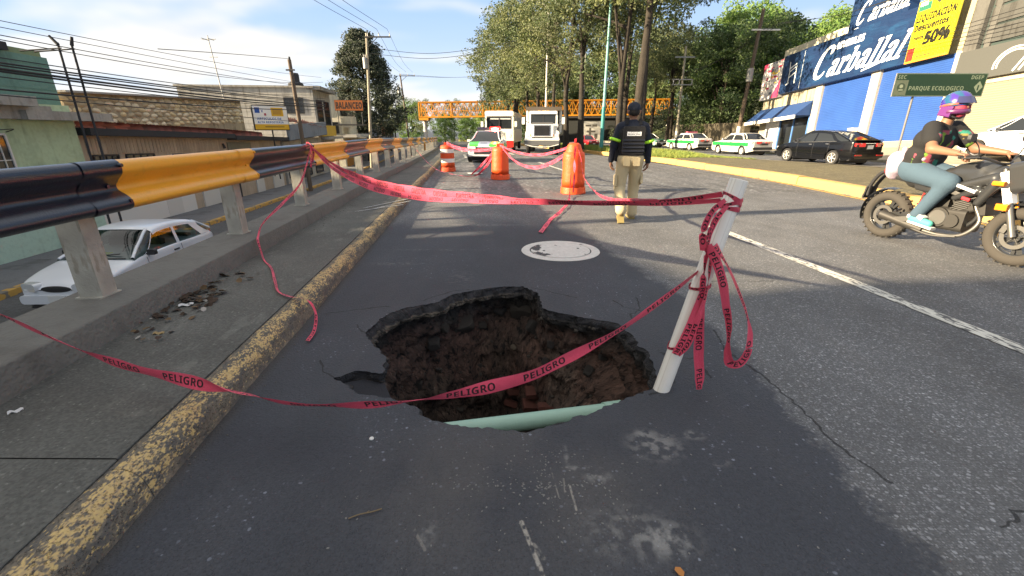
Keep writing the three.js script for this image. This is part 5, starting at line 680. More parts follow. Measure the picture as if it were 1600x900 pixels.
  const big = plant('dome_tree', K, 'large dark rounded conifer behind the houses on the left', -19.2, LOW(-63) - 0.2, -63, 0.6, 0.97, 1.12); big.userData.category = 'tree';
  [[-24, -92, 0.55], [-16, -112, 0.62], [-21.5, -118, 0.7], [-12, -124, 0.6], [-27, -108, 0.8], [-8.0, -140, 0.75], [-18.5, -150, 0.85], [-30, -140, 1.0], [-13.5, -165, 0.85], [-3, -150, 0.9]].forEach(([x, z, s], i) => plant('distant_tree', i % 2 ? G1 : Bp, 'hazy tree seen under the left half of the footbridge', x, gy(x, z) - 1.2, z, i * 1.3, s, 1, 'far trees seen under the footbridge'));
  // hillside under the right-hand trees
  struct('hillside', gridGeo(30, 30, (u, v) => { const x = lerp(21.9, 75, u), z = lerp(-30, -125, v); return [x, -0.6 + 5.2 * ss(0, 0.28, u) + 2 * u + 0.8 * fbm(x * 0.2, z * 0.2, 3) - 2 * ss(0.4, 1, v), z]; }, true), MS('#ffffff', 1, { map: wallTex('#4e5a35', { dirt: 0.5, gray: [0.03, 0.03, 0.015] }), bumpMap: bumpT(1.5), bumpScale: 0.15 }));
  // undergrowth and grass
  reseed(61); const ucl = []; for (let i = 0; i < 200; i++) { const z = rr(-42, -100), x = z > -80 ? 22.2 + rr(0, 4.5) : rr(19, 28); ucl.push([x, rr(0.3, 3.4) + 0.5 * (x - 22), z, rr(0.5, 1.1), 0.8]); }
  tag(meshOf('undergrowth', leaves(ucl, 60, 0.26, [[0.02, 0.04, 0.012], [0.075, 0.095, 0.028]]), leafM), 'tangled green undergrowth above the stone wall on the right', 'undergrowth', null, 'stuff');
  reseed(62); const blade = new B(true); for (let i = 0; i < 7; i++) { const a = rr(0, 6.28), l = rr(0.10, 0.22), w = 0.012, dx = Math.cos(a) * l * 0.6, dz = Math.sin(a) * l * 0.6, bx = rr(-0.06, 0.06), bz = rr(-0.06, 0.06); const g = new THREE.BufferGeometry(); g.setAttribute('position', new THREE.Float32BufferAttribute([bx - w, 0, bz, bx + w, 0, bz, bx + dx, l, bz + dz], 3)); g.setAttribute('uv', new THREE.Float32BufferAttribute([0, 0, 1, 0, 0.5, 1], 2)); g.computeVertexNormals(); blade.add(g); }
  const NG = 16000, gm = new THREE.InstancedMesh(blade.geo(), MS('#ffffff', 0.8), NG), mm = new THREE.Matrix4(), qq = new THREE.Quaternion(), cc = new THREE.Color(); gm.name = 'grass';
  for (let i = 0; i < NG; i++) { const z = -22.5 - 42 * Math.pow(rnd(), 1.4), a = MLf(z) + 0.35, b = MBf(z) - 0.3, u = Math.pow(rnd(), 1.0), x = lerp(a, b, u); const edge = ss(-22, -27, z + (u - 0.3) * 3); qq.setFromAxisAngle(UP, rr(0, 6.28)); const s = rr(0.7, 1.6) * lerp(0.45, 1.1, edge); mm.compose(V(x, gy(x, z) + lerp(0.205, 0.10, (x - a) / (b - a)) + 0.08 * Math.sin(Math.PI * u) * ss(-10, -26, z) - 0.02, z), qq, V(s, s, s)); gm.setMatrixAt(i, mm); const k = rr(0.75, 1.3), y = rnd(); cc.setRGB(lerp(0.12, 0.26, y) * k, lerp(0.20, 0.27, y) * k, 0.045 * k); gm.setColorAt(i, cc); }
  scene.add(gm); tag(gm, 'yellow green grass growing on the median behind the yellow kerb', 'grass', null, 'stuff');
}
// ---------------------------------------------------------------- red warning tape
const tapeT = cvs(512, 96, (c, w, h) => { c.fillStyle = '#ff5877'; c.fillRect(0, 0, w, h); c.fillStyle = '#1a0508'; c.font = 'bold 78px sans-serif'; c.fillText('PELIGRO', 60, 76, 350); c.fillStyle = 'rgba(255,120,140,0.35)'; c.fillRect(0, 4, w, 5); });
const tapeTx = rep(tapeT, 1, 1); const tapeM = new THREE.MeshPhysicalMaterial({ map: tapeTx, roughness: 0.42, transmission: 0.08, thickness: 0, side: THREE.DoubleSide, bumpMap: rep(grain, 2.2, 0.6), bumpScale: 0.012 });
// ribbon: pts [[x, y, z, width, roll], ...]; roll 0 = width upright, pi/2 = lying flat
function ribbon(pts, { n = 60, per = 0.40, flipText = false, flat = false, wav = 1, mir = false } = {}) {
  const c = new THREE.CatmullRomCurve3(pts.map((p) => V(p[0], p[1], p[2])), false, 'centripetal'), L = c.getLength(), m = pts.length - 1, T = V(), N1 = V(), N2 = V();
  const at = (u, k) => { const t = c.getUtoTmapping(u), f = Math.min(m - 1e-6, t * m), i = Math.floor(f), s = ss(0, 1, f - i); return lerp(pts[i][k], pts[i + 1][k], s); };
  const rows = 4; return gridGeo(n, rows, (u, v, i) => {
    const p = c.getPointAt(u); T.copy(c.getTangentAt(u)); N1.copy(UP).addScaledVector(T, -UP.dot(T)); if (N1.lengthSq() < 1e-3) N1.set(1, 0, 0).addScaledVector(T, -T.x); N1.normalize(); N2.crossVectors(T, N1);
    const w = at(u, 3), r = at(u, 4) + 0.18 * wav * Math.sin(u * L * 13 + pts[0][0] * 9), q = (v - 0.5) * w, cu = 0.10 * w * Math.cos((v - 0.5) * Math.PI) * Math.sin(u * L * 7 + 1) * wav; const cr = Math.cos(r), sr = Math.sin(r);
    return [p.x + (N1.x * cr + N2.x * sr) * q + (N2.x * cr - N1.x * sr) * cu, p.y + (N1.y * cr + N2.y * sr) * q + (N2.y * cr - N1.y * sr) * cu, p.z + (N1.z * cr + N2.z * sr) * q + (N2.z * cr - N1.z * sr) * cu];
  }, false, (q, u, v) => [(mir ? -1 : 1) * u * L / per, flipText ? 1 - v : v]);
}
const tape = (label, list, group) => { const t = thing('caution_tape', label, 'tape', [0, 0, 0], 0, group); list.forEach(([p, o]) => meshOf('strand', ribbon(p, o), tapeM, t)); return t; };
const FL = Math.PI / 2;
tape('red tape reading PELIGRO hung low across the near side of the sinkhole', [[[[-2.75, 0.56, -2.07, 0.06, 0.5], [-2.58, 0.49, -2.05, 0.05, 0.6], [-2.2, 0.32, -2.0, 0.045, 0.5], [-1.9, 0.26, -1.93, 0.06, 0.2], [-1.54, 0.22, -1.85, 0.068, -0.1], [-1.25, 0.2, -1.78, 0.06, 0.9], [-1.02, 0.19, -1.72, 0.058, 0.8], [-0.68, 0.22, -1.66, 0.058, 0.5], [-0.45, 0.24, -1.66, 0.05, 0.9], [-0.27, 0.247, -1.70, 0.06, 0.35], [-0.09, 0.26, -1.75, 0.068, 0.1], [0.10, 0.29, -1.80, 0.066, 0.0], [0.24, 0.33, -1.86, 0.055, -0.1], [0.51, 0.42, -1.98, 0.042, 0.2], [0.78, 0.56, -2.1, 0.036, 0.2], [0.955, 0.68, -2.16, 0.03, 0.3]], { n: 170, per: 0.36 }]]);
tape('doubled red tape stretched from the guardrail knot to the top of the white post', [[[[-2.912, 1.132, -6.734, 0.03, 0], [-2.417, 0.935, -6.171, 0.05, 0.2], [-1.653, 0.80, -5.301, 0.085, 0.1], [-0.968, 0.785, -4.521, 0.09, 0.1], [-0.326, 0.828, -3.79, 0.075, 0.3], [0.141, 0.875, -3.258, 0.045, 0.6], [0.56, 0.934, -2.78, 0.03, 0.4], [0.872, 0.999, -2.426, 0.028, 0.6], [1.05, 1.06, -2.235, 0.03, 0.2]], { n: 120, flipText: true, mir: true }], [[[-2.912, 1.13, -6.72, 0.025, 0], [-2.417, 0.895, -6.13, 0.05, -0.2], [-1.653, 0.735, -5.27, 0.07, -0.3], [-0.968, 0.73, -4.50, 0.06, -0.2], [-0.326, 0.80, -3.77, 0.04, -0.4], [0.141, 0.865, -3.25, 0.03, 0.3], [0.56, 0.928, -2.77, 0.03, 0.9], [0.872, 0.985, -2.42, 0.022, 0.3], [1.045, 1.03, -2.23, 0.025, 0.2]], { n: 120, flipText: true }]]);
tape('red tape knotted on the guardrail and trailing down over the walkway kerb', [[[[-2.96, 1.12, -6.80, 0.019, 0], [-2.92, 1.0, -6.6, 0.022, 0.5], [-2.85, 0.70, -6.09, 0.031, 0.2], [-2.78, 0.52, -5.36, 0.028, 0.7], [-2.70, 0.40, -4.72, 0.015, 0.3], [-2.645, 0.325, -4.52, 0.019, 1.2], [-2.60, 0.30, -4.42, 0.022, 1.2], [-2.555, 0.21, -4.36, 0.019, 0.8], [-2.46, 0.155, -4.22, 0.019, 1.3], [-2.25, 0.156, -3.95, 0.019, 1.4], [-2.014, 0.158, -3.556, 0.020, 1.5], [-1.84, 0.156, -3.28, 0.019, 1.2], [-1.70, 0.16, -3.17, 0.022, 1.4], [-1.56, 0.172, -3.09, 0.019, 1.1], [-1.48, 0.17, -3.02, 0.022, 1.3], [-1.425, 0.11, -2.96, 0.019, 0.9], [-1.40, 0.03, -2.85, 0.022, 1.2], [-1.385, 0.018, -2.70, 0.025, 1.5]], { n: 170, per: 0.5 }],
  [[[-3.02, 1.15, -6.86, 0.04, 1.2], [-2.99, 1.19, -6.80, 0.04, 1.2], [-2.93, 1.17, -6.74, 0.04, 0.6], [-2.90, 1.08, -6.74, 0.04, 0.2], [-2.93, 0.92, -6.74, 0.03, 0.3]], { n: 24 }], [[[-3.06, 1.2, -6.98, 0.05, 0.4], [-3.0, 1.2, -6.85, 0.04, 0.9], [-2.92, 1.14, -6.72, 0.05, 0.2], [-2.88, 1.0, -6.6, 0.03, 0.4], [-2.89, 0.86, -6.56, 0.03, 0.2]], { n: 24 }]]);
// tangle on the post
{
  const pa = V(0.765, -0.30, -2.12), pb = V(1.105, 1.135, -2.20), at = (t) => pa.clone().lerp(pb, t), ax = pb.clone().sub(pa).normalize(), e1 = V(0, 0, 1).addScaledVector(ax, -ax.z).normalize(), e2 = V().crossVectors(ax, e1);
  const ring = (t, r, tilt, turns = 1.05) => { const q = []; for (let i = 0; i <= 14; i++) { const a = i / 14 * turns * 6.283, c = at(t).addScaledVector(e1, Math.cos(a) * r).addScaledVector(e2, Math.sin(a) * r).addScaledVector(ax, tilt * Math.sin(a) * r); q.push([c.x, c.y, c.z, 0.020 + 0.006 * Math.sin(i), 0.15]); } return [q, { n: 60 }]; };
  const S = (l, o = { n: 60, per: 0.34 }) => [l, o];
  tape('tangle of red PELIGRO tape tied round the leaning white post', [ring(0.925, 0.0475, 0.5), ring(0.905, 0.05, 0.1), ring(0.935, 0.049, -0.4), ring(0.625, 0.050, 0.4), ring(0.40, 0.049, 0.7),
    S([[1.03, 1.045, -2.15, 0.022, 0.3], [0.965, 0.99, -2.13, 0.032, 0.2], [0.935, 0.9, -2.125, 0.038, 0.1], [0.945, 0.80, -2.12, 0.032, 0.3]]), S([[1.04, 1.02, -2.14, 0.02, 0.3], [0.985, 0.95, -2.125, 0.03, 0.9], [0.965, 0.86, -2.115, 0.022, 0.2], [0.96, 0.76, -2.11, 0.03, 0.2]]), S([[1.025, 1.0, -2.14, 0.018, 0.6], [0.962, 0.90, -2.118, 0.02, 0.4], [0.955, 0.80, -2.11, 0.02, 0.4]]),
    S([[0.965, 0.80, -2.12, 0.03, 0.3], [0.962, 0.66, -2.105, 0.03, 0.1], [0.935, 0.5, -2.085, 0.036, 0.15], [0.893, 0.34, -2.075, 0.04, 0.1], [0.858, 0.25, -2.075, 0.035, 0.2]], { n: 60, per: 0.34, flipText: true }), S([[0.985, 0.80, -2.115, 0.03, 0.5], [0.985, 0.6, -2.10, 0.025, 0.3], [0.95, 0.45, -2.075, 0.03, 0.5], [0.912, 0.30, -2.075, 0.035, 0.3], [0.88, 0.24, -2.09, 0.03, 0.6]]),
    S([[0.96, 0.78, -2.11, 0.035, 0.6], [0.957, 0.68, -2.10, 0.03, 0.3], [0.965, 0.56, -2.10, 0.034, 0.25], [0.975, 0.43, -2.10, 0.042, 0.1], [0.995, 0.24, -2.10, 0.054, 0.0], [1.02, 0.10, -2.10, 0.056, 0.0], [1.028, 0.02, -2.10, 0.03, 0.1]], { n: 80, per: 0.30 }),
    S([[0.955, 0.83, -2.11, 0.05, 0.2], [1.0, 0.76, -2.09, 0.046, 0.1], [1.055, 0.64, -2.09, 0.044, 0.3], [1.09, 0.52, -2.09, 0.038, 0.1], [1.12, 0.42, -2.09, 0.04, 0.9], [1.135, 0.32, -2.09, 0.022, 1.2], [1.145, 0.24, -2.09, 0.04, 0.9], [1.17, 0.185, -2.09, 0.055, 0.5], [1.215, 0.185, -2.09, 0.055, 0.2], [1.245, 0.24, -2.09, 0.055, 0.2], [1.245, 0.34, -2.09, 0.055, 0.4], [1.205, 0.47, -2.09, 0.026, 0.9], [1.14, 0.60, -2.09, 0.022, 0.9], [1.06, 0.74, -2.10, 0.025, 0.9], [0.99, 0.83, -2.11, 0.04, 0.3]], { n: 130, per: 0.32 })]);
}
// ---------------------------------------------------------------- traffic drums
const orangeM = MP(new THREE.Color(0.80, 0.085, 0.012), 0.5, { bumpMap: bumpT(0.7), bumpScale: 0.008 }), orange2 = MP(new THREE.Color(0.62, 0.075, 0.014), 0.6, { bumpMap: bumpT(0.5), bumpScale: 0.01 });
function drum(label, x, z, ry, bands, m) {
  const t = thing('traffic_drum', label, 'traffic drum', [x, gy(x, z), z], ry); const lp = (a) => a.map((v) => new THREE.Vector2(...v));
  meshOf('body', new THREE.LatheGeometry(lp([[0.0, 0.155], [0.260, 0.155], [0.258, 0.30], [0.252, 0.31], [0.256, 0.32], [0.253, 0.47], [0.247, 0.48], [0.251, 0.49], [0.248, 0.64], [0.242, 0.65], [0.246, 0.66], [0.243, 0.80], [0.237, 0.81], [0.241, 0.82], [0.230, 0.90], [0.16, 0.93], [0, 0.93]]), 28), m, t);
  meshOf('base', new THREE.LatheGeometry(lp([[0, 0.0], [0.285, 0.0], [0.29, 0.02], [0.278, 0.15], [0.268, 0.16], [0.2, 0.16]]), 8), m, t);
  new B().rbox(0.20, 0.10, 0.06, 0.02, -0.0, 0.97, 0).mesh('handle', m, t);
  for (const [y0, y1, mm] of bands) { const r = (y) => lerp(0.2645, 0.2455, (y - 0.16) / 0.66); meshOf('reflective_band', new THREE.LatheGeometry(lp([[r(y0), y0], [r(y1), y1]]), 28), mm, t); }
  return t;
}
const reflW = MS(new THREE.Color(0.72, 0.68, 0.64), 0.35);
drum('orange traffic drum with two white bands beside the walkway kerb', -2.36, -16.8, 0.2, [[0.66, 0.79, reflW], [0.33, 0.465, reflW]], orange2);
drum('plain orange traffic drum in front of the police car', -0.35, -13.6, 0.1, [], orangeM);
{
  const t = drum('battered orange traffic drum wrapped with red tape beside the officer', 1.4, -10.3, 0.5, [], orangeM); const b = new B(); b.add(new THREE.LatheGeometry([[0.215, 0.84], [0.22, 0.86], [0.15, 1.06], [0.10, 1.10], [0.0, 1.09]].map((v) => new THREE.Vector2(...v)), 10)); b.mesh('crumpled_top', orangeM, t); t.rotation.z = 0.02;
}
tape('two strands of red tape hanging between the banded drum and the plain drum', [[[[-2.36, 0.95, -16.75, 0.05, 0.3], [-1.9, 0.82, -16.0, 0.06, 0.2], [-1.3, 0.78, -15.1, 0.06, 0.4], [-0.7, 0.82, -14.2, 0.05, 0.2], [-0.35, 0.94, -13.55, 0.05, 0.3]], { n: 40 }], [[[-2.36, 0.90, -16.7, 0.05, 0.6], [-1.9, 0.76, -16.0, 0.05, 0.3], [-1.3, 0.73, -15.1, 0.05, 0.1], [-0.7, 0.79, -14.2, 0.05, 0.5], [-0.3, 0.92, -13.5, 0.05, 0.3]], { n: 40 }]]);
tape('two sagging strands of red tape between the plain drum and the wrapped drum', [[[[-0.35, 0.95, -13.5, 0.05, 0.2], [0.1, 0.80, -12.8, 0.06, 0.2], [0.6, 0.76, -12.0, 0.06, 0.3], [1.0, 0.86, -11.2, 0.06, 0.1], [1.38, 1.05, -10.3, 0.05, 0.3]], { n: 40 }], [[[-0.33, 0.92, -13.5, 0.06, 0.2], [0.1, 0.55, -12.7, 0.07, 0.3], [0.55, 0.45, -11.9, 0.08, 0.2], [0.95, 0.62, -11.1, 0.08, 0.3], [1.34, 0.98, -10.2, 0.06, 0.2]], { n: 40 }], [[[1.38, 1.04, -10.06, 0.07, 0.3], [1.36, 0.8, -10.0, 0.08, 0.2], [1.37, 0.45, -9.98, 0.07, 0.4], [1.36, 0.06, -9.96, 0.05, 0.3]], { n: 30 }]]);
tape('red tape looping from the guardrail over the road to the plain drum', [[[[-4.15, 0.92, -19, 0.05, 0.3], [-3.6, 0.5, -18, 0.05, 0.6], [-3.0, 0.22, -16.6, 0.05, 1.0], [-2.4, 0.09, -15.2, 0.05, 1.4], [-1.8, 0.02, -14.6, 0.06, 1.5], [-1.15, 0.03, -14.15, 0.06, 1.2], [-0.8, 0.32, -13.9, 0.07, 0.6], [-0.45, 0.88, -13.5, 0.06, 0.3]], { n: 70 }], [[[-1.3, 0.03, -14.5, 0.06, 1.2], [-1.0, 0.30, -14.2, 0.06, 0.4], [-0.7, 0.6, -13.9, 0.06, 0.6], [-0.42, 0.9, -13.5, 0.05, 0.3]], { n: 40 }]]);
tape('red tape running from the wrapped drum to the long stretched tape before the officer', [[[[1.45, 0.95, -10.05, 0.05, 0.3], [1.48, 0.80, -9.9, 0.06, 0.2], [1.34, 0.56, -8.5, 0.05, 0.4], [1.21, 0.52, -6.5, 0.05, 0.5], [1.02, 0.69, -4.6, 0.04, 0.3], [0.86, 0.9, -3.1, 0.035, 0.4], [0.82, 0.985, -2.5, 0.03, 0.4]], { n: 70 }]]);
tape('loose end of red tape lying on the road beyond the manhole cover', [[[[1.30, 0.50, -10.0, 0.03, 0.3], [1.27, 0.12, -9.85, 0.04, 0.4], [1.15, 0.03, -9.0, 0.045, 1.2], [1.01, 0.03, -8.35, 0.05, 1.5], [0.79, 0.025, -7.54, 0.06, 1.3], [0.62, 0.03, -7.0, 0.06, 1.6], [0.52, 0.02, -6.6, 0.06, 1.3], [0.40, 0.02, -6.08, 0.06, 1.5]], { n: 70 }]]);
// ---------------------------------------------------------------- manhole cover, litter, marks
{
  const t = thing('manhole_cover', 'round white painted manhole cover with worn dark patches', 'manhole cover', [0.58, 0.003, -5.15]);
  const wm = (k) => MS('#ffffff', 0.75, { map: tex(512, 512, (u, v) => { const n = fbm(u * 5 + k, v * 9, 5), f = fbm(u * 26, v * 26 + k, 3), d = ss(0.54, 0.60, n * 0.8 + f * 0.25 + (k ? 0.30 * ss(0.42, 0.10, v) - 0.17 : -0.18)); const w = 0.56 * (0.85 + 0.3 * f); return [lerp(w, 0.05, d), lerp(w * 0.97, 0.05, d), lerp(w * 0.90, 0.052, d)]; }, {}), bumpMap: rep(grain, 3), bumpScale: 0.003 });
  const disc = new THREE.CylinderGeometry(0.352, 0.356, 0.012, 56); meshOf('lid', disc, wm(4), t).position.y = 0.004; for (let i = 0; i < 2; i++) { const h = new B().rod([0, 0, 0], [0, 0.004, 0], 0.016, 0.016, 10).mesh('lifting_hole', darkM, t); h.position.set(i ? 0.22 : -0.2, 0.009, i ? -0.06 : 0.05); }
  meshOf('frame', (() => { const g = new THREE.LatheGeometry([[0.368, 0.0], [0.37, 0.008], [0.462, 0.007], [0.468, 0.0]].map((v) => new THREE.Vector2(...v)), 64), p = g.attributes.position, uv = g.attributes.uv; for (let i = 0; i < p.count; i++) uv.setXY(i, 0.5 + p.getX(i), 0.5 + p.getZ(i)); return g; })(), wm(0), t);
  meshOf('gap', (() => { const g = new THREE.RingGeometry(0.35, 0.372, 64); g.rotateX(-Math.PI / 2); return g; })(), darkM, t).position.y = 0.002;
  reseed(71); const pebM = MS(new THREE.Color(0.17, 0.165, 0.155), 0.9), b = new B(); for (let i = 0; i < 330; i++) { const c = rnd() < 0.75, x = c ? 0.15 + rr(-1, 1) * rr(0, 0.5) : rr(-0.9, 1.4), z = c ? -1.42 + rr(-1, 1) * rr(0, 0.3) : rr(-1.8, -1.0); if (z < -1.72 && x > -0.5 && x < 0.6) continue; b.add(rock(rr(0.0014, 0.0045), i, 0, 0.5), [x, 0.0005, z], [0, rr(0, 6), 0], [1.4, 0.8, 0.9]); } tag(b.mesh('gravel', pebM), 'scattered grit and chips on the asphalt before the sinkhole', 'gravel', null, 'stuff');
  const b2 = new B(); for (let i = 0; i < 170; i++) { const z = rr(-1.5, -9), x = -2.36 + cx(z) + Math.pow(rnd(), 2) * 0.25; b2.add(rock(rr(0.003, 0.009), i, 0), [x + 0.03, 0.14, z]); } for (let i = 0; i < 120; i++) { const z = rr(-1.0, -9), x = -1.37 + cx(z) + Math.pow(rnd(), 2) * 0.12; b2.add(rock(rr(0.002, 0.006), i, 0), [x, 0.002, z]); } tag(b2.mesh('gravel', MS(new THREE.Color(0.10, 0.09, 0.08), 0.95)), 'grit gathered along the foot of the parapet and the kerb', 'gravel', null, 'stuff');
  const lf = new B(true), lc = [[0.05, 0.03, 0.018], [0.12, 0.075, 0.035], [0.3, 0.28, 0.25]]; const leafG = (s, k) => { const g = gridGeo(2, 2, (u, v) => [(u - 0.5) * s, 0.3 * s * Math.abs(u - 0.5) * k, (v - 0.5) * s * 1.6 * (1 - Math.abs(u - 0.5))], true); return g; };
  for (let i = 0; i < 130; i++) { const z = -3.1 + rr(-1, 1) * rr(0, 0.9), x = -2.34 + cx(z) + Math.pow(rnd(), 1.8) * 0.28; const g = leafG(rr(0.015, 0.045), rr(0.5, 1.5)).toNonIndexed(); const c = lc[rnd() < 0.65 ? 0 : rnd() < 0.85 ? 1 : 2], K = new Float32Array(g.attributes.position.count * 3); for (let k = 0; k < K.length; k += 3) { K[k] = c[0]; K[k + 1] = c[1]; K[k + 2] = c[2]; } g.setAttribute('color', new THREE.BufferAttribute(K, 3)); lf.add(g, [x + 0.02, 0.146 + rr(0, 0.02), z], [rr(-0.5, 0.5), rr(0, 6), rr(-0.5, 0.5)]); }
  tag(lf.mesh('leaf_litter', MS('#ffffff', 0.9, { vertexColors: true, side: THREE.DoubleSide })), 'heap of dead leaves and scraps against the parapet foot', 'leaf litter', null, 'stuff');
  const scrap = (label, x, y, z, w, h, ry, col) => { const s = thing('paper_scrap', label, 'litter', [x, y, z], ry); meshOf('sheet', gridGeo(6, 4, (u, v) => [(u - 0.5) * w, 0.004 + 0.006 * Math.sin(u * 9 + v * 5), (v - 0.5) * h], true), MS(new THREE.Color(...col), 0.8, { side: THREE.DoubleSide }), s); };
  scrap('crumpled white paper scrap in the leaf heap by the parapet', -2.40, 0.15, -3.02, 0.09, 0.05, 0.4, [0.55, 0.54, 0.52]); scrap('small white scrap on the walkway near the left picture edge', -2.28, 0.143, -1.72, 0.05, 0.025, 0.7, [0.55, 0.54, 0.52]); scrap('white crumpled bag lying on the road between the two left drums', -1.25, 0.005, -15.3, 0.5, 0.4, 0.3, [0.62, 0.6, 0.55]); scrap('dry brown wrapper beside the leaf heap on the walkway', -2.25, 0.143, -2.55, 0.06, 0.03, 0.1, [0.28, 0.2, 0.09]);
  const tw = thing('twig', 'thin dry twig lying on the asphalt left of the white scratch', 'twig', [-0.55, 0.006, -1.277]); new B().tube([[-0.056, 0, 0.022], [-0.02, 0.003, 0.006], [0.02, 0.002, -0.006], [0.056, 0.001, -0.022]], 0.0026, 12, 5).tube([[-0.0, 0.002, 0], [0.012, 0.004, -0.011]], 0.0016, 4, 4).mesh('stem', MS(new THREE.Color(0.18, 0.13, 0.07), 0.9), tw);
  const pb = thing('pebble', 'single white pebble on the dark asphalt in front of the sinkhole', 'pebble', [-0.656, 0.004, -1.709]); new B().add(rock(0.011, 4, 2, 0.6)).mesh('stone', MS(new THREE.Color(0.62, 0.61, 0.58), 0.8), pb);
  const lv = thing('fallen_leaf', 'small orange brown leaf at the bottom edge of the picture', 'leaf', [0.545, 0.006, -1.045], 0.4); meshOf('blade', leafG(0.024, 1.2), MS(new THREE.Color(0.42, 0.17, 0.04), 0.8, { side: THREE.DoubleSide }), lv);
  const pmk = MS('#ffffff', 0.85, { map: tex(128, 128, (u, v) => { const k = ss(0.38, 0.52, fbm(u * 12, v * 12, 4)); return lerp(0.10, 0.5, k); }, {}) });
  for (const [a, c, w] of [[[-2.47, -7.38], [-1.92, -8.55], 0.035], [[-2.30, -7.30], [-1.86, -8.2], 0.03], [[-2.50, -7.05], [-1.9, -7.75], 0.035]]) { const d = Math.hypot(c[0] - a[0], c[1] - a[1]), g = new THREE.PlaneGeometry(d, w, 8, 1); g.rotateX(-Math.PI / 2); const m = struct('paint_stroke', g, pmk); m.position.set((a[0] + c[0]) / 2, 0.1445, (a[1] + c[1]) / 2); m.rotation.y = -Math.atan2(c[1] - a[1], c[0] - a[0]); }
}
// ---------------------------------------------------------------- vehicles (local +z is forward, y = 0 on the road)
const rubber = MS(new THREE.Color(0.018, 0.018, 0.019), 0.85), chrome = MP(new THREE.Color(0.55, 0.55, 0.56), 0.25, { metalness: 0.9 }), rimM = MP(new THREE.Color(0.42, 0.42, 0.43), 0.35, { metalness: 0.6 }), blackPl = MS(new THREE.Color(0.022, 0.022, 0.024), 0.55), lampClear = MP(new THREE.Color(0.55, 0.57, 0.58), 0.12, { clearcoat: 1 }), lampRed = MP(new THREE.Color(0.42, 0.012, 0.014), 0.2, { clearcoat: 1 }), plateM = MS(new THREE.Color(0.62, 0.62, 0.6), 0.6), steelM = MS(new THREE.Color(0.13, 0.13, 0.13), 0.6, { metalness: 0.3 }), seatM = MS(new THREE.Color(0.04, 0.04, 0.045), 0.95), amberM = MP(new THREE.Color(0.7, 0.22, 0.01), 0.25, { clearcoat: 1 });
const paneM = new THREE.MeshPhysicalMaterial({ color: new THREE.Color(0.30, 0.36, 0.35), roughness: 0.03, transmission: 1, thickness: 0, ior: 1.5 });
const tyreGeo = new THREE.LatheGeometry([[0.66, -0.36], [0.80, -0.42], [0.94, -0.38], [0.995, -0.28], [1.0, 0], [0.995, 0.28], [0.94, 0.38], [0.80, 0.42], [0.66, 0.36]].map((v) => new THREE.Vector2(...v)), 30).rotateZ(-Math.PI / 2);   // axis along x, radius 1
function wheel(parent, x, y, z, r, w, side, rm = rimM, style = 5) {
  const t = meshOf('wheel', tyreGeo, rubber, parent); t.position.set(x, y, z); t.scale.set(w / 0.84, r, r); const b = new B(), R = 0.68, s = side * 0.28;
  b.rod([s * 0.2, 0, 0], [s * 0.55, 0, 0], R, R, 26).add(new THREE.TorusGeometry(R * 0.96, 0.045, 8, 28), [s * 1.0, 0, 0], [0, Math.PI / 2, 0]).rod([s * 0.5, 0, 0], [s * 1.25, 0, 0], 0.16, 0.13, 12);
  const m = meshOf('rim', b.geo(), style ? blackPl : rm, t); if (style) { const k = new B(); k.add(new THREE.TorusGeometry(R * 0.95, 0.055, 8, 28), [s * 1.02, 0, 0], [0, Math.PI / 2, 0]).rod([s * 0.6, 0, 0], [s * 1.3, 0, 0], 0.17, 0.14, 12); for (let i = 0; i < style; i++) { const a = i / style * 6.283 + 0.3; k.bar([s * 1.15, Math.cos(a) * 0.12, Math.sin(a) * 0.12], [s * 0.98, Math.cos(a) * R * 0.95, Math.sin(a) * R * 0.95], 0.17, 0.10); } k.mesh('rim_spokes', rm, t); }
  return t;
}
const prof1 = (pts) => (s) => { if (s <= pts[0][0]) return pts[0][1]; for (let i = 0; i + 1 < pts.length; i++) if (s <= pts[i + 1][0]) { const t = (s - pts[i][0]) / (pts[i + 1][0] - pts[i][0]); return lerp(pts[i][1], pts[i + 1][1], t); } return pts[pts.length - 1][1]; };
const smoothProf = (pts) => { const c = new THREE.CatmullRomCurve3(pts.map(([a, b]) => V(a, b, 0)), false, 'centripetal').getPoints(pts.length * 10).map((p) => [p.x, p.y]); return prof1(c); };
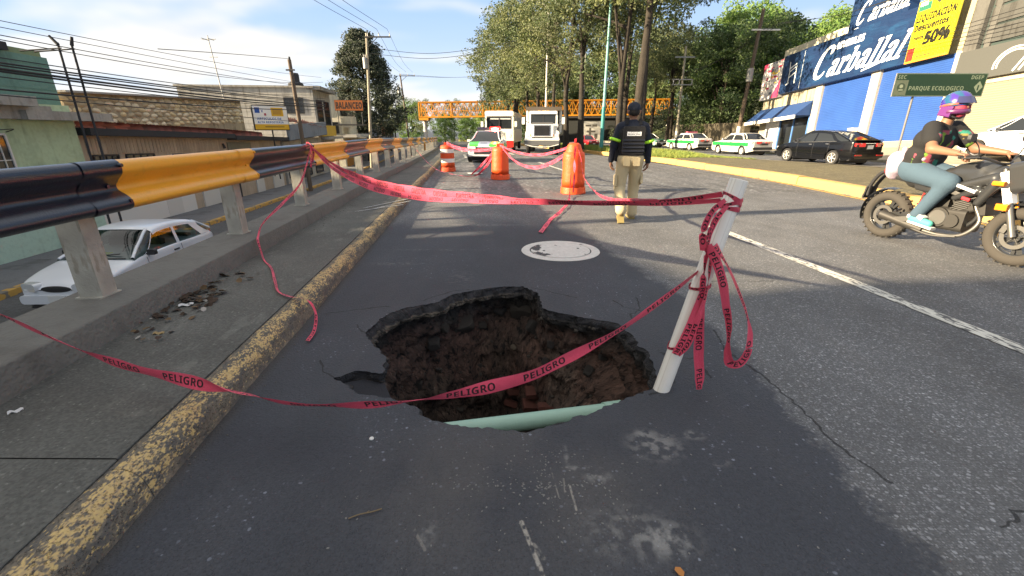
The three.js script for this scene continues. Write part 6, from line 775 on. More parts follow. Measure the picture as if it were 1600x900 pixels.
// c: s runs from the tail (-L/2) to the nose (+L/2)
function makeCar(t, c) {
  const L = c.L, hw = c.W / 2, topP = smoothProf(c.top), cabP = smoothProf(c.cab), belt = prof1(c.belt), sill = c.sill ?? 0.2, rw = c.rw, wz = c.wz, y0 = (s) => { let y = sill + 0.10 * ss(L / 2 - 0.5, L / 2, Math.abs(s)); for (const z of wz) { const d = (rw + 0.055) ** 2 - (s - z) ** 2; if (d > 0) y = Math.max(y, rw + Math.sqrt(d)); } return y; };
  const pl = (s) => 1 - (c.taper ?? 0.16) * Math.pow(clamp((Math.abs(s) - L / 2 + (c.round ?? 0.9)) / (c.round ?? 0.9), 0, 1), 2.2);
  const half = (s, y) => hw * pl(s) * (1 - 0.05 * ss(0.55, 0.2, y) - 0.035 * ss(0.6, 0.95, y)), top = (s) => topP(s);
  const st = new Set(); for (let i = 0; i <= 46; i++) st.add(+lerp(-L / 2, L / 2, i / 46).toFixed(4)); for (const z of wz) for (let i = 0; i <= 16; i++) st.add(+(z + (rw + 0.054) * Math.cos(Math.PI * i / 16)).toFixed(4)); const S = [...st].sort((a, b) => a - b);
  const nr = 26; const body = gridGeo(nr, S.length - 1, (u, v, i, j) => {   // cross-section from the right sill over the top to the left sill
    const s = S[j], yb = Math.min(y0(s), top(s) - 0.03), yt = top(s), sh = yt - Math.min(0.07, (yt - yb) * 0.4), k = i / nr, side = k < 0.5 ? 1 : -1, q = k < 0.5 ? k * 2 : (1 - k) * 2;   // q 0 sill .. 1 centre
    const end = Math.sqrt(Math.max(0, 1 - Math.pow(clamp((Math.abs(s) - L / 2 + 0.10) / 0.10, 0, 1), 2) * 0.25));
    if (q < 0.5) { const y = lerp(yb, sh, q / 0.5); return [side * half(s, y) * lerp(1, end, 1), y, s]; }
    const a = (q - 0.5) / 0.5, hx = half(s, sh) * end, ang = Math.min(1, a * 2.6); return [side * (a < 0.385 ? hx * (1 - 0.10 * (1 - Math.cos(ang * Math.PI / 2))) : hx * 0.90 * (1 - (a - 0.385) / 0.615)), a < 0.385 ? sh + (yt - 0.015 - sh) * Math.sin(ang * Math.PI / 2) : yt - 0.015 + 0.015 * ((a - 0.385) / 0.615), s];
  }, true); metreUVi(body); const bodyMesh = meshOf('body', body, c.paint, t);
  const nose = new B(); for (const e of [-1, 1]) { const s = e * (L / 2 - 0.012), yb = sill + 0.11, yt = top(e * L / 2) - 0.03; nose.add(new THREE.BoxGeometry(half(s, 0.5) * 1.80, yt - yb, 0.02), [0, (yt + yb) / 2, s]); } nose.mesh('end_panel', c.paint, t);
  new B().box(c.W * 0.86, 0.35, L * 0.93, 0, sill + 0.2, 0).mesh('underbody', blackPl, t);
  // cabin: glass shell, pillars and roof
  const [ca, cb] = [c.cab[0][0], c.cab[c.cab.length - 1][0]], hc = (s, y) => hw * 0.935 * pl(s) - (y - belt(s)) * (c.tumble ?? 0.34), CS = []; for (let i = 0; i <= 40; i++) CS.push(lerp(ca, cb, i / 40));
  const sect = (s, q, o) => { const b = belt(s) - 0.02, h = Math.max(b + 0.012, cabP(s)), r = Math.min(0.09, (h - b) * 0.45); if (q < 0.6) { const y = lerp(b, h - r, q / 0.6); return [hc(s, y) + o, y]; } const k = (q - 0.6) / 0.4, hx = hc(s, h - r); if (k < 0.5) { const a = k / 0.5 * Math.PI / 2; return [hx - r * 1.3 * (1 - Math.cos(a)) + o * Math.cos(a), h - r + r * Math.sin(a) * 0.86 + o * Math.sin(a)]; } return [(hx - r * 1.3) * (1 - (k - 0.5) / 0.5), h - r + r * 0.86 + r * 0.14 * Math.sin((k - 0.5) / 0.5 * Math.PI / 2) + o]; };
  const shell = (s0, s1, q0, o, n = 24) => gridGeo(24, n, (u, v) => { const s = lerp(s0, s1, v), sd = u < 0.5 ? 1 : -1, q = lerp(q0, 1, u < 0.5 ? u * 2 : 2 - u * 2), p = sect(s, q, o); return [sd * p[0], p[1], s]; }, true);
  meshOf('windows', shell(ca, cb, 0, 0, 40), c.glass ?? glassDark, t);
  const roof = shell(c.roof[0], c.roof[1], 0.56, 0.012); metreUVi(roof); meshOf('roof', roof, c.roofPaint ?? c.paint, t);
  const strip = (f0, f1, w0, w1, name = 'pillar', mt) => { const b = new B(); for (const sd of [1, -1]) { const g = gridGeo(2, 10, (u, v) => { const s0 = lerp(f0, f1, v), w = lerp(w0, w1, v), s = s0 + (u - 0.5) * w, bq = belt(s) - 0.02, p = sect(clamp(s, ca, cb), v * 0.66, 0.010); return [sd * p[0], lerp(belt(s0) - 0.03, p[1], ss(0, 0.15, v)), s]; }, sd < 0); b.add(g); } return b.mesh(name, mt ?? c.pillarPaint ?? c.paint, t); };
  for (const p of c.pillars) strip(...p);
  // windscreen and rear window surrounds follow the cabin's slope
  const edge = (s0, s1) => { const b = new B(); for (const sd of [1, -1]) { const pts = []; for (let i = 0; i <= 8; i++) { const s = lerp(s0, s1, i / 8), p = sect(s, 0.80, 0.006); pts.push([sd * p[0], p[1], s]); } b.tube(pts, 0.033, 16, 6); } b.mesh('window_frame', c.pillarPaint ?? c.paint, t); }; edge(cb - 0.02, c.roof[1] - 0.02); edge(ca + 0.02, c.roof[0] + 0.02);
  if (c.glass) { const b = new B(); b.box(c.W * 0.78, 0.05, 0.5, 0, belt(cb - 0.5) - 0.05, cb - 0.35).mesh('dashboard', blackPl, t); for (const x of [-0.36, 0.36]) { const k = new B(); k.rbox(0.46, 0.14, 0.5, 0.05, x, 0.5, 0.10).rbox(0.44, 0.62, 0.13, 0.05, x, 0.80, -0.18, -0.18).rbox(0.24, 0.17, 0.09, 0.04, x, 1.18, -0.26); k.mesh('seat', seatM, t); } new B().rbox(1.2, 0.5, 0.14, 0.05, 0, 0.78, -1.05, -0.2).mesh('rear_seat', seatM, t); new B().add(new THREE.TorusGeometry(0.18, 0.014, 8, 24), [0.36, 0.93, 0.45], [-0.5, 0, 0]).mesh('steering_wheel', blackPl, t); new B().box(c.W * 0.8, 0.04, L * 0.5, 0, 0.42, 0).mesh('cabin_floor', seatM, t); }
  // wheels
  for (const z of wz) for (const sd of [1, -1]) wheel(t, sd * (hw - 0.105), rw, z, rw, 0.19, sd, c.rim ?? rimM, c.style ?? 5);
  for (const z of wz) new B().box(c.W * 0.8, rw * 1.7, rw * 1.9, 0, rw * 1.15, z).mesh('wheel_well', blackPl, t);
  // doors: shut lines, handles, mirrors
  const y1 = (s) => belt(s) - 0.03; const seam = new B(); for (const s of c.seams) for (const sd of [1, -1]) { const pts = []; for (let i = 0; i <= 6; i++) { const y = lerp(sill + 0.06, y1(s), i / 6); pts.push([sd * (half(s, y) - 0.001), y, s]); } seam.tube(pts, 0.0065, 8, 4); } seam.mesh('shut_line', blackPl, t);
  for (const s of c.handles) for (const sd of [1, -1]) new B().rbox(0.03, 0.035, 0.16, 0.012, sd * (half(s, y1(s) - 0.08) + 0.008), y1(s) - 0.085, s).mesh('door_handle', c.handleM ?? blackPl, t);
  for (const sd of [1, -1]) { const m = new B().rbox(0.17, 0.12, 0.08, 0.035, sd * (hw * 0.95 + 0.10), belt(c.mirror) + 0.06, c.mirror).box(0.12, 0.04, 0.05, sd * (hw * 0.95 + 0.0), belt(c.mirror) + 0.02, c.mirror).mesh('mirror', c.mirrorM ?? c.paint, t); new B().box(0.13, 0.09, 0.01, sd * (hw * 0.95 + 0.10), belt(c.mirror) + 0.06, c.mirror - 0.042).mesh('mirror_glass', chrome, m); }
  // lamps, bumpers, grille, plates
  const F = L / 2, R = -L / 2; for (const sd of [1, -1]) { new B().rbox(c.W * 0.21, c.hl?.[1] ?? 0.13, 0.16, 0.05, sd * hw * 0.70 * pl(F), c.hl?.[0] ?? 0.64, F - 0.075, 0, sd * 0.28).mesh('headlight', lampClear, t); new B().rbox(c.tl?.[2] ?? c.W * 0.2, c.tl?.[1] ?? 0.15, 0.16, 0.04, sd * hw * (c.tl?.[3] ?? 0.72) * pl(R), c.tl?.[0] ?? 0.78, R + 0.07, 0, -sd * 0.22).mesh('tail_light', lampRed, t); }
  new B().rbox(c.W * 0.84, 0.17, 0.14, 0.06, 0, 0.40, F - 0.03).mesh('front_bumper', c.bumper ?? c.paint, t); new B().rbox(c.W * 0.86, c.rb?.[1] ?? 0.2, 0.14, 0.06, 0, c.rb?.[0] ?? 0.44, R + 0.03).mesh('rear_bumper', c.rbumper ?? c.bumper ?? c.paint, t);
  if (c.grille) meshOf('grille', (() => { const b = new B(); if (c.grille.oval) b.add(new THREE.SphereGeometry(0.5, 20, 12), [0, c.grille.y, F + 0.002], null, [c.grille.w, c.grille.h, 0.05]); else { b.rbox(c.grille.w, c.grille.h, 0.05, 0.02, 0, c.grille.y, F + 0.005); } return b.geo(); })(), blackPl, t);
  if (c.intake) new B().rbox(c.intake[0], c.intake[1], 0.06, 0.025, 0, c.intake[2], F + 0.03).mesh('air_intake', blackPl, t);
  if (c.fplate) new B().box(0.30, 0.13, 0.015, 0, c.fplate, F + 0.05).mesh('number_plate', plateM, t); if (c.rplate) new B().box(0.30, 0.15, 0.015, 0, c.rplate, R - (c.rpo ?? 0.02)).mesh('number_plate', plateM, t);
  const side = (name, mat, s0, s1, ya, yb, o = 0.006) => { const b = new B(); for (const sd of [1, -1]) b.add(gridGeo(30, 3, (u, v) => { const s = lerp(s0, s1, u), y = Math.max(lerp(ya(s), yb(s), v), y0(s) + 0.01); return [sd * (half(s, y) + o), y, s]; }, sd > 0)); return b.mesh(name, mat, t); };
  const over = (name, mat, s0, s1, x0, x1, o = 0.007) => { const g = gridGeo(12, 14, (u, v) => { const s = lerp(s0, s1, v), x = lerp(x0, x1, u), h = half(s, top(s)); return [x * h, top(s) - 0.012 + 0.012 * (1 - Math.abs(x)) + o, s]; }, true); return meshOf(name, g, mat, t); };
  return { side, over, body: bodyMesh, top, belt, half, sect };
}
function metreUVi(g) { const p = g.attributes.position, uv = new Float32Array(p.count * 2); for (let i = 0; i < p.count; i++) { uv[i * 2] = p.getX(i) + 0.3 * p.getY(i); uv[i * 2 + 1] = p.getZ(i); } g.setAttribute('uv', new THREE.BufferAttribute(uv, 2)); }
const dirtyPaint = (c, k, d = [0.16, 0.14, 0.11]) => MP('#ffffff', 0.34, { clearcoat: 0.5, clearcoatRoughness: 0.2, map: tex(192, 192, (u, v) => { const a = fbm(u * 4, v * 4, 5, 4), t = k * ss(0.4, 0.8, a); return [lerp(c[0], d[0], t), lerp(c[1], d[1], t), lerp(c[2], d[2], t)]; }, { rx: 0.5, ry: 0.5 }) });
const whiteCar = dirtyPaint([0.68, 0.69, 0.70], 0.35), taxiWhite = dirtyPaint([0.66, 0.65, 0.60], 0.3), taxiGreen = paint('#1d8a3c', 0.35), blackCar = MP(new THREE.Color(0.004, 0.0045, 0.006), 0.2, { clearcoat: 0.45, clearcoatRoughness: 0.05, specularIntensity: 0.5 });
{ // small white hatchback on the lower street
  const t = thing('hatchback', 'white three-door hatchback on the lower street behind the guardrail', 'car', [-8.62, LOW(-9), -9.72], 0.03);
  const P = MP('#ffffff', 0.32, { clearcoat: 0.6, clearcoatRoughness: 0.15, map: tex(256, 256, (u, v) => { const a = fbm(u * 4, v * 4, 5, 4), t2 = 0.35 * ss(0.5, 0.8, a); return [lerp(0.66, 0.40, t2), lerp(0.68, 0.42, t2), lerp(0.71, 0.45, t2)]; }, { rx: 0.5, ry: 0.5 }) });
  const k = makeCar(t, { L: 3.83, W: 1.64, rw: 0.285, wz: [-1.17, 1.27], paint: P, glass: paneM, top: [[-1.915, 0.80], [-1.8, 0.93], [-1.5, 0.96], [0.7, 0.93], [1.1, 0.87], [1.5, 0.79], [1.8, 0.70], [1.915, 0.60]], belt: [[-1.8, 0.97], [-1.0, 0.95], [0.8, 0.89]], cab: [[-1.84, 0.98], [-1.60, 1.14], [-1.22, 1.32], [-0.7, 1.395], [-0.1, 1.40], [0.12, 1.36], [0.5, 1.13], [0.95, 0.90]], roof: [-1.32, 0.14], pillars: [[0.92, 0.15, 0.10, 0.06], [-0.42, -0.50, 0.10, 0.07], [-1.50, -1.12, 0.42, 0.28]], seams: [0.62, -0.48], handles: [-0.28], mirror: 0.55, mirrorM: blackPl, hl: [0.63, 0.15], tl: [0.85, 0.28, 0.2], grille: { oval: true, y: 0.60, w: 0.56, h: 0.13 }, intake: [1.0, 0.05, 0.27], fplate: 0.42, rplate: 0.6, rim: rimM });
  new B().box(1.2, 0.014, 0.02, 0, 0.915, 0.93, 0.5).box(0.5, 0.012, 0.02, 0.2, 0.97, 0.84, 0.5, 0, 0.1).mesh('wiper', blackPl, t); new B().rbox(0.30, 0.05, 0.18, 0.02, -0.1, 0.93, 0.62).mesh('yellow_cloth', MS(new THREE.Color(0.5, 0.6, 0.03), 0.9), t); new B().rbox(0.12, 0.05, 0.03, 0.015, -0.0, 1.24, 0.2).mesh('interior_mirror', blackPl, t);
}
{ // black saloon on the far carriageway
  const t = thing('sedan', 'shiny black saloon with red tail lights passing the blue shutters', 'car', [14.75, -0.09, -21.85], Math.PI + 0.20);
  const k = makeCar(t, { L: 4.45, W: 1.72, rw: 0.315, wz: [-1.28, 1.32], paint: blackCar, roofPaint: blackCar, top: [[-2.225, 0.90], [-2.15, 1.02], [-1.8, 1.05], [-1.4, 1.03], [0.9, 0.96], [1.4, 0.90], [1.9, 0.78], [2.225, 0.62]], belt: [[-1.9, 1.04], [-0.5, 0.98], [1.1, 0.92]], cab: [[-1.88, 1.05], [-1.45, 1.22], [-0.95, 1.39], [-0.4, 1.46], [0.2, 1.44], [0.6, 1.28], [1.15, 0.94]], roof: [-0.95, 0.22], pillars: [[1.1, 0.3, 0.08, 0.06], [-0.14, -0.18, 0.08, 0.07], [-1.45, -0.95, 0.30, 0.18]], seams: [0.72, -0.18, -1.02], handles: [-0.02, -0.92], handleM: chrome, mirror: 0.72, mirrorM: blackCar, tl: [0.87, 0.15, 0.44, 0.68], fplate: 0.45, rplate: 0.78, rb: [0.46, 0.24], rim: MP(new THREE.Color(0.6, 0.59, 0.56), 0.3, { metalness: 0.4 }), style: 6, grille: { y: 0.62, w: 0.8, h: 0.12 } });
  k.side('window_trim', chrome, -1.35, 0.95, (s) => k.belt(s) - 0.02, (s) => k.belt(s) - 0.005, 0.004); new B().box(1.05, 0.022, 0.02, 0, 0.93, -2.235).mesh('chrome_strip', chrome, t); new B().rbox(0.34, 0.05, 0.04, 0.015, 0.55, 0.45, -2.27).rbox(0.34, 0.05, 0.04, 0.015, -0.55, 0.45, -2.27).mesh('reflector', lampRed, t); new B().box(1.3, 0.03, 0.2, 0, 1.055, -2.1, 0.15).mesh('boot_lip', blackCar, t); new B().rbox(0.2, 0.2, 0.2, 0.08, 0.35, 1.05, -0.6).mesh('red_headrest', MS(new THREE.Color(0.3, 0.02, 0.03), 0.8), t);
}
const saloon = (t, P, o = {}) => makeCar(t, { L: 4.25, W: 1.64, rw: 0.29, wz: [-1.2, 1.24], paint: P, top: [[-2.125, 0.88], [-2.08, 0.97], [-1.3, 0.99], [0.8, 0.93], [1.5, 0.86], [2.05, 0.78], [2.125, 0.66]], belt: [[-1.6, 0.98], [1.1, 0.91]], cab: [[-1.50, 0.99], [-1.12, 1.30], [-0.9, 1.36], [-0.2, 1.385], [0.28, 1.36], [0.5, 1.25], [0.98, 0.92]], roof: [-1.0, 0.3], tumble: 0.30, taper: 0.09, pillars: [[0.95, 0.3, 0.09, 0.06], [-0.18, -0.22, 0.08, 0.06], [-1.36, -1.0, 0.20, 0.16]], seams: [0.72, -0.2, -1.0], handles: [-0.05, -0.85], mirror: 0.68, bumper: blackPl, rbumper: blackPl, rb: [0.45, 0.16], tl: [0.80, 0.15, 0.62, 0.58], hl: [0.68, 0.15], rplate: 0.80, rpo: 0.005, fplate: 0.44, grille: { y: 0.68, w: 0.5, h: 0.12 }, rim: plateM, style: 8, ...o });
{
  const taxi = (label, x, y, z, ry, o) => { const t = thing('taxi', label, 'taxi', [x, y, z], ry, 'white and green taxis'), k = saloon(t, taxiWhite, o); k.side('green_band', taxiGreen, -1.75, 1.95, () => 0.56, () => 0.80); new B().box(0.5, 0.12, 0.2, 0, 0.72, -2.155).mesh('rear_panel', blackPl, t); return t; };
  taxi('white saloon taxi with green band nearest the furniture store', 15.55, gy(15, -31) - 0.02, -31.6, Math.PI + 0.20);
  const t2 = taxi('white taxi with green band and red roof light, behind the nearer one', 15.35, gy(15, -40), -40.5, Math.PI + 0.3); new B().rbox(1.0, 0.12, 0.25, 0.04, 0, 1.45, -0.3).mesh('roof_light', MP(new THREE.Color(0.6, 0.12, 0.18), 0.3), t2);
  const t3 = thing('taxi', 'green and white taxi half hidden behind the officer\'s right arm', 'taxi', [14.3, gy(15, -50), -49.5], Math.PI * 0.16), k3 = saloon(t3, paint('#0d5a47', 0.3), { roofPaint: taxiWhite, pillarPaint: taxiWhite }); k3.side('white_band', taxiWhite, -2.0, 2.0, () => 0.3, () => 0.6); new B().box(1.5, 0.22, 0.05, 0, 0.46, 2.12).mesh('front_panel', taxiWhite, t3);
  const rc = thing('red_car', 'small red car half hidden behind the trunk right of the dump truck', 'car', [9.6, gy(10, -60) - 0.05, -60], 0.3); saloon(rc, paint('#b3141c', 0.3), { style: 5 });
  const wc = thing('white_car', 'white car parked by the shops behind the motorcyclist', 'car', [18.6, 0.36, -16.4], Math.PI + 0.05); makeCar(wc, { L: 4.2, W: 1.74, rw: 0.32, wz: [-1.25, 1.3], paint: whiteCar, top: [[-2.1, 0.95], [-2.0, 1.05], [-1.4, 1.06], [0.9, 1.0], [1.4, 0.94], [1.9, 0.82], [2.1, 0.66]], belt: [[-1.9, 1.06], [1.1, 0.98]], cab: [[-2.0, 1.05], [-1.75, 1.36], [-1.3, 1.53], [-0.4, 1.58], [0.15, 1.53], [0.6, 1.32], [1.15, 0.98]], roof: [-1.55, 0.2], pillars: [[1.1, 0.25, 0.1, 0.08], [-0.2, -0.24, 0.09, 0.07], [-1.75, -1.4, 0.26, 0.2]], seams: [0.72, -0.22, -1.1], handles: [-0.05, -0.95], mirror: 0.75, tl: [1.0, 0.34, 0.22], rplate: 0.85, glass: null });
}
{ // municipal police hatchback facing us
  const t = thing('police_car', 'white and green police car with red roof lights facing the camera', 'police car', [-1.25, gy(0, -23.5), -24.6], -0.09);
  const lime = paint('#3fc91c', 0.35), slate = paint('#9aa3b5', 0.3), k = makeCar(t, { L: 4.0, W: 1.72, rw: 0.31, wz: [-1.2, 1.3], paint: whiteCar, roofPaint: slate, top: [[-2.0, 0.9], [-1.9, 1.02], [-1.5, 1.04], [0.8, 1.0], [1.3, 0.94], [1.75, 0.84], [2.0, 0.66]], belt: [[-1.8, 1.03], [1.0, 0.96]], cab: [[-1.86, 1.04], [-1.65, 1.3], [-1.3, 1.44], [-0.4, 1.50], [0.1, 1.47], [0.5, 1.29], [1.05, 0.97]], roof: [-1.45, 0.15], pillars: [[1.0, 0.2, 0.1, 0.07], [-0.25, -0.28, 0.09, 0.07], [-1.7, -1.35, 0.24, 0.18]], seams: [0.7, -0.25, -1.05], handles: [-0.1, -0.95], mirror: 0.7, hl: [0.70, 0.15], grille: { y: 0.71, w: 0.75, h: 0.07 }, intake: [0.86, 0.16, 0.50], fplate: 0.58 });
  k.over('bonnet_centre', slate, 1.02, 1.82, -0.62, 0.62); const g1 = k.over('bonnet_side', lime, 1.02, 1.86, 0.36, 0.93, 0.009); k.over('bonnet_side', lime, 1.02, 1.86, -0.93, -0.36, 0.009); k.side('door_band', lime, -1.2, 1.6, () => 0.62, () => 0.86); new B().box(0.32, 0.012, 0.03, -0.02, 0.93, 1.5, 0.15).mesh('emblem', blackPl, t); new B().rod([0, 0.71, 2.03], [0, 0.71, 2.05], 0.055, 0.055, 16).mesh('badge', chrome, t); new B().rbox(1.4, 0.07, 0.03, 0.02, 0, 0.36, 2.06).mesh('lower_bumper', whiteCar, t);
  const lb = new B().rbox(1.25, 0.05, 0.28, 0.02, 0, 1.55, -0.35).mesh('light_bar', blackPl, t); new B().rbox(0.56, 0.12, 0.26, 0.04, 0.33, 1.63, -0.35).mesh('red_lamp', MP(new THREE.Color(0.7, 0.02, 0.02), 0.25, { emissive: new THREE.Color(0.8, 0.03, 0.02), emissiveIntensity: 0.9 }), lb); new B().rbox(0.56, 0.10, 0.26, 0.04, -0.33, 1.62, -0.35).mesh('blue_lamp', MP(new THREE.Color(0.03, 0.03, 0.06), 0.25), lb); new B().rbox(0.40, 0.055, 0.02, 0.02, 0.33, 1.60, -0.21).mesh('lit_lamp', MS(new THREE.Color(0.9, 0.5, 0.45), 0.3, { emissive: new THREE.Color(1, 0.55, 0.45), emissiveIntensity: 1.0 }), lb);
  const pl = new THREE.PointLight(new THREE.Color(1, 0.12, 0.08), 1.2); pl.position.set(0.33, 1.63, -0.12); pl.castShadow = true; t.add(pl);
}
{ // white bus with a red bumper
  const z = -40, t = thing('bus', 'white bus with red bumper between police car and dump truck', 'bus', [-0.62, gy(0, -38), -43.6], -0.10), wh = dirtyPaint([0.78, 0.76, 0.68], 0.25), red = paint('#a8201a', 0.4);
  new B().rbox(2.4, 1.15, 9, 0.12, 0, 1.25, 0).mesh('body', wh, t); new B().rbox(2.4, 0.42, 9.05, 0.18, 0, 3.02, -0.03).mesh('roof', wh, t); new B().rbox(2.30, 1.05, 8.8, 0.05, 0, 2.3, -0.02).mesh('windows', glassDark, t);
  for (let i = 0; i < 7; i++) for (const s of [1, -1]) new B().box(0.07, 1.08, 0.16, s * 1.16, 2.3, 4.2 - i * 1.35).mesh('window_post', wh, t);
  for (const x of [-1.12, 1.12]) new B().rbox(0.14, 1.1, 0.2, 0.03, x, 2.3, 4.36).mesh('pillar', wh, t); new B().box(0.06, 1.05, 0.05, 0, 2.3, 4.42).mesh('screen_divider', blackPl, t); new B().box(2.2, 0.16, 0.05, 0, 2.76, 4.43).mesh('destination_board', blackPl, t); new B().box(1.7, 0.10, 0.02, 0.1, 2.62, 4.41).mesh('screen_strip', plateM, t);
  new B().rbox(2.42, 0.55, 0.3, 0.08, 0, 0.62, 4.45).mesh('bumper', red, t); new B().box(0.9, 0.06, 0.04, 0, 0.70, 4.62).mesh('bumper_slot', blackPl, t); const gr = new B(); for (let i = 0; i < 6; i++) gr.box(1.0, 0.035, 0.03, 0, 1.15 + i * 0.075, 4.51); gr.mesh('grille', steelM, t); for (const x of [-0.88, 0.88]) new B().rod([x, 1.28, 4.45], [x, 1.28, 4.52], 0.13, 0.13, 18).mesh('headlight', lampClear, t);
  for (const zz of [2.7, -2.8]) for (const s of [1, -1]) wheel(t, s * 1.05, 0.48, zz, 0.48, 0.28, s, whiteM, 0); new B().box(2.0, 0.5, 8.4, 0, 0.55, 0).mesh('chassis', blackPl, t); for (const x of [-1.4, 1.4]) { const m = new B().rod([x * 0.86, 2.8, 4.4], [x, 2.4, 4.7], 0.03).mesh('mirror_arm', blackPl, t); new B().rbox(0.2, 0.42, 0.08, 0.03, x, 2.2, 4.7).mesh('mirror', wh, m); }
}
{ // white dump truck
  const t = thing('dump_truck', 'white dump truck with black grille standing in the middle lane', 'truck', [2.42, gy(2, -31) - 0.02, -35.6], -0.10); const wh = dirtyPaint([0.82, 0.81, 0.76], 0.15), bed = dirtyPaint([0.5, 0.47, 0.34], 0.5);
  // cab and bonnet: z = 3.6 is the front
  new B().rbox(1.5, 0.82, 1.7, 0.14, 0, 1.62, 2.75).mesh('bonnet', wh, t); for (const s of [1, -1]) { const m = new B().rbox(0.46, 0.62, 1.55, 0.16, s * 0.93, 1.32, 2.75).mesh('fender', wh, t); new B().rbox(0.36, 0.16, 0.06, 0.03, s * 0.94, 1.33, 3.53).mesh('headlight', lampClear, m); new B().rbox(0.14, 0.13, 0.05, 0.03, s * 0.74, 1.33, 3.54).mesh('indicator', amberM, m); }
  new B().rbox(2.02, 1.15, 1.5, 0.12, 0, 1.5, 1.25).mesh('cab_body', wh, t); new B().rbox(1.94, 0.82, 1.38, 0.06, 0, 2.36, 1.25).mesh('cab_windows', glassDark, t); new B().rbox(1.98, 0.2, 1.6, 0.09, 0, 2.83, 1.28).mesh('cab_roof', wh, t); for (const s of [1, -1]) for (const zz of [0.62, 1.9]) new B().rbox(0.13, 0.82, 0.14, 0.03, s * 0.95, 2.4, zz).mesh('cab_pillar', wh, t); new B().box(0.05, 0.78, 0.04, 0, 2.38, 1.94).mesh('screen_divider', blackPl, t); new B().box(0.12, 0.13, 0.02, -0.25, 2.5, 1.925).box(0.16, 0.05, 0.02, 0.6, 2.66, 1.925).box(0.2, 0.05, 0.02, -0.68, 2.66, 1.925).mesh('screen_sticker', plateM, t); for (let i = -1; i <= 1; i++) new B().rbox(0.14, 0.06, 0.08, 0.02, i * 0.32, 2.95, 1.85).mesh('roof_marker_lamp', amberM, t);
  new B().box(1.16, 0.74, 0.04, 0, 1.62, 3.60).mesh('grille_surround', chrome, t); const gr = new B(); gr.box(1.04, 0.62, 0.05, 0, 1.62, 3.61); gr.mesh('grille', blackPl, t); const sl = new B(); for (let i = 0; i < 13; i++) sl.box(0.018, 0.6, 0.02, -0.48 + i * 0.08, 1.62, 3.64); sl.mesh('grille_slats', blackPl, t); new B().rbox(1.44, 0.16, 0.12, 0.05, 0, 2.07, 3.5).mesh('bonnet_lip', steelM, t);
  new B().rbox(2.36, 0.34, 0.24, 0.07, 0, 0.82, 3.72).mesh('bumper', steelM, t); new B().rbox(2.38, 0.14, 0.26, 0.05, 0, 1.06, 3.70).mesh('bumper_top', wh, t); new B().tube([[-1.15, 0.72, 3.86], [-0.5, 0.58, 3.9], [0.5, 0.58, 3.9], [1.15, 0.72, 3.86]], 0.035, 16, 6).mesh('tow_bar', whiteM, t);
  for (const s of [1, -1]) { const m = new B().rod([s * 1.05, 2.15, 1.9], [s * 1.42, 2.35, 2.0], 0.025).rod([s * 1.02, 1.9, 1.9], [s * 1.42, 2.1, 2.0], 0.02).mesh('mirror_arm', blackPl, t); new B().rbox(0.2, 0.46, 0.1, 0.03, s * 1.42, 2.28, 2.0).mesh('mirror', wh, m); new B().rbox(0.2, 0.26, 0.1, 0.05, s * 0.98, 1.92, 3.1).mesh('fender_mirror', whiteM, t); }
  for (const x of [-1.18, 1.18]) new B().rod([x, 1.4, 0.35], [x, 3.18, 0.35], 0.08, 0.08, 14).mesh('exhaust_stack', whiteM, t);
  const b = new B(); b.box(2.46, 1.5, 0.08, 0, 2.25, 0.1).box(2.46, 1.5, 0.08, 0, 2.25, -4.4).box(0.08, 1.5, 4.5, 1.2, 2.25, -2.15).box(0.08, 1.5, 4.5, -1.2, 2.25, -2.15).box(2.4, 0.1, 4.5, 0, 1.5, -2.15); b.mesh('tipper_body', bed, t); new B().box(2.3, 1.4, 0.03, 0, 2.3, 0.16).mesh('headboard', darkM, t); for (let i = 0; i < 8; i++) for (const s of [1, -1]) new B().box(0.1, 1.4, 0.1, s * 1.28, 2.2, -0.1 - i * 0.6).mesh('tipper_rib', wh, t); new B().box(2.6, 0.26, 1.0, 0, 3.14, 0.55, 0.05).mesh('cab_guard', MS(new THREE.Color(0.08, 0.065, 0.05), 0.8), t); for (let i = 0; i < 1; i++) new B().bar([-1.25, 1.5, 0.2], [-1.25, 3.1, 0.2], 0.14, 0.16).bar([1.25, 1.5, 0.2], [1.25, 3.1, 0.2], 0.14, 0.16).mesh('bed_post', wh, t);
  for (const s of [1, -1]) { wheel(t, s * 1.0, 0.52, 2.65, 0.52, 0.28, s, whiteM, 0); for (const zz of [-1.9, -3.2]) { wheel(t, s * 1.05, 0.52, zz, 0.52, 0.5, s, whiteM, 0); } new B().box(0.5, 0.7, 0.03, s * 1.0, 0.75, -1.2).mesh('mud_flap', blackPl, t); new B().rod([s * 0.95, 0.85, -0.2], [s * 0.95, 0.85, 0.9], 0.3, 0.3, 16).mesh('fuel_tank', steelM, t); }
  new B().box(0.9, 0.35, 7.6, 0, 0.95, -0.6).mesh('chassis', blackPl, t);
}
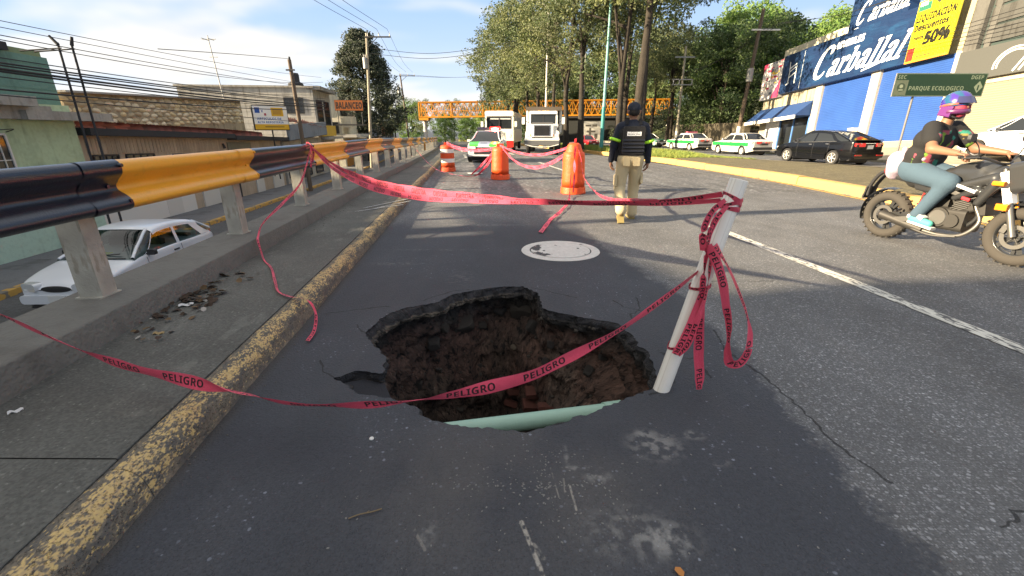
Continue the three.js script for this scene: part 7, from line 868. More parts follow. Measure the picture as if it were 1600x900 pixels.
// ---------------------------------------------------------------- smooth bodies: tapered capsules joined by a smooth minimum, meshed with marching cubes
function fieldGeo(bones, cell, k = 0.03) {   // bone: [ax, ay, az, bx, by, bz, ra, rb, (cut: ymin, ymax)]
  const lo = [1e9, 1e9, 1e9], hi = [-1e9, -1e9, -1e9]; for (const b of bones) { const r = Math.max(b[6], b[7]); for (let i = 0; i < 3; i++) { lo[i] = Math.min(lo[i], b[i] - r, b[i + 3] - r); hi[i] = Math.max(hi[i], b[i] + r, b[i + 3] + r); } }
  const ext = Math.max(hi[0] - lo[0], hi[1] - lo[1], hi[2] - lo[2]) + 10 * cell, n = Math.ceil(ext / cell), ctr = [0, 1, 2].map((i) => (lo[i] + hi[i]) / 2), org = ctr.map((c) => c - n / 2 * cell);
  const mc = new MarchingCubes(n, new THREE.MeshStandardMaterial(), false, false, 260000), f = mc.field; f.fill(-1);
  for (const b of bones) {
    const r = Math.max(b[6], b[7]) + k + 2.5 * cell, i0 = [0, 1, 2].map((i) => Math.max(0, Math.floor((Math.min(b[i], b[i + 3]) - r - org[i]) / cell))), i1 = [0, 1, 2].map((i) => Math.min(n - 1, Math.ceil((Math.max(b[i], b[i + 3]) + r - org[i]) / cell)));
    const dx = b[3] - b[0], dy = b[4] - b[1], dz = b[5] - b[2], dd = dx * dx + dy * dy + dz * dz || 1e-9;
    for (let z = i0[2]; z <= i1[2]; z++) for (let y = i0[1]; y <= i1[1]; y++) for (let x = i0[0]; x <= i1[0]; x++) {
      const px = org[0] + x * cell - b[0], py = org[1] + y * cell - b[1], pz = org[2] + z * cell - b[2], t = clamp((px * dx + py * dy + pz * dz) / dd, 0, 1), ex = px - t * dx, ey = py - t * dy, ez = pz - t * dz, d = Math.sqrt(ex * ex + ey * ey + ez * ez) - lerp(b[6], b[7], t);
      const q = z * n * n + y * n + x, o = -f[q], h = Math.max(k - Math.abs(o - d), 0) / k; f[q] = -(Math.min(o, d) - h * h * k * 0.25);
    }
  }
  mc.isolation = 0; mc.update(); const c = mc.count, g = new THREE.BufferGeometry(), P = new Float32Array(c * 3), N = new Float32Array(c * 3), s = n / 2 * cell;
  for (let i = 0; i < c * 3; i++) { P[i] = mc.positionArray[i] * s + ctr[i % 3]; N[i] = mc.normalArray[i]; }
  g.setAttribute('position', new THREE.BufferAttribute(P, 3)); g.setAttribute('normal', new THREE.BufferAttribute(N, 3)); metreUV(g); return g;
}
function wrinkle(g, amp, sc, sd) { const p = g.attributes.position, n = g.attributes.normal; for (let i = 0; i < p.count; i++) { const x = p.getX(i), y = p.getY(i), z = p.getZ(i), w = (noise3(x * sc + sd, y * sc * 1.6, z * sc) - 0.5) * amp + (noise3(x * sc * 2.4, y * sc * 3.4 + sd, z * sc * 2.4) - 0.5) * amp * 0.5; const fo = noise3(x * 7 + sd * 3, y * 4, z * 7), q = w * 1.8 + Math.pow(Math.abs(Math.sin((y * 0.9 + 0.35 * (x + z) + 0.22 * noise3(x * 5, y * 5 + sd, z * 5)) * 34)), 3) * amp * 0.22 * ss(0.42, 0.58, fo); p.setXYZ(i, x + n.getX(i) * q, y + n.getY(i) * q, z + n.getZ(i) * q); } const e = g; e.computeVertexNormals(); return smoothN(e); }
function smoothN(g) { const p = g.attributes.position, m = new Map(), n = g.attributes.normal; for (let i = 0; i < p.count; i++) { const k = Math.round(p.getX(i) * 2e4) + ',' + Math.round(p.getY(i) * 2e4) + ',' + Math.round(p.getZ(i) * 2e4); let a = m.get(k); if (!a) m.set(k, a = [0, 0, 0, []]); a[0] += n.getX(i); a[1] += n.getY(i); a[2] += n.getZ(i); a[3].push(i); } for (const a of m.values()) { const L = Math.hypot(a[0], a[1], a[2]) || 1; for (const i of a[3]) n.setXYZ(i, a[0] / L, a[1] / L, a[2] / L); } return g; }
// a hand: wrist point, finger direction d, palm normal (towards the palm side) p, thumb side s; curl in radians per joint
function hand(w, d, p, s, curl, spread = 0.08) {
  d = V(...d).normalize(); p = V(...p).normalize(); s = V(...s).normalize(); const bones = [], W = V(...w), q = (v) => [v.x, v.y, v.z], add = (a, b, ra, rb) => bones.push([...q(a), ...q(b), ra, rb]), at = (u, v, n) => W.clone().addScaledVector(d, u).addScaledVector(s, v).addScaledVector(p, n);
  for (const v of [0.026, 0.009, -0.009, -0.027]) add(at(0.005, v * 0.6, 0), at(0.085 - Math.abs(v) * 0.2, v, 0), 0.015, 0.0115);
  const LN = [[0.027, 0.040, 0.024, 0.019], [0.009, 0.045, 0.028, 0.020], [-0.009, 0.041, 0.026, 0.019], [-0.027, 0.031, 0.019, 0.016]];
  LN.forEach(([v, ...ls], i) => { let a = at(0.086 - Math.abs(v) * 0.25, v, 0), ang = 0.1 + i * 0.05; ls.forEach((l, j) => { ang += curl * (j ? 1.05 : 0.75) + i * 0.03; const b = a.clone().addScaledVector(d, Math.cos(ang) * l).addScaledVector(p, Math.sin(ang) * l).addScaledVector(s, v * spread * 4 * l); add(a, b, 0.0092 - j * 0.0008, 0.0086 - j * 0.0011); a = b; }); });
  const a = at(0.018, 0.026, 0.006), b = at(0.050, 0.048, 0.020), c = at(0.078, 0.050, 0.030 + curl * 0.015), e = at(0.100, 0.044, 0.036 + curl * 0.024); add(at(0.0, 0.012, 0.004), a, 0.014, 0.015); add(a, b, 0.0145, 0.011); add(b, c, 0.0105, 0.0095); add(c, e, 0.0095, 0.0078); return bones;
}
const skinM = MP(new THREE.Color(0.235, 0.115, 0.066), 0.55, { sheen: 0.2, sheenColor: new THREE.Color(0.3, 0.15, 0.1) });
const cloth = (c, bs = 0.004) => MP(new THREE.Color(...c), 0.9, { sheen: 0.35, sheenColor: new THREE.Color(...c.map((v) => Math.min(1, v * 2 + 0.02))), sheenRoughness: 0.6, bumpMap: bumpT(0.09), bumpScale: bs });
// ---------------------------------------------------------------- the officer walking away
{
  const t = thing('person', 'person in black vest, navy sleeves and khaki trousers walking away beyond the manhole cover', 'person', [1.83, 0, -7.12], -0.06); const S = 1.0;
  const legs = (e) => [[-0.095, 0.93, 0, -0.125, 0.50, -0.02, 0.088 + e, 0.062 + e], [-0.125, 0.50, -0.02, -0.13, 0.21, 0.30, 0.058 + e, 0.043 + e], [0.095, 0.93, 0, 0.115, 0.50, -0.13, 0.088 + e, 0.062 + e], [0.115, 0.50, -0.13, 0.115, 0.10, -0.11, 0.058 + e, 0.043 + e]];
  const torso = (e) => [[-0.075, 0.95, 0.015, 0.075, 0.95, 0.015, 0.108 + e, 0.108 + e], [-0.06, 1.09, 0, 0.06, 1.09, 0, 0.105 + e, 0.105 + e], [-0.09, 1.30, 0.0, 0.09, 1.30, 0.0, 0.11 + e, 0.11 + e], [-0.13, 1.41, 0.005, 0.13, 1.41, 0.005, 0.07 + e, 0.07 + e], [0, 1.0, 0, 0, 1.35, 0, 0.1 + e, 0.11 + e]];
  const arms = (e) => [[-0.185, 1.40, 0.0, -0.265, 1.16, 0.02, 0.056 + e, 0.045 + e], [-0.265, 1.16, 0.02, -0.285, 0.925, -0.05, 0.043 + e, 0.031 + e], [0.185, 1.40, 0, 0.25, 1.16, 0.035, 0.056 + e, 0.045 + e], [0.25, 1.16, 0.035, 0.275, 0.915, 0.0, 0.043 + e, 0.031 + e]];
  const neck = [[0, 1.42, 0.0, 0, 1.56, -0.01, 0.062, 0.055]], head = [[0, 1.64, 0.0, 0, 1.655, -0.03, 0.088, 0.082], [0, 1.60, -0.02, 0, 1.575, -0.06, 0.07, 0.055], [0, 1.625, -0.10, 0, 1.60, -0.115, 0.016, 0.018], [-0.084, 1.64, -0.0, -0.090, 1.612, -0.005, 0.017, 0.012], [0.084, 1.64, 0, 0.090, 1.612, -0.005, 0.017, 0.012]];
  const body = [...legs(0), ...torso(0), ...arms(0), ...neck, [-0.13, 0.19, 0.31, -0.13, 0.07, 0.20, 0.04, 0.032], [0.115, 0.08, -0.11, 0.115, 0.035, -0.30, 0.04, 0.03]];
  const parts = [fieldGeo([...body, ...head], 0.014, 0.03), fieldGeo(hand([-0.286, 0.915, -0.052], [0.02, -1, -0.12], [1, 0, 0.1], [0, 0.1, -1], 0.38), 0.0034, 0.008), fieldGeo(hand([0.276, 0.905, -0.002], [-0.02, -1, -0.08], [-1, 0, 0.1], [0, 0.1, -1], 0.42), 0.0034, 0.008)];
  meshOf('body', mergeGeometries(parts), skinM, t);
  const navy = cloth([0.012, 0.016, 0.030]), khaki = cloth([0.52, 0.43, 0.26]), blk = cloth([0.010, 0.010, 0.012]), boot = MS(new THREE.Color(0.30, 0.21, 0.10), 0.85), lime = MS(new THREE.Color(0.42, 0.85, 0.03), 0.6);
  meshOf('shirt', wrinkle(fieldGeo([...torso(0.016), ...arms(0.014), [0, 1.42, 0, 0, 1.475, 0, 0.07, 0.066]], 0.012, 0.03), 0.018, 14, 1), navy, t);
  const tr = wrinkle(fieldGeo([...legs(0.022).map((b, i) => (i % 2 ? [...b.slice(0, 7), b[7] + 0.022] : b)), [-0.078, 0.95, 0.02, 0.078, 0.95, 0.02, 0.124, 0.124], [0, 0.98, 0, 0, 1.0, 0, 0.13, 0.13]], 0.012, 0.035), 0.055, 10, 4); meshOf('trousers', tr, khaki, t);
  for (const [x, y, z] of [[-0.21, 0.62, 0.0], [0.215, 0.64, -0.08]]) new B().rbox(0.035, 0.17, 0.15, 0.014, x * 0.96, y, z, x > 0 ? -0.28 : 0.0).mesh('cargo_pocket', khaki, t); for (const x of [-0.075, 0.075]) new B().rbox(0.10, 0.12, 0.02, 0.008, x, 0.91, 0.137, 0.06).mesh('rear_pocket', khaki, t);
  meshOf('vest', wrinkle(fieldGeo([[-0.085, 1.09, 0, 0.085, 1.09, 0, 0.128, 0.128], [-0.095, 1.20, 0.005, 0.095, 1.20, 0.005, 0.135, 0.135], [-0.095, 1.31, 0.01, 0.095, 1.31, 0.01, 0.135, 0.135], [-0.10, 1.37, 0.01, -0.10, 1.46, 0.01, 0.07, 0.05], [0.10, 1.37, 0.01, 0.10, 1.46, 0.01, 0.07, 0.05]], 0.012, 0.03), 0.012, 12, 7), blk, t);
  new B().rbox(0.32, 0.40, 0.035, 0.03, 0, 1.22, 0.145, 0.03).mesh('vest_back_panel', blk, t); for (let i = 0; i < 4; i++) new B().rbox(0.33, 0.022, 0.012, 0.005, 0, 1.07 + i * 0.052, 0.168).mesh('webbing_strap', navy, t); for (const x of [-0.1, 0.1]) new B().rbox(0.05, 0.1, 0.035, 0.012, x, 1.475, 0.05, -0.6).mesh('shoulder_strap', blk, t);
  meshOf('name_patch', quad([-0.105, 1.285, 0.1675], [0.105, 1.285, 0.1675], [0.105, 1.375, 0.1655], [-0.105, 1.375, 0.1655]), MS('#ffffff', 0.7, { map: cvs(240, 100, (c) => { c.fillStyle = '#dfe1e2'; c.fillRect(0, 0, 240, 100); c.fillStyle = '#23262c'; c.font = 'bold 46px sans-serif'; c.fillText('POLICÍA', 22, 46, 196); c.font = 'bold 40px sans-serif'; c.fillText('MUNICIPAL', 12, 90, 216); }) }), t);
  new B().add(new THREE.TorusGeometry(0.075, 0.022, 10, 24), [-0.245, 1.225, 0.015], [Math.PI / 2, -0.3, 0], [1, 1.3, 1]).mesh('arm_band', lime, t); new B().add(new THREE.TorusGeometry(0.073, 0.022, 10, 24), [0.24, 1.20, 0.03], [Math.PI / 2, 0.25, 0], [1, 1.3, 1]).mesh('arm_band', lime, t);
  new B().add(new THREE.CylinderGeometry(0.205, 0.21, 0.05, 30, 1, true), [0, 1.025, 0.01], null, [1, 1, 0.70]).mesh('belt', blk, t); new B().rbox(0.06, 0.16, 0.10, 0.02, -0.215, 0.99, 0.0).rbox(0.05, 0.05, 0.07, 0.015, -0.22, 1.09, 0.0).mesh('holster', blk, t); new B().rbox(0.06, 0.1, 0.06, 0.015, 0.2, 0.99, 0.02).mesh('pouch', blk, t);
  const cap = new B(); cap.add(new THREE.SphereGeometry(0.104, 24, 14, 0, 6.3, 0, Math.PI * 0.55), [0, 1.665, -0.012], [0.05, 0, 0], [0.95, 0.95, 1.1]); cap.mesh('cap', navy, t); new B().add(new THREE.CylinderGeometry(0.088, 0.088, 0.012, 24, 1, false, Math.PI * 0.55, Math.PI * 0.9), [0, 1.655, -0.09], [0.1, 0, 0], [0.95, 1, 1.2]).mesh('cap_peak', navy, t); new B().sph(0.086, 0, 1.625, 0.012, [1.0, 0.85, 1.0]).mesh('hair', MS(new THREE.Color(0.012, 0.010, 0.009), 0.8), t);
  const b1 = new B(); b1.add(fieldGeo([[-0.13, 0.25, 0.28, -0.13, 0.18, 0.315, 0.062, 0.058], [-0.13, 0.18, 0.315, -0.13, 0.075, 0.20, 0.05, 0.042], [-0.13, 0.075, 0.20, -0.13, 0.04, 0.13, 0.04, 0.036]], 0.008, 0.02)); b1.mesh('boot', boot, t); new B().rbox(0.10, 0.27, 0.025, 0.012, -0.13, 0.115, 0.285, -0.72).mesh('boot_sole', MS(new THREE.Color(0.26, 0.20, 0.07), 0.9), t);
  const b2 = new B(); b2.add(fieldGeo([[0.115, 0.20, -0.11, 0.115, 0.09, -0.11, 0.06, 0.056], [0.115, 0.07, -0.11, 0.12, 0.05, -0.28, 0.05, 0.042], [0.115, 0.045, -0.10, 0.115, 0.035, -0.30, 0.045, 0.034]], 0.008, 0.02)); b2.mesh('boot', boot, t); new B().rbox(0.10, 0.025, 0.31, 0.01, 0.117, 0.013, -0.2).mesh('boot_sole', MS(new THREE.Color(0.26, 0.20, 0.07), 0.9), t);
}
// ---------------------------------------------------------------- motorcycle and rider; local +z forward, the side towards the camera is -x
{
  const pos = [5.17, 0, -5.22], ry = 0.218, t = thing('motorcycle', 'dark grey motorcycle with white fork guards riding in at the right edge', 'motorcycle', pos, ry);
  const gun = MP(new THREE.Color(0.028, 0.029, 0.03), 0.35, { clearcoat: 0.7, clearcoatRoughness: 0.15 }), alu = MP(new THREE.Color(0.17, 0.165, 0.155), 0.42, { metalness: 0.7 }), eng = MP(new THREE.Color(0.055, 0.052, 0.048), 0.5, { metalness: 0.5 }), dustR = MS(new THREE.Color(0.046, 0.041, 0.035), 0.9), wht = MP(new THREE.Color(0.62, 0.62, 0.63), 0.3, { clearcoat: 0.6 }), clear = MP(new THREE.Color(0.45, 0.5, 0.56), 0.08, { clearcoat: 1 });
  const bw = (z, w) => { const m = meshOf('wheel', new THREE.TorusGeometry(0.243, 0.062, 16, 48).rotateY(Math.PI / 2), dustR, t); m.position.set(0, 0.305, z); m.scale.set(w, 1, 1); const tb = new B(); for (let i = 0; i < 54; i++) { const a = i / 54 * 6.283, o = i % 2 ? 0.022 : -0.022; tb.add(new THREE.BoxGeometry(0.052, 0.012, 0.02), [o, Math.cos(a) * 0.301, Math.sin(a) * 0.301], [a, 0, 0]); } tb.mesh('tread', dustR, m);
    const r = new B(); r.add(new THREE.TorusGeometry(0.198, 0.017, 10, 40).rotateY(Math.PI / 2), null, null, [2.4, 1, 1]).rod([-0.06, 0, 0], [0.06, 0, 0], 0.045, 0.045, 16); for (let i = 0; i < 5; i++) { const a = i / 5 * 6.283 + 0.4; r.bar([0, Math.cos(a) * 0.03, Math.sin(a) * 0.03], [0, Math.cos(a - 0.15) * 0.195, Math.sin(a - 0.15) * 0.195], 0.035, 0.045); r.bar([0, Math.cos(a) * 0.03, Math.sin(a) * 0.03], [0, Math.cos(a + 0.2) * 0.195, Math.sin(a + 0.2) * 0.195], 0.03, 0.03); } r.mesh('rim', gun, m); const d = new B().add(new THREE.RingGeometry(0.085, 0.125, 36).rotateY(Math.PI / 2), [-0.068, 0, 0]).add(new THREE.RingGeometry(0.085, 0.125, 36).rotateY(Math.PI / 2), [-0.072, 0, 0]); for (let i = 0; i < 5; i++) { const a = i / 5 * 6.283; d.bar([-0.07, 0, 0], [-0.07, Math.cos(a) * 0.09, Math.sin(a) * 0.09], 0.012, 0.004); } d.mesh('brake_disc', alu, m); return m; };
  bw(-0.69, 1.15); bw(0.69, 0.95);
  new B().bar([-0.10, 0.305, -0.69], [-0.09, 0.40, -0.12], 0.035, 0.075).bar([0.10, 0.305, -0.69], [0.09, 0.40, -0.12], 0.035, 0.075).mesh('swingarm', gun, t); new B().rod([0.02, 0.42, -0.35], [0.0, 0.74, -0.28], 0.035, 0.03, 12).add(new THREE.TorusGeometry(0.04, 0.008, 6, 16), [0.01, 0.5, -0.33], [1.5, 0, 0]).mesh('shock_absorber', MS(new THREE.Color(0.35, 0.02, 0.02), 0.5), t);
  { const g = new B(); g.add(gridGeo(14, 6, (u, v) => { const a = lerp(-0.2, 1.9, u), r = 0.335, w = 0.085 * (1 - 0.35 * u); return [(v - 0.5) * 2 * w, 0.305 + Math.cos(a) * (r + 0.02 * (1 - Math.pow(2 * v - 1, 2))), -0.69 - Math.sin(a) * r]; })); g.mesh('rear_mudguard', gun, t); } new B().tube([[-0.06, 0.86, -0.62], [-0.06, 0.84, -0.85], [-0.05, 0.66, -0.98], [-0.04, 0.52, -1.0]], 0.022, 14, 6).tube([[0.06, 0.86, -0.62], [0.06, 0.84, -0.85], [0.05, 0.66, -0.98], [0.04, 0.52, -1.0]], 0.022, 14, 6).box(0.18, 0.16, 0.02, 0, 0.56, -1.01, 0.2).mesh('tail_guard', blackPl, t); new B().rbox(0.16, 0.06, 0.05, 0.02, 0, 0.86, -0.80).mesh('tail_light', lampRed, t);
  { const g = new B(); g.add(gridGeo(14, 6, (u, v) => { const a = lerp(-0.75, 0.75, u), r = 0.33, w = 0.075 * (1 - 0.5 * Math.pow(Math.abs(u - 0.5) * 2, 3)); return [(v - 0.5) * 2 * w, 0.305 + Math.cos(a) * (r + 0.025 * (1 - Math.pow(2 * v - 1, 2))), 0.69 + Math.sin(a) * r]; }, true)); g.mesh('front_mudguard', gun, t); }
  for (const s of [-1, 1]) { new B().rod([s * 0.10, 0.31, 0.69], [s * 0.10, 0.66, 0.56], 0.030, 0.030, 14).mesh('fork_leg', alu, t); new B().rod([s * 0.10, 0.62, 0.575], [s * 0.10, 0.98, 0.44], 0.022, 0.022, 12).mesh('fork_tube', alu, t); new B().rbox(0.075, 0.34, 0.075, 0.02, s * 0.115, 0.80, 0.525, -0.36).mesh('fork_guard', wht, t); new B().rbox(0.04, 0.07, 0.10, 0.015, s * 0.15, 0.60, 0.55).mesh('side_reflector', amberM, t); new B().rbox(0.05, 0.05, 0.10, 0.02, s * 0.22, 0.84, 0.50).rod([s * 0.08, 0.84, 0.5], [s * 0.2, 0.84, 0.5], 0.012).mesh('indicator', amberM, t); }
  new B().rbox(0.34, 0.32, 0.18, 0.06, 0, 0.92, 0.62, -0.3).mesh('headlight_shell', gun, t); new B().rbox(0.26, 0.19, 0.03, 0.03, 0, 0.91, 0.715, -0.3).mesh('headlight', clear, t); new B().add(gridGeo(8, 6, (u, v) => { const x = (u - 0.5) * 0.26 * (1 - 0.3 * v); return [x, 1.03 + 0.22 * v, 0.66 - 0.12 * v - 6 * x * x * 0.6]; })).mesh('wind_screen', MP(new THREE.Color(0.06, 0.065, 0.07), 0.1), t);
  new B().tube([[-0.40, 1.09, 0.20], [-0.22, 1.08, 0.30], [-0.07, 1.03, 0.36], [0.07, 1.03, 0.36], [0.22, 1.08, 0.30], [0.40, 1.09, 0.20]], 0.013, 30, 8).mesh('handlebar', blackPl, t); for (const s of [-1, 1]) { new B().rod([s * 0.29, 1.087, 0.257], [s * 0.42, 1.092, 0.19], 0.019, 0.019, 12).mesh('grip', rubber, t); new B().tube([[s * 0.28, 1.09, 0.29], [s * 0.36, 1.085, 0.27], [s * 0.43, 1.08, 0.22]], 0.006, 8, 5).mesh('lever', alu, t); new B().tube([[s * 0.27, 1.09, 0.28], [s * 0.33, 1.2, 0.28], [s * 0.38, 1.27, 0.25]], 0.006, 8, 5).mesh('mirror_stem', blackPl, t); new B().rbox(0.13, 0.08, 0.03, 0.03, s * 0.41, 1.29, 0.25, 0, -s * 0.2).mesh('mirror', blackPl, t); }
  new B().rbox(0.16, 0.09, 0.05, 0.02, 0, 1.06, 0.50, -0.7).mesh('instrument', blackPl, t);
  { const bones = [[0, 0.88, 0.32, 0, 0.86, -0.08, 0.14, 0.10], [0, 0.80, 0.30, 0, 0.78, 0.0, 0.15, 0.11], [0, 0.95, 0.22, 0, 0.92, 0.02, 0.115, 0.09]]; meshOf('fuel_tank', fieldGeo(bones, 0.011, 0.04), gun, t); for (const s of [-1, 1]) { const b = new B(); b.add(fieldGeo([[s * 0.13, 0.88, 0.40, s * 0.16, 0.76, 0.10, 0.06, 0.045], [s * 0.16, 0.82, 0.44, s * 0.165, 0.62, 0.34, 0.055, 0.04], [s * 0.16, 0.74, 0.30, s * 0.15, 0.64, 0.10, 0.045, 0.03]], 0.010, 0.03)); b.mesh('tank_shroud', gun, t); new B().rbox(0.02, 0.035, 0.20, 0.008, s * 0.21, 0.755, 0.22, 0.28).mesh('side_stripe', wht, t); new B().rbox(0.02, 0.035, 0.08, 0.008, s * 0.195, 0.645, 0.24, 0.2).mesh('red_badge', MS(new THREE.Color(0.5, 0.02, 0.03), 0.5), t); new B().rbox(0.02, 0.045, 0.22, 0.008, s * 0.165, 0.705, 0.05, 0.25).mesh('lower_stripe', alu, t); } }
  meshOf('seat', fieldGeo([[0, 0.82, -0.12, 0, 0.80, -0.45, 0.10, 0.12], [0, 0.82, -0.45, 0, 0.89, -0.78, 0.09, 0.06]], 0.012, 0.04), MS(new THREE.Color(0.02, 0.02, 0.02), 0.85), t); for (const s of [-1, 1]) { const b = new B(); b.add(fieldGeo([[s * 0.09, 0.74, -0.2, s * 0.085, 0.80, -0.62, 0.05, 0.035], [s * 0.10, 0.68, -0.16, s * 0.09, 0.70, -0.36, 0.04, 0.03]], 0.012, 0.03)); b.mesh('side_panel', gun, t); }
  { const b = new B(); b.rbox(0.28, 0.26, 0.40, 0.05, 0, 0.39, 0.05).rbox(0.24, 0.30, 0.05, 0.02, 0, 0.62, 0.36, -0.2).rbox(0.2, 0.14, 0.3, 0.04, 0, 0.56, -0.12).rbox(0.22, 0.24, 0.17, 0.03, 0, 0.58, 0.17, -0.45).rod([-0.16, 0.40, 0.0], [0.16, 0.40, 0.0], 0.11, 0.11, 20).rod([-0.165, 0.38, 0.14], [0.15, 0.38, 0.14], 0.075, 0.075, 18); b.mesh('engine', eng, t); const f = new B(); for (let i = 0; i < 6; i++) f.box(0.25, 0.008, 0.21, 0, 0.50 + i * 0.03, 0.14 + i * 0.013, -0.45); f.mesh('cooling_fins', alu, t); new B().rod([-0.172, 0.40, 0.0], [-0.165, 0.40, 0.0], 0.085, 0.09, 20).mesh('clutch_cover', alu, t); }
  new B().tube([[0, 0.93, 0.38], [-0.06, 0.70, 0.32], [-0.05, 0.42, 0.30], [-0.06, 0.27, 0.16]], 0.022, 20, 7).tube([[-0.03, 0.93, 0.36], [-0.11, 0.74, 0.0], [-0.10, 0.58, -0.16], [-0.09, 0.34, -0.16]], 0.022, 20, 7).tube([[0.03, 0.93, 0.36], [0.11, 0.74, 0.0], [0.10, 0.58, -0.16], [0.09, 0.34, -0.16]], 0.022, 20, 7).tube([[-0.1, 0.60, -0.15], [-0.09, 0.74, -0.4], [-0.08, 0.80, -0.65]], 0.016, 14, 6).mesh('frame', gun, t);
  new B().tube([[-0.06, 0.56, 0.27], [-0.08, 0.40, 0.36], [-0.11, 0.24, 0.26], [-0.13, 0.20, 0.05], [-0.15, 0.22, -0.15]], 0.021, 24, 8).mesh('exhaust_pipe', alu, t); new B().rod([-0.15, 0.22, -0.12], [-0.19, 0.33, -0.62], 0.048, 0.058, 18).rod([-0.19, 0.33, -0.62], [-0.192, 0.337, -0.65], 0.05, 0.035, 18).mesh('muffler', eng, t); new B().box(0.012, 0.06, 0.26, -0.215, 0.31, -0.38, -0.22).mesh('heat_shield', alu, t); new B().rod([-0.24, 0.33, -0.08], [0.24, 0.33, -0.08], 0.013, 0.013, 8).rod([-0.21, 0.40, -0.45], [-0.12, 0.42, -0.45], 0.012).mesh('foot_peg', blackPl, t); new B().tube([[-0.19, 0.24, -0.3], [-0.2, 0.19, 0.0], [-0.18, 0.22, 0.25]], 0.011, 12, 6).mesh('side_bar', alu, t); new B().rbox(0.03, 0.10, 0.05, 0.01, -0.085, 0.38, 0.60, 0.3).mesh('brake_caliper', alu, t); new B().add(new THREE.TorusGeometry(0.085, 0.01, 6, 24).rotateY(Math.PI / 2), [0.085, 0.305, -0.69]).box(0.012, 0.012, 0.55, 0.09, 0.39, -0.42, -0.06).box(0.012, 0.012, 0.55, 0.09, 0.25, -0.42, 0.08).mesh('chain', eng, t);
  // rider
  const p = thing('person', 'person in black printed shirt, light jeans and coloured helmet riding the motorcycle', 'person', pos, ry);
  const arm = (s, e) => [[s * 0.185, 1.385, -0.33, s * 0.33, 1.16, -0.16, 0.062 + e, 0.052 + e], [s * 0.33, 1.16, -0.16, s * 0.365, 1.125, 0.13, 0.052 + e, 0.031 + e]], leg = (s, e) => [[s * 0.10, 0.89, -0.44, s * 0.205, 0.80, 0.03, 0.118 + e, 0.078 + e], [s * 0.205, 0.80, 0.03, s * 0.205, 0.40, -0.20, 0.074 + e, 0.046 + e]], torso = (e) => [[-0.095, 0.92, -0.47, 0.095, 0.92, -0.47, 0.13 + e, 0.13 + e], [-0.08, 1.07, -0.44, 0.08, 1.07, -0.44, 0.136 + e, 0.136 + e], [-0.095, 1.25, -0.385, 0.095, 1.25, -0.385, 0.13 + e, 0.13 + e], [-0.13, 1.37, -0.35, 0.12, 1.37, -0.35, 0.07 + e, 0.07 + e], [0, 0.95, -0.46, 0, 1.32, -0.37, 0.11 + e, 0.11 + e]];
  const head = [[0, 1.38, -0.34, 0, 1.54, -0.30, 0.058, 0.055], [0, 1.635, -0.29, 0, 1.645, -0.26, 0.088, 0.086], [0, 1.60, -0.25, 0, 1.56, -0.215, 0.07, 0.05], [0, 1.64, -0.178, 0, 1.605, -0.158, 0.012, 0.016], [-0.034, 1.665, -0.185, 0.034, 1.665, -0.185, 0.018, 0.018]];
  const foot = (s) => [[s * 0.205, 0.40, -0.20, s * 0.205, 0.36, -0.20, 0.042, 0.042], [s * 0.205, 0.34, -0.20, s * 0.215, 0.31, -0.04, 0.04, 0.032]];
  const hg = [-1, 1].map((s) => fieldGeo(hand([s * 0.368, 1.125, 0.135], [-s * 0.12, -0.18, 1], [0, -1, -0.1], [-s, 0, 0], 0.95), 0.0034, 0.008));
  meshOf('body', mergeGeometries([fieldGeo([...torso(0), ...arm(-1, 0), ...arm(1, 0), ...leg(-1, 0), ...leg(1, 0), ...foot(-1), ...foot(1), ...head], 0.014, 0.03), ...hg]), skinM, p);
  const tee = fieldGeo([...torso(0.018), ...[-1, 1].map((s) => [s * 0.175, 1.385, -0.33, s * 0.262, 1.25, -0.235, 0.086, 0.088])], 0.012, 0.03); wrinkle(tee, 0.022, 12, 2);
  { const q = tee.attributes.position, K = new Float32Array(q.count * 3), pal = [[0.16, 0.30, 0.03], [0.30, 0.06, 0.09], [0.03, 0.22, 0.16], [0.26, 0.20, 0.06]]; for (let i = 0; i < q.count; i++) { const x = q.getX(i), y = q.getY(i), z = q.getZ(i); let c = [0.012, 0.012, 0.013]; const n = noise3(x * 17 + 3, y * 13, z * 15), m = noise3(x * 9, y * 9 + 7, z * 11); if (z > -0.40 + (y - 1.1) * 0.2 && Math.abs(x) < 0.26 && y > 0.86 && y < 1.36 && n > 0.50) c = pal[Math.floor(clamp((m - 0.3) * 9, 0, 3.99))]; K.set(c, i * 3); } tee.setAttribute('color', new THREE.BufferAttribute(K, 3)); }
  meshOf('shirt', tee, MP('#ffffff', 0.85, { vertexColors: true, bumpMap: bumpT(0.1), bumpScale: 0.004 }), p);
  meshOf('jeans', wrinkle(fieldGeo([...leg(-1, 0.016), ...leg(1, 0.016), [-0.098, 0.92, -0.47, 0.098, 0.92, -0.47, 0.147, 0.147]], 0.012, 0.035), 0.045, 12, 5), cloth([0.055, 0.095, 0.135]), p);
  const mint = MS(new THREE.Color(0.07, 0.36, 0.31), 0.7), ws = MS(new THREE.Color(0.62, 0.62, 0.6), 0.7); for (const s of [-1, 1]) { const b = new B(); b.add(fieldGeo([[s * 0.205, 0.385, -0.205, s * 0.205, 0.35, -0.215, 0.055, 0.055], [s * 0.205, 0.345, -0.21, s * 0.215, 0.315, -0.03, 0.05, 0.04]], 0.008, 0.02)); const m = b.mesh('shoe', mint, p); new B().rbox(0.09, 0.03, 0.28, 0.012, s * 0.21, 0.285, -0.11, 0.16).mesh('shoe_sole', ws, m); new B().rbox(0.10, 0.05, 0.06, 0.02, s * 0.208, 0.375, -0.12, 0.5).rbox(0.10, 0.05, 0.06, 0.02, s * 0.205, 0.37, -0.235).mesh('shoe_panel', ws, m); }
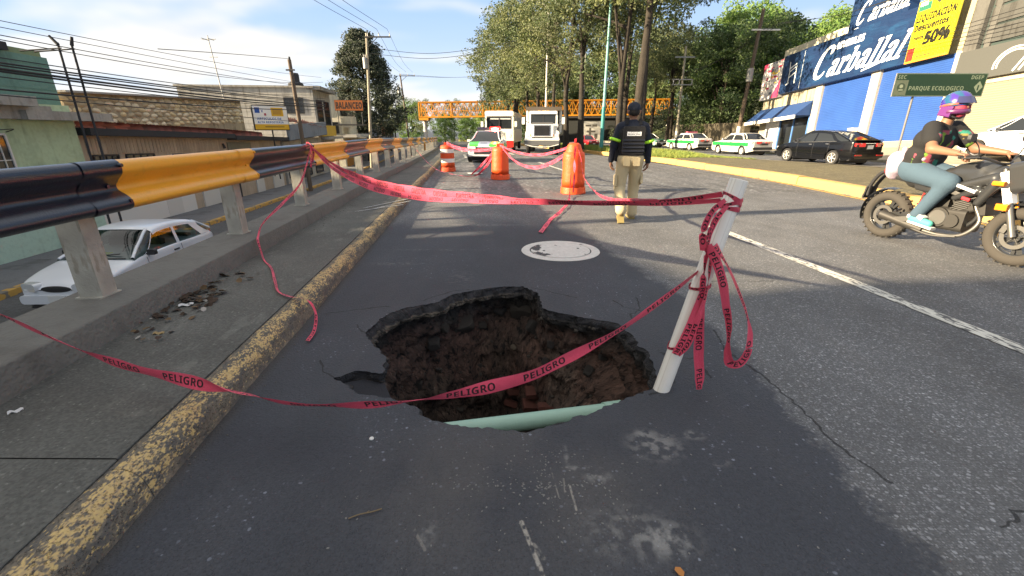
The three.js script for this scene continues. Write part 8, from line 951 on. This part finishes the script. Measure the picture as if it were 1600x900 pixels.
  // helmet, peak, mask, waist bundle
  const hm = new THREE.SphereGeometry(0.135, 36, 26, 0, 6.2832, 0, Math.PI * 0.60), hp = hm.attributes.position, hk = new Float32Array(hp.count * 3), pal = [[0.012, 0.025, 0.26], [0.05, 0.02, 0.24], [0.010, 0.08, 0.16], [0.09, 0.02, 0.17]]; for (let i = 0; i < hp.count; i++) { const n = clamp((fbm(hp.getX(i) * 9 + 5, hp.getZ(i) * 9 + hp.getY(i) * 7, 3) - 0.25) * 6, 0, 2.999), a = Math.floor(n), f = ss(0.3, 0.7, n - a), c = pal[a].map((v, j) => lerp(v, pal[(a + 1) % 4][j], f)); hk.set(c, i * 3); } hm.setAttribute('color', new THREE.BufferAttribute(hk, 3));
  const hel = meshOf('helmet', hm, MP('#ffffff', 0.25, { vertexColors: true, clearcoat: 1, clearcoatRoughness: 0.06 }), p); hel.position.set(0, 1.655, -0.28); hel.scale.set(0.93, 0.98, 1.06); hel.rotation.x = -0.14;
  const rimM2 = MP(new THREE.Color(0.45, 0.10, 0.06), 0.4); { const b = new B(); b.add(new THREE.TorusGeometry(0.128, 0.012, 8, 40), [0, 0, 0], [Math.PI / 2, 0, 0], [0.97, 1, 1.09]); const m = b.mesh('helmet_edge', rimM2, p); m.position.set(0, 1.635, -0.282); m.rotation.x = -0.14; } new B().add(gridGeo(16, 6, (u, v) => { const a = lerp(-1.0, 1.0, u), y = lerp(0.05, -0.02, v), r = 0.133 + 0.035 * v; return [Math.sin(a) * r * 0.95, 1.672 + y, -0.285 + Math.cos(a) * r * 1.08]; })).mesh('helmet_visor', MP(new THREE.Color(0.03, 0.03, 0.10), 0.15, { clearcoat: 1 }), p); new B().add(new THREE.TorusGeometry(0.10, 0.032, 10, 24, Math.PI), [0, 1.565, -0.27], [Math.PI / 2, 0, 0], [1.0, 1.05, 1.0]).mesh('chin_guard', MP(new THREE.Color(0.10, 0.02, 0.09), 0.35, { clearcoat: 0.8 }), p); for (const s of [-1, 1]) new B().rbox(0.03, 0.12, 0.13, 0.014, s * 0.108, 1.57, -0.29, 0.2).mesh('helmet_side', MP(new THREE.Color(0.12, 0.025, 0.15), 0.35, { clearcoat: 0.8 }), p); new B().tube([[-0.10, 1.54, -0.27], [-0.05, 1.50, -0.22], [0.05, 1.50, -0.22], [0.10, 1.54, -0.27]], 0.012, 12, 6).mesh('chin_strap', blackPl, p);
  { const b = new B(); b.add(fieldGeo([[-0.03, 1.60, -0.215, 0.03, 1.60, -0.215, 0.062, 0.062], [0, 1.57, -0.21, 0, 1.55, -0.21, 0.06, 0.05], [-0.06, 1.59, -0.25, 0.06, 1.59, -0.25, 0.045, 0.045]], 0.008, 0.02)); b.mesh('face_mask', MS(new THREE.Color(0.36, 0.04, 0.075), 0.8), p); } for (const s of [-1, 1]) new B().sph(0.0115, s * 0.034, 1.652, -0.181).mesh('eye', MS(new THREE.Color(0.03, 0.02, 0.015), 0.2), p); new B().sph(0.094, 0, 1.60, -0.315, [0.98, 1.05, 0.8]).mesh('hair', MS(new THREE.Color(0.012, 0.01, 0.009), 0.7), p);
  const lil = cloth([0.42, 0.34, 0.42]); meshOf('tied_jacket', wrinkle(fieldGeo([[-0.10, 1.00, -0.66, -0.02, 0.95, -0.70, 0.12, 0.13], [-0.12, 0.92, -0.66, -0.06, 0.86, -0.70, 0.10, 0.10], [-0.14, 1.02, -0.48, -0.10, 1.02, -0.60, 0.035, 0.05], [-0.16, 1.04, -0.34, -0.14, 1.03, -0.50, 0.03, 0.03], [-0.12, 1.06, -0.56, -0.16, 1.14, -0.58, 0.04, 0.03]], 0.010, 0.03), 0.05, 15, 3), lil, p);
}
renderer.render(scene, camera);
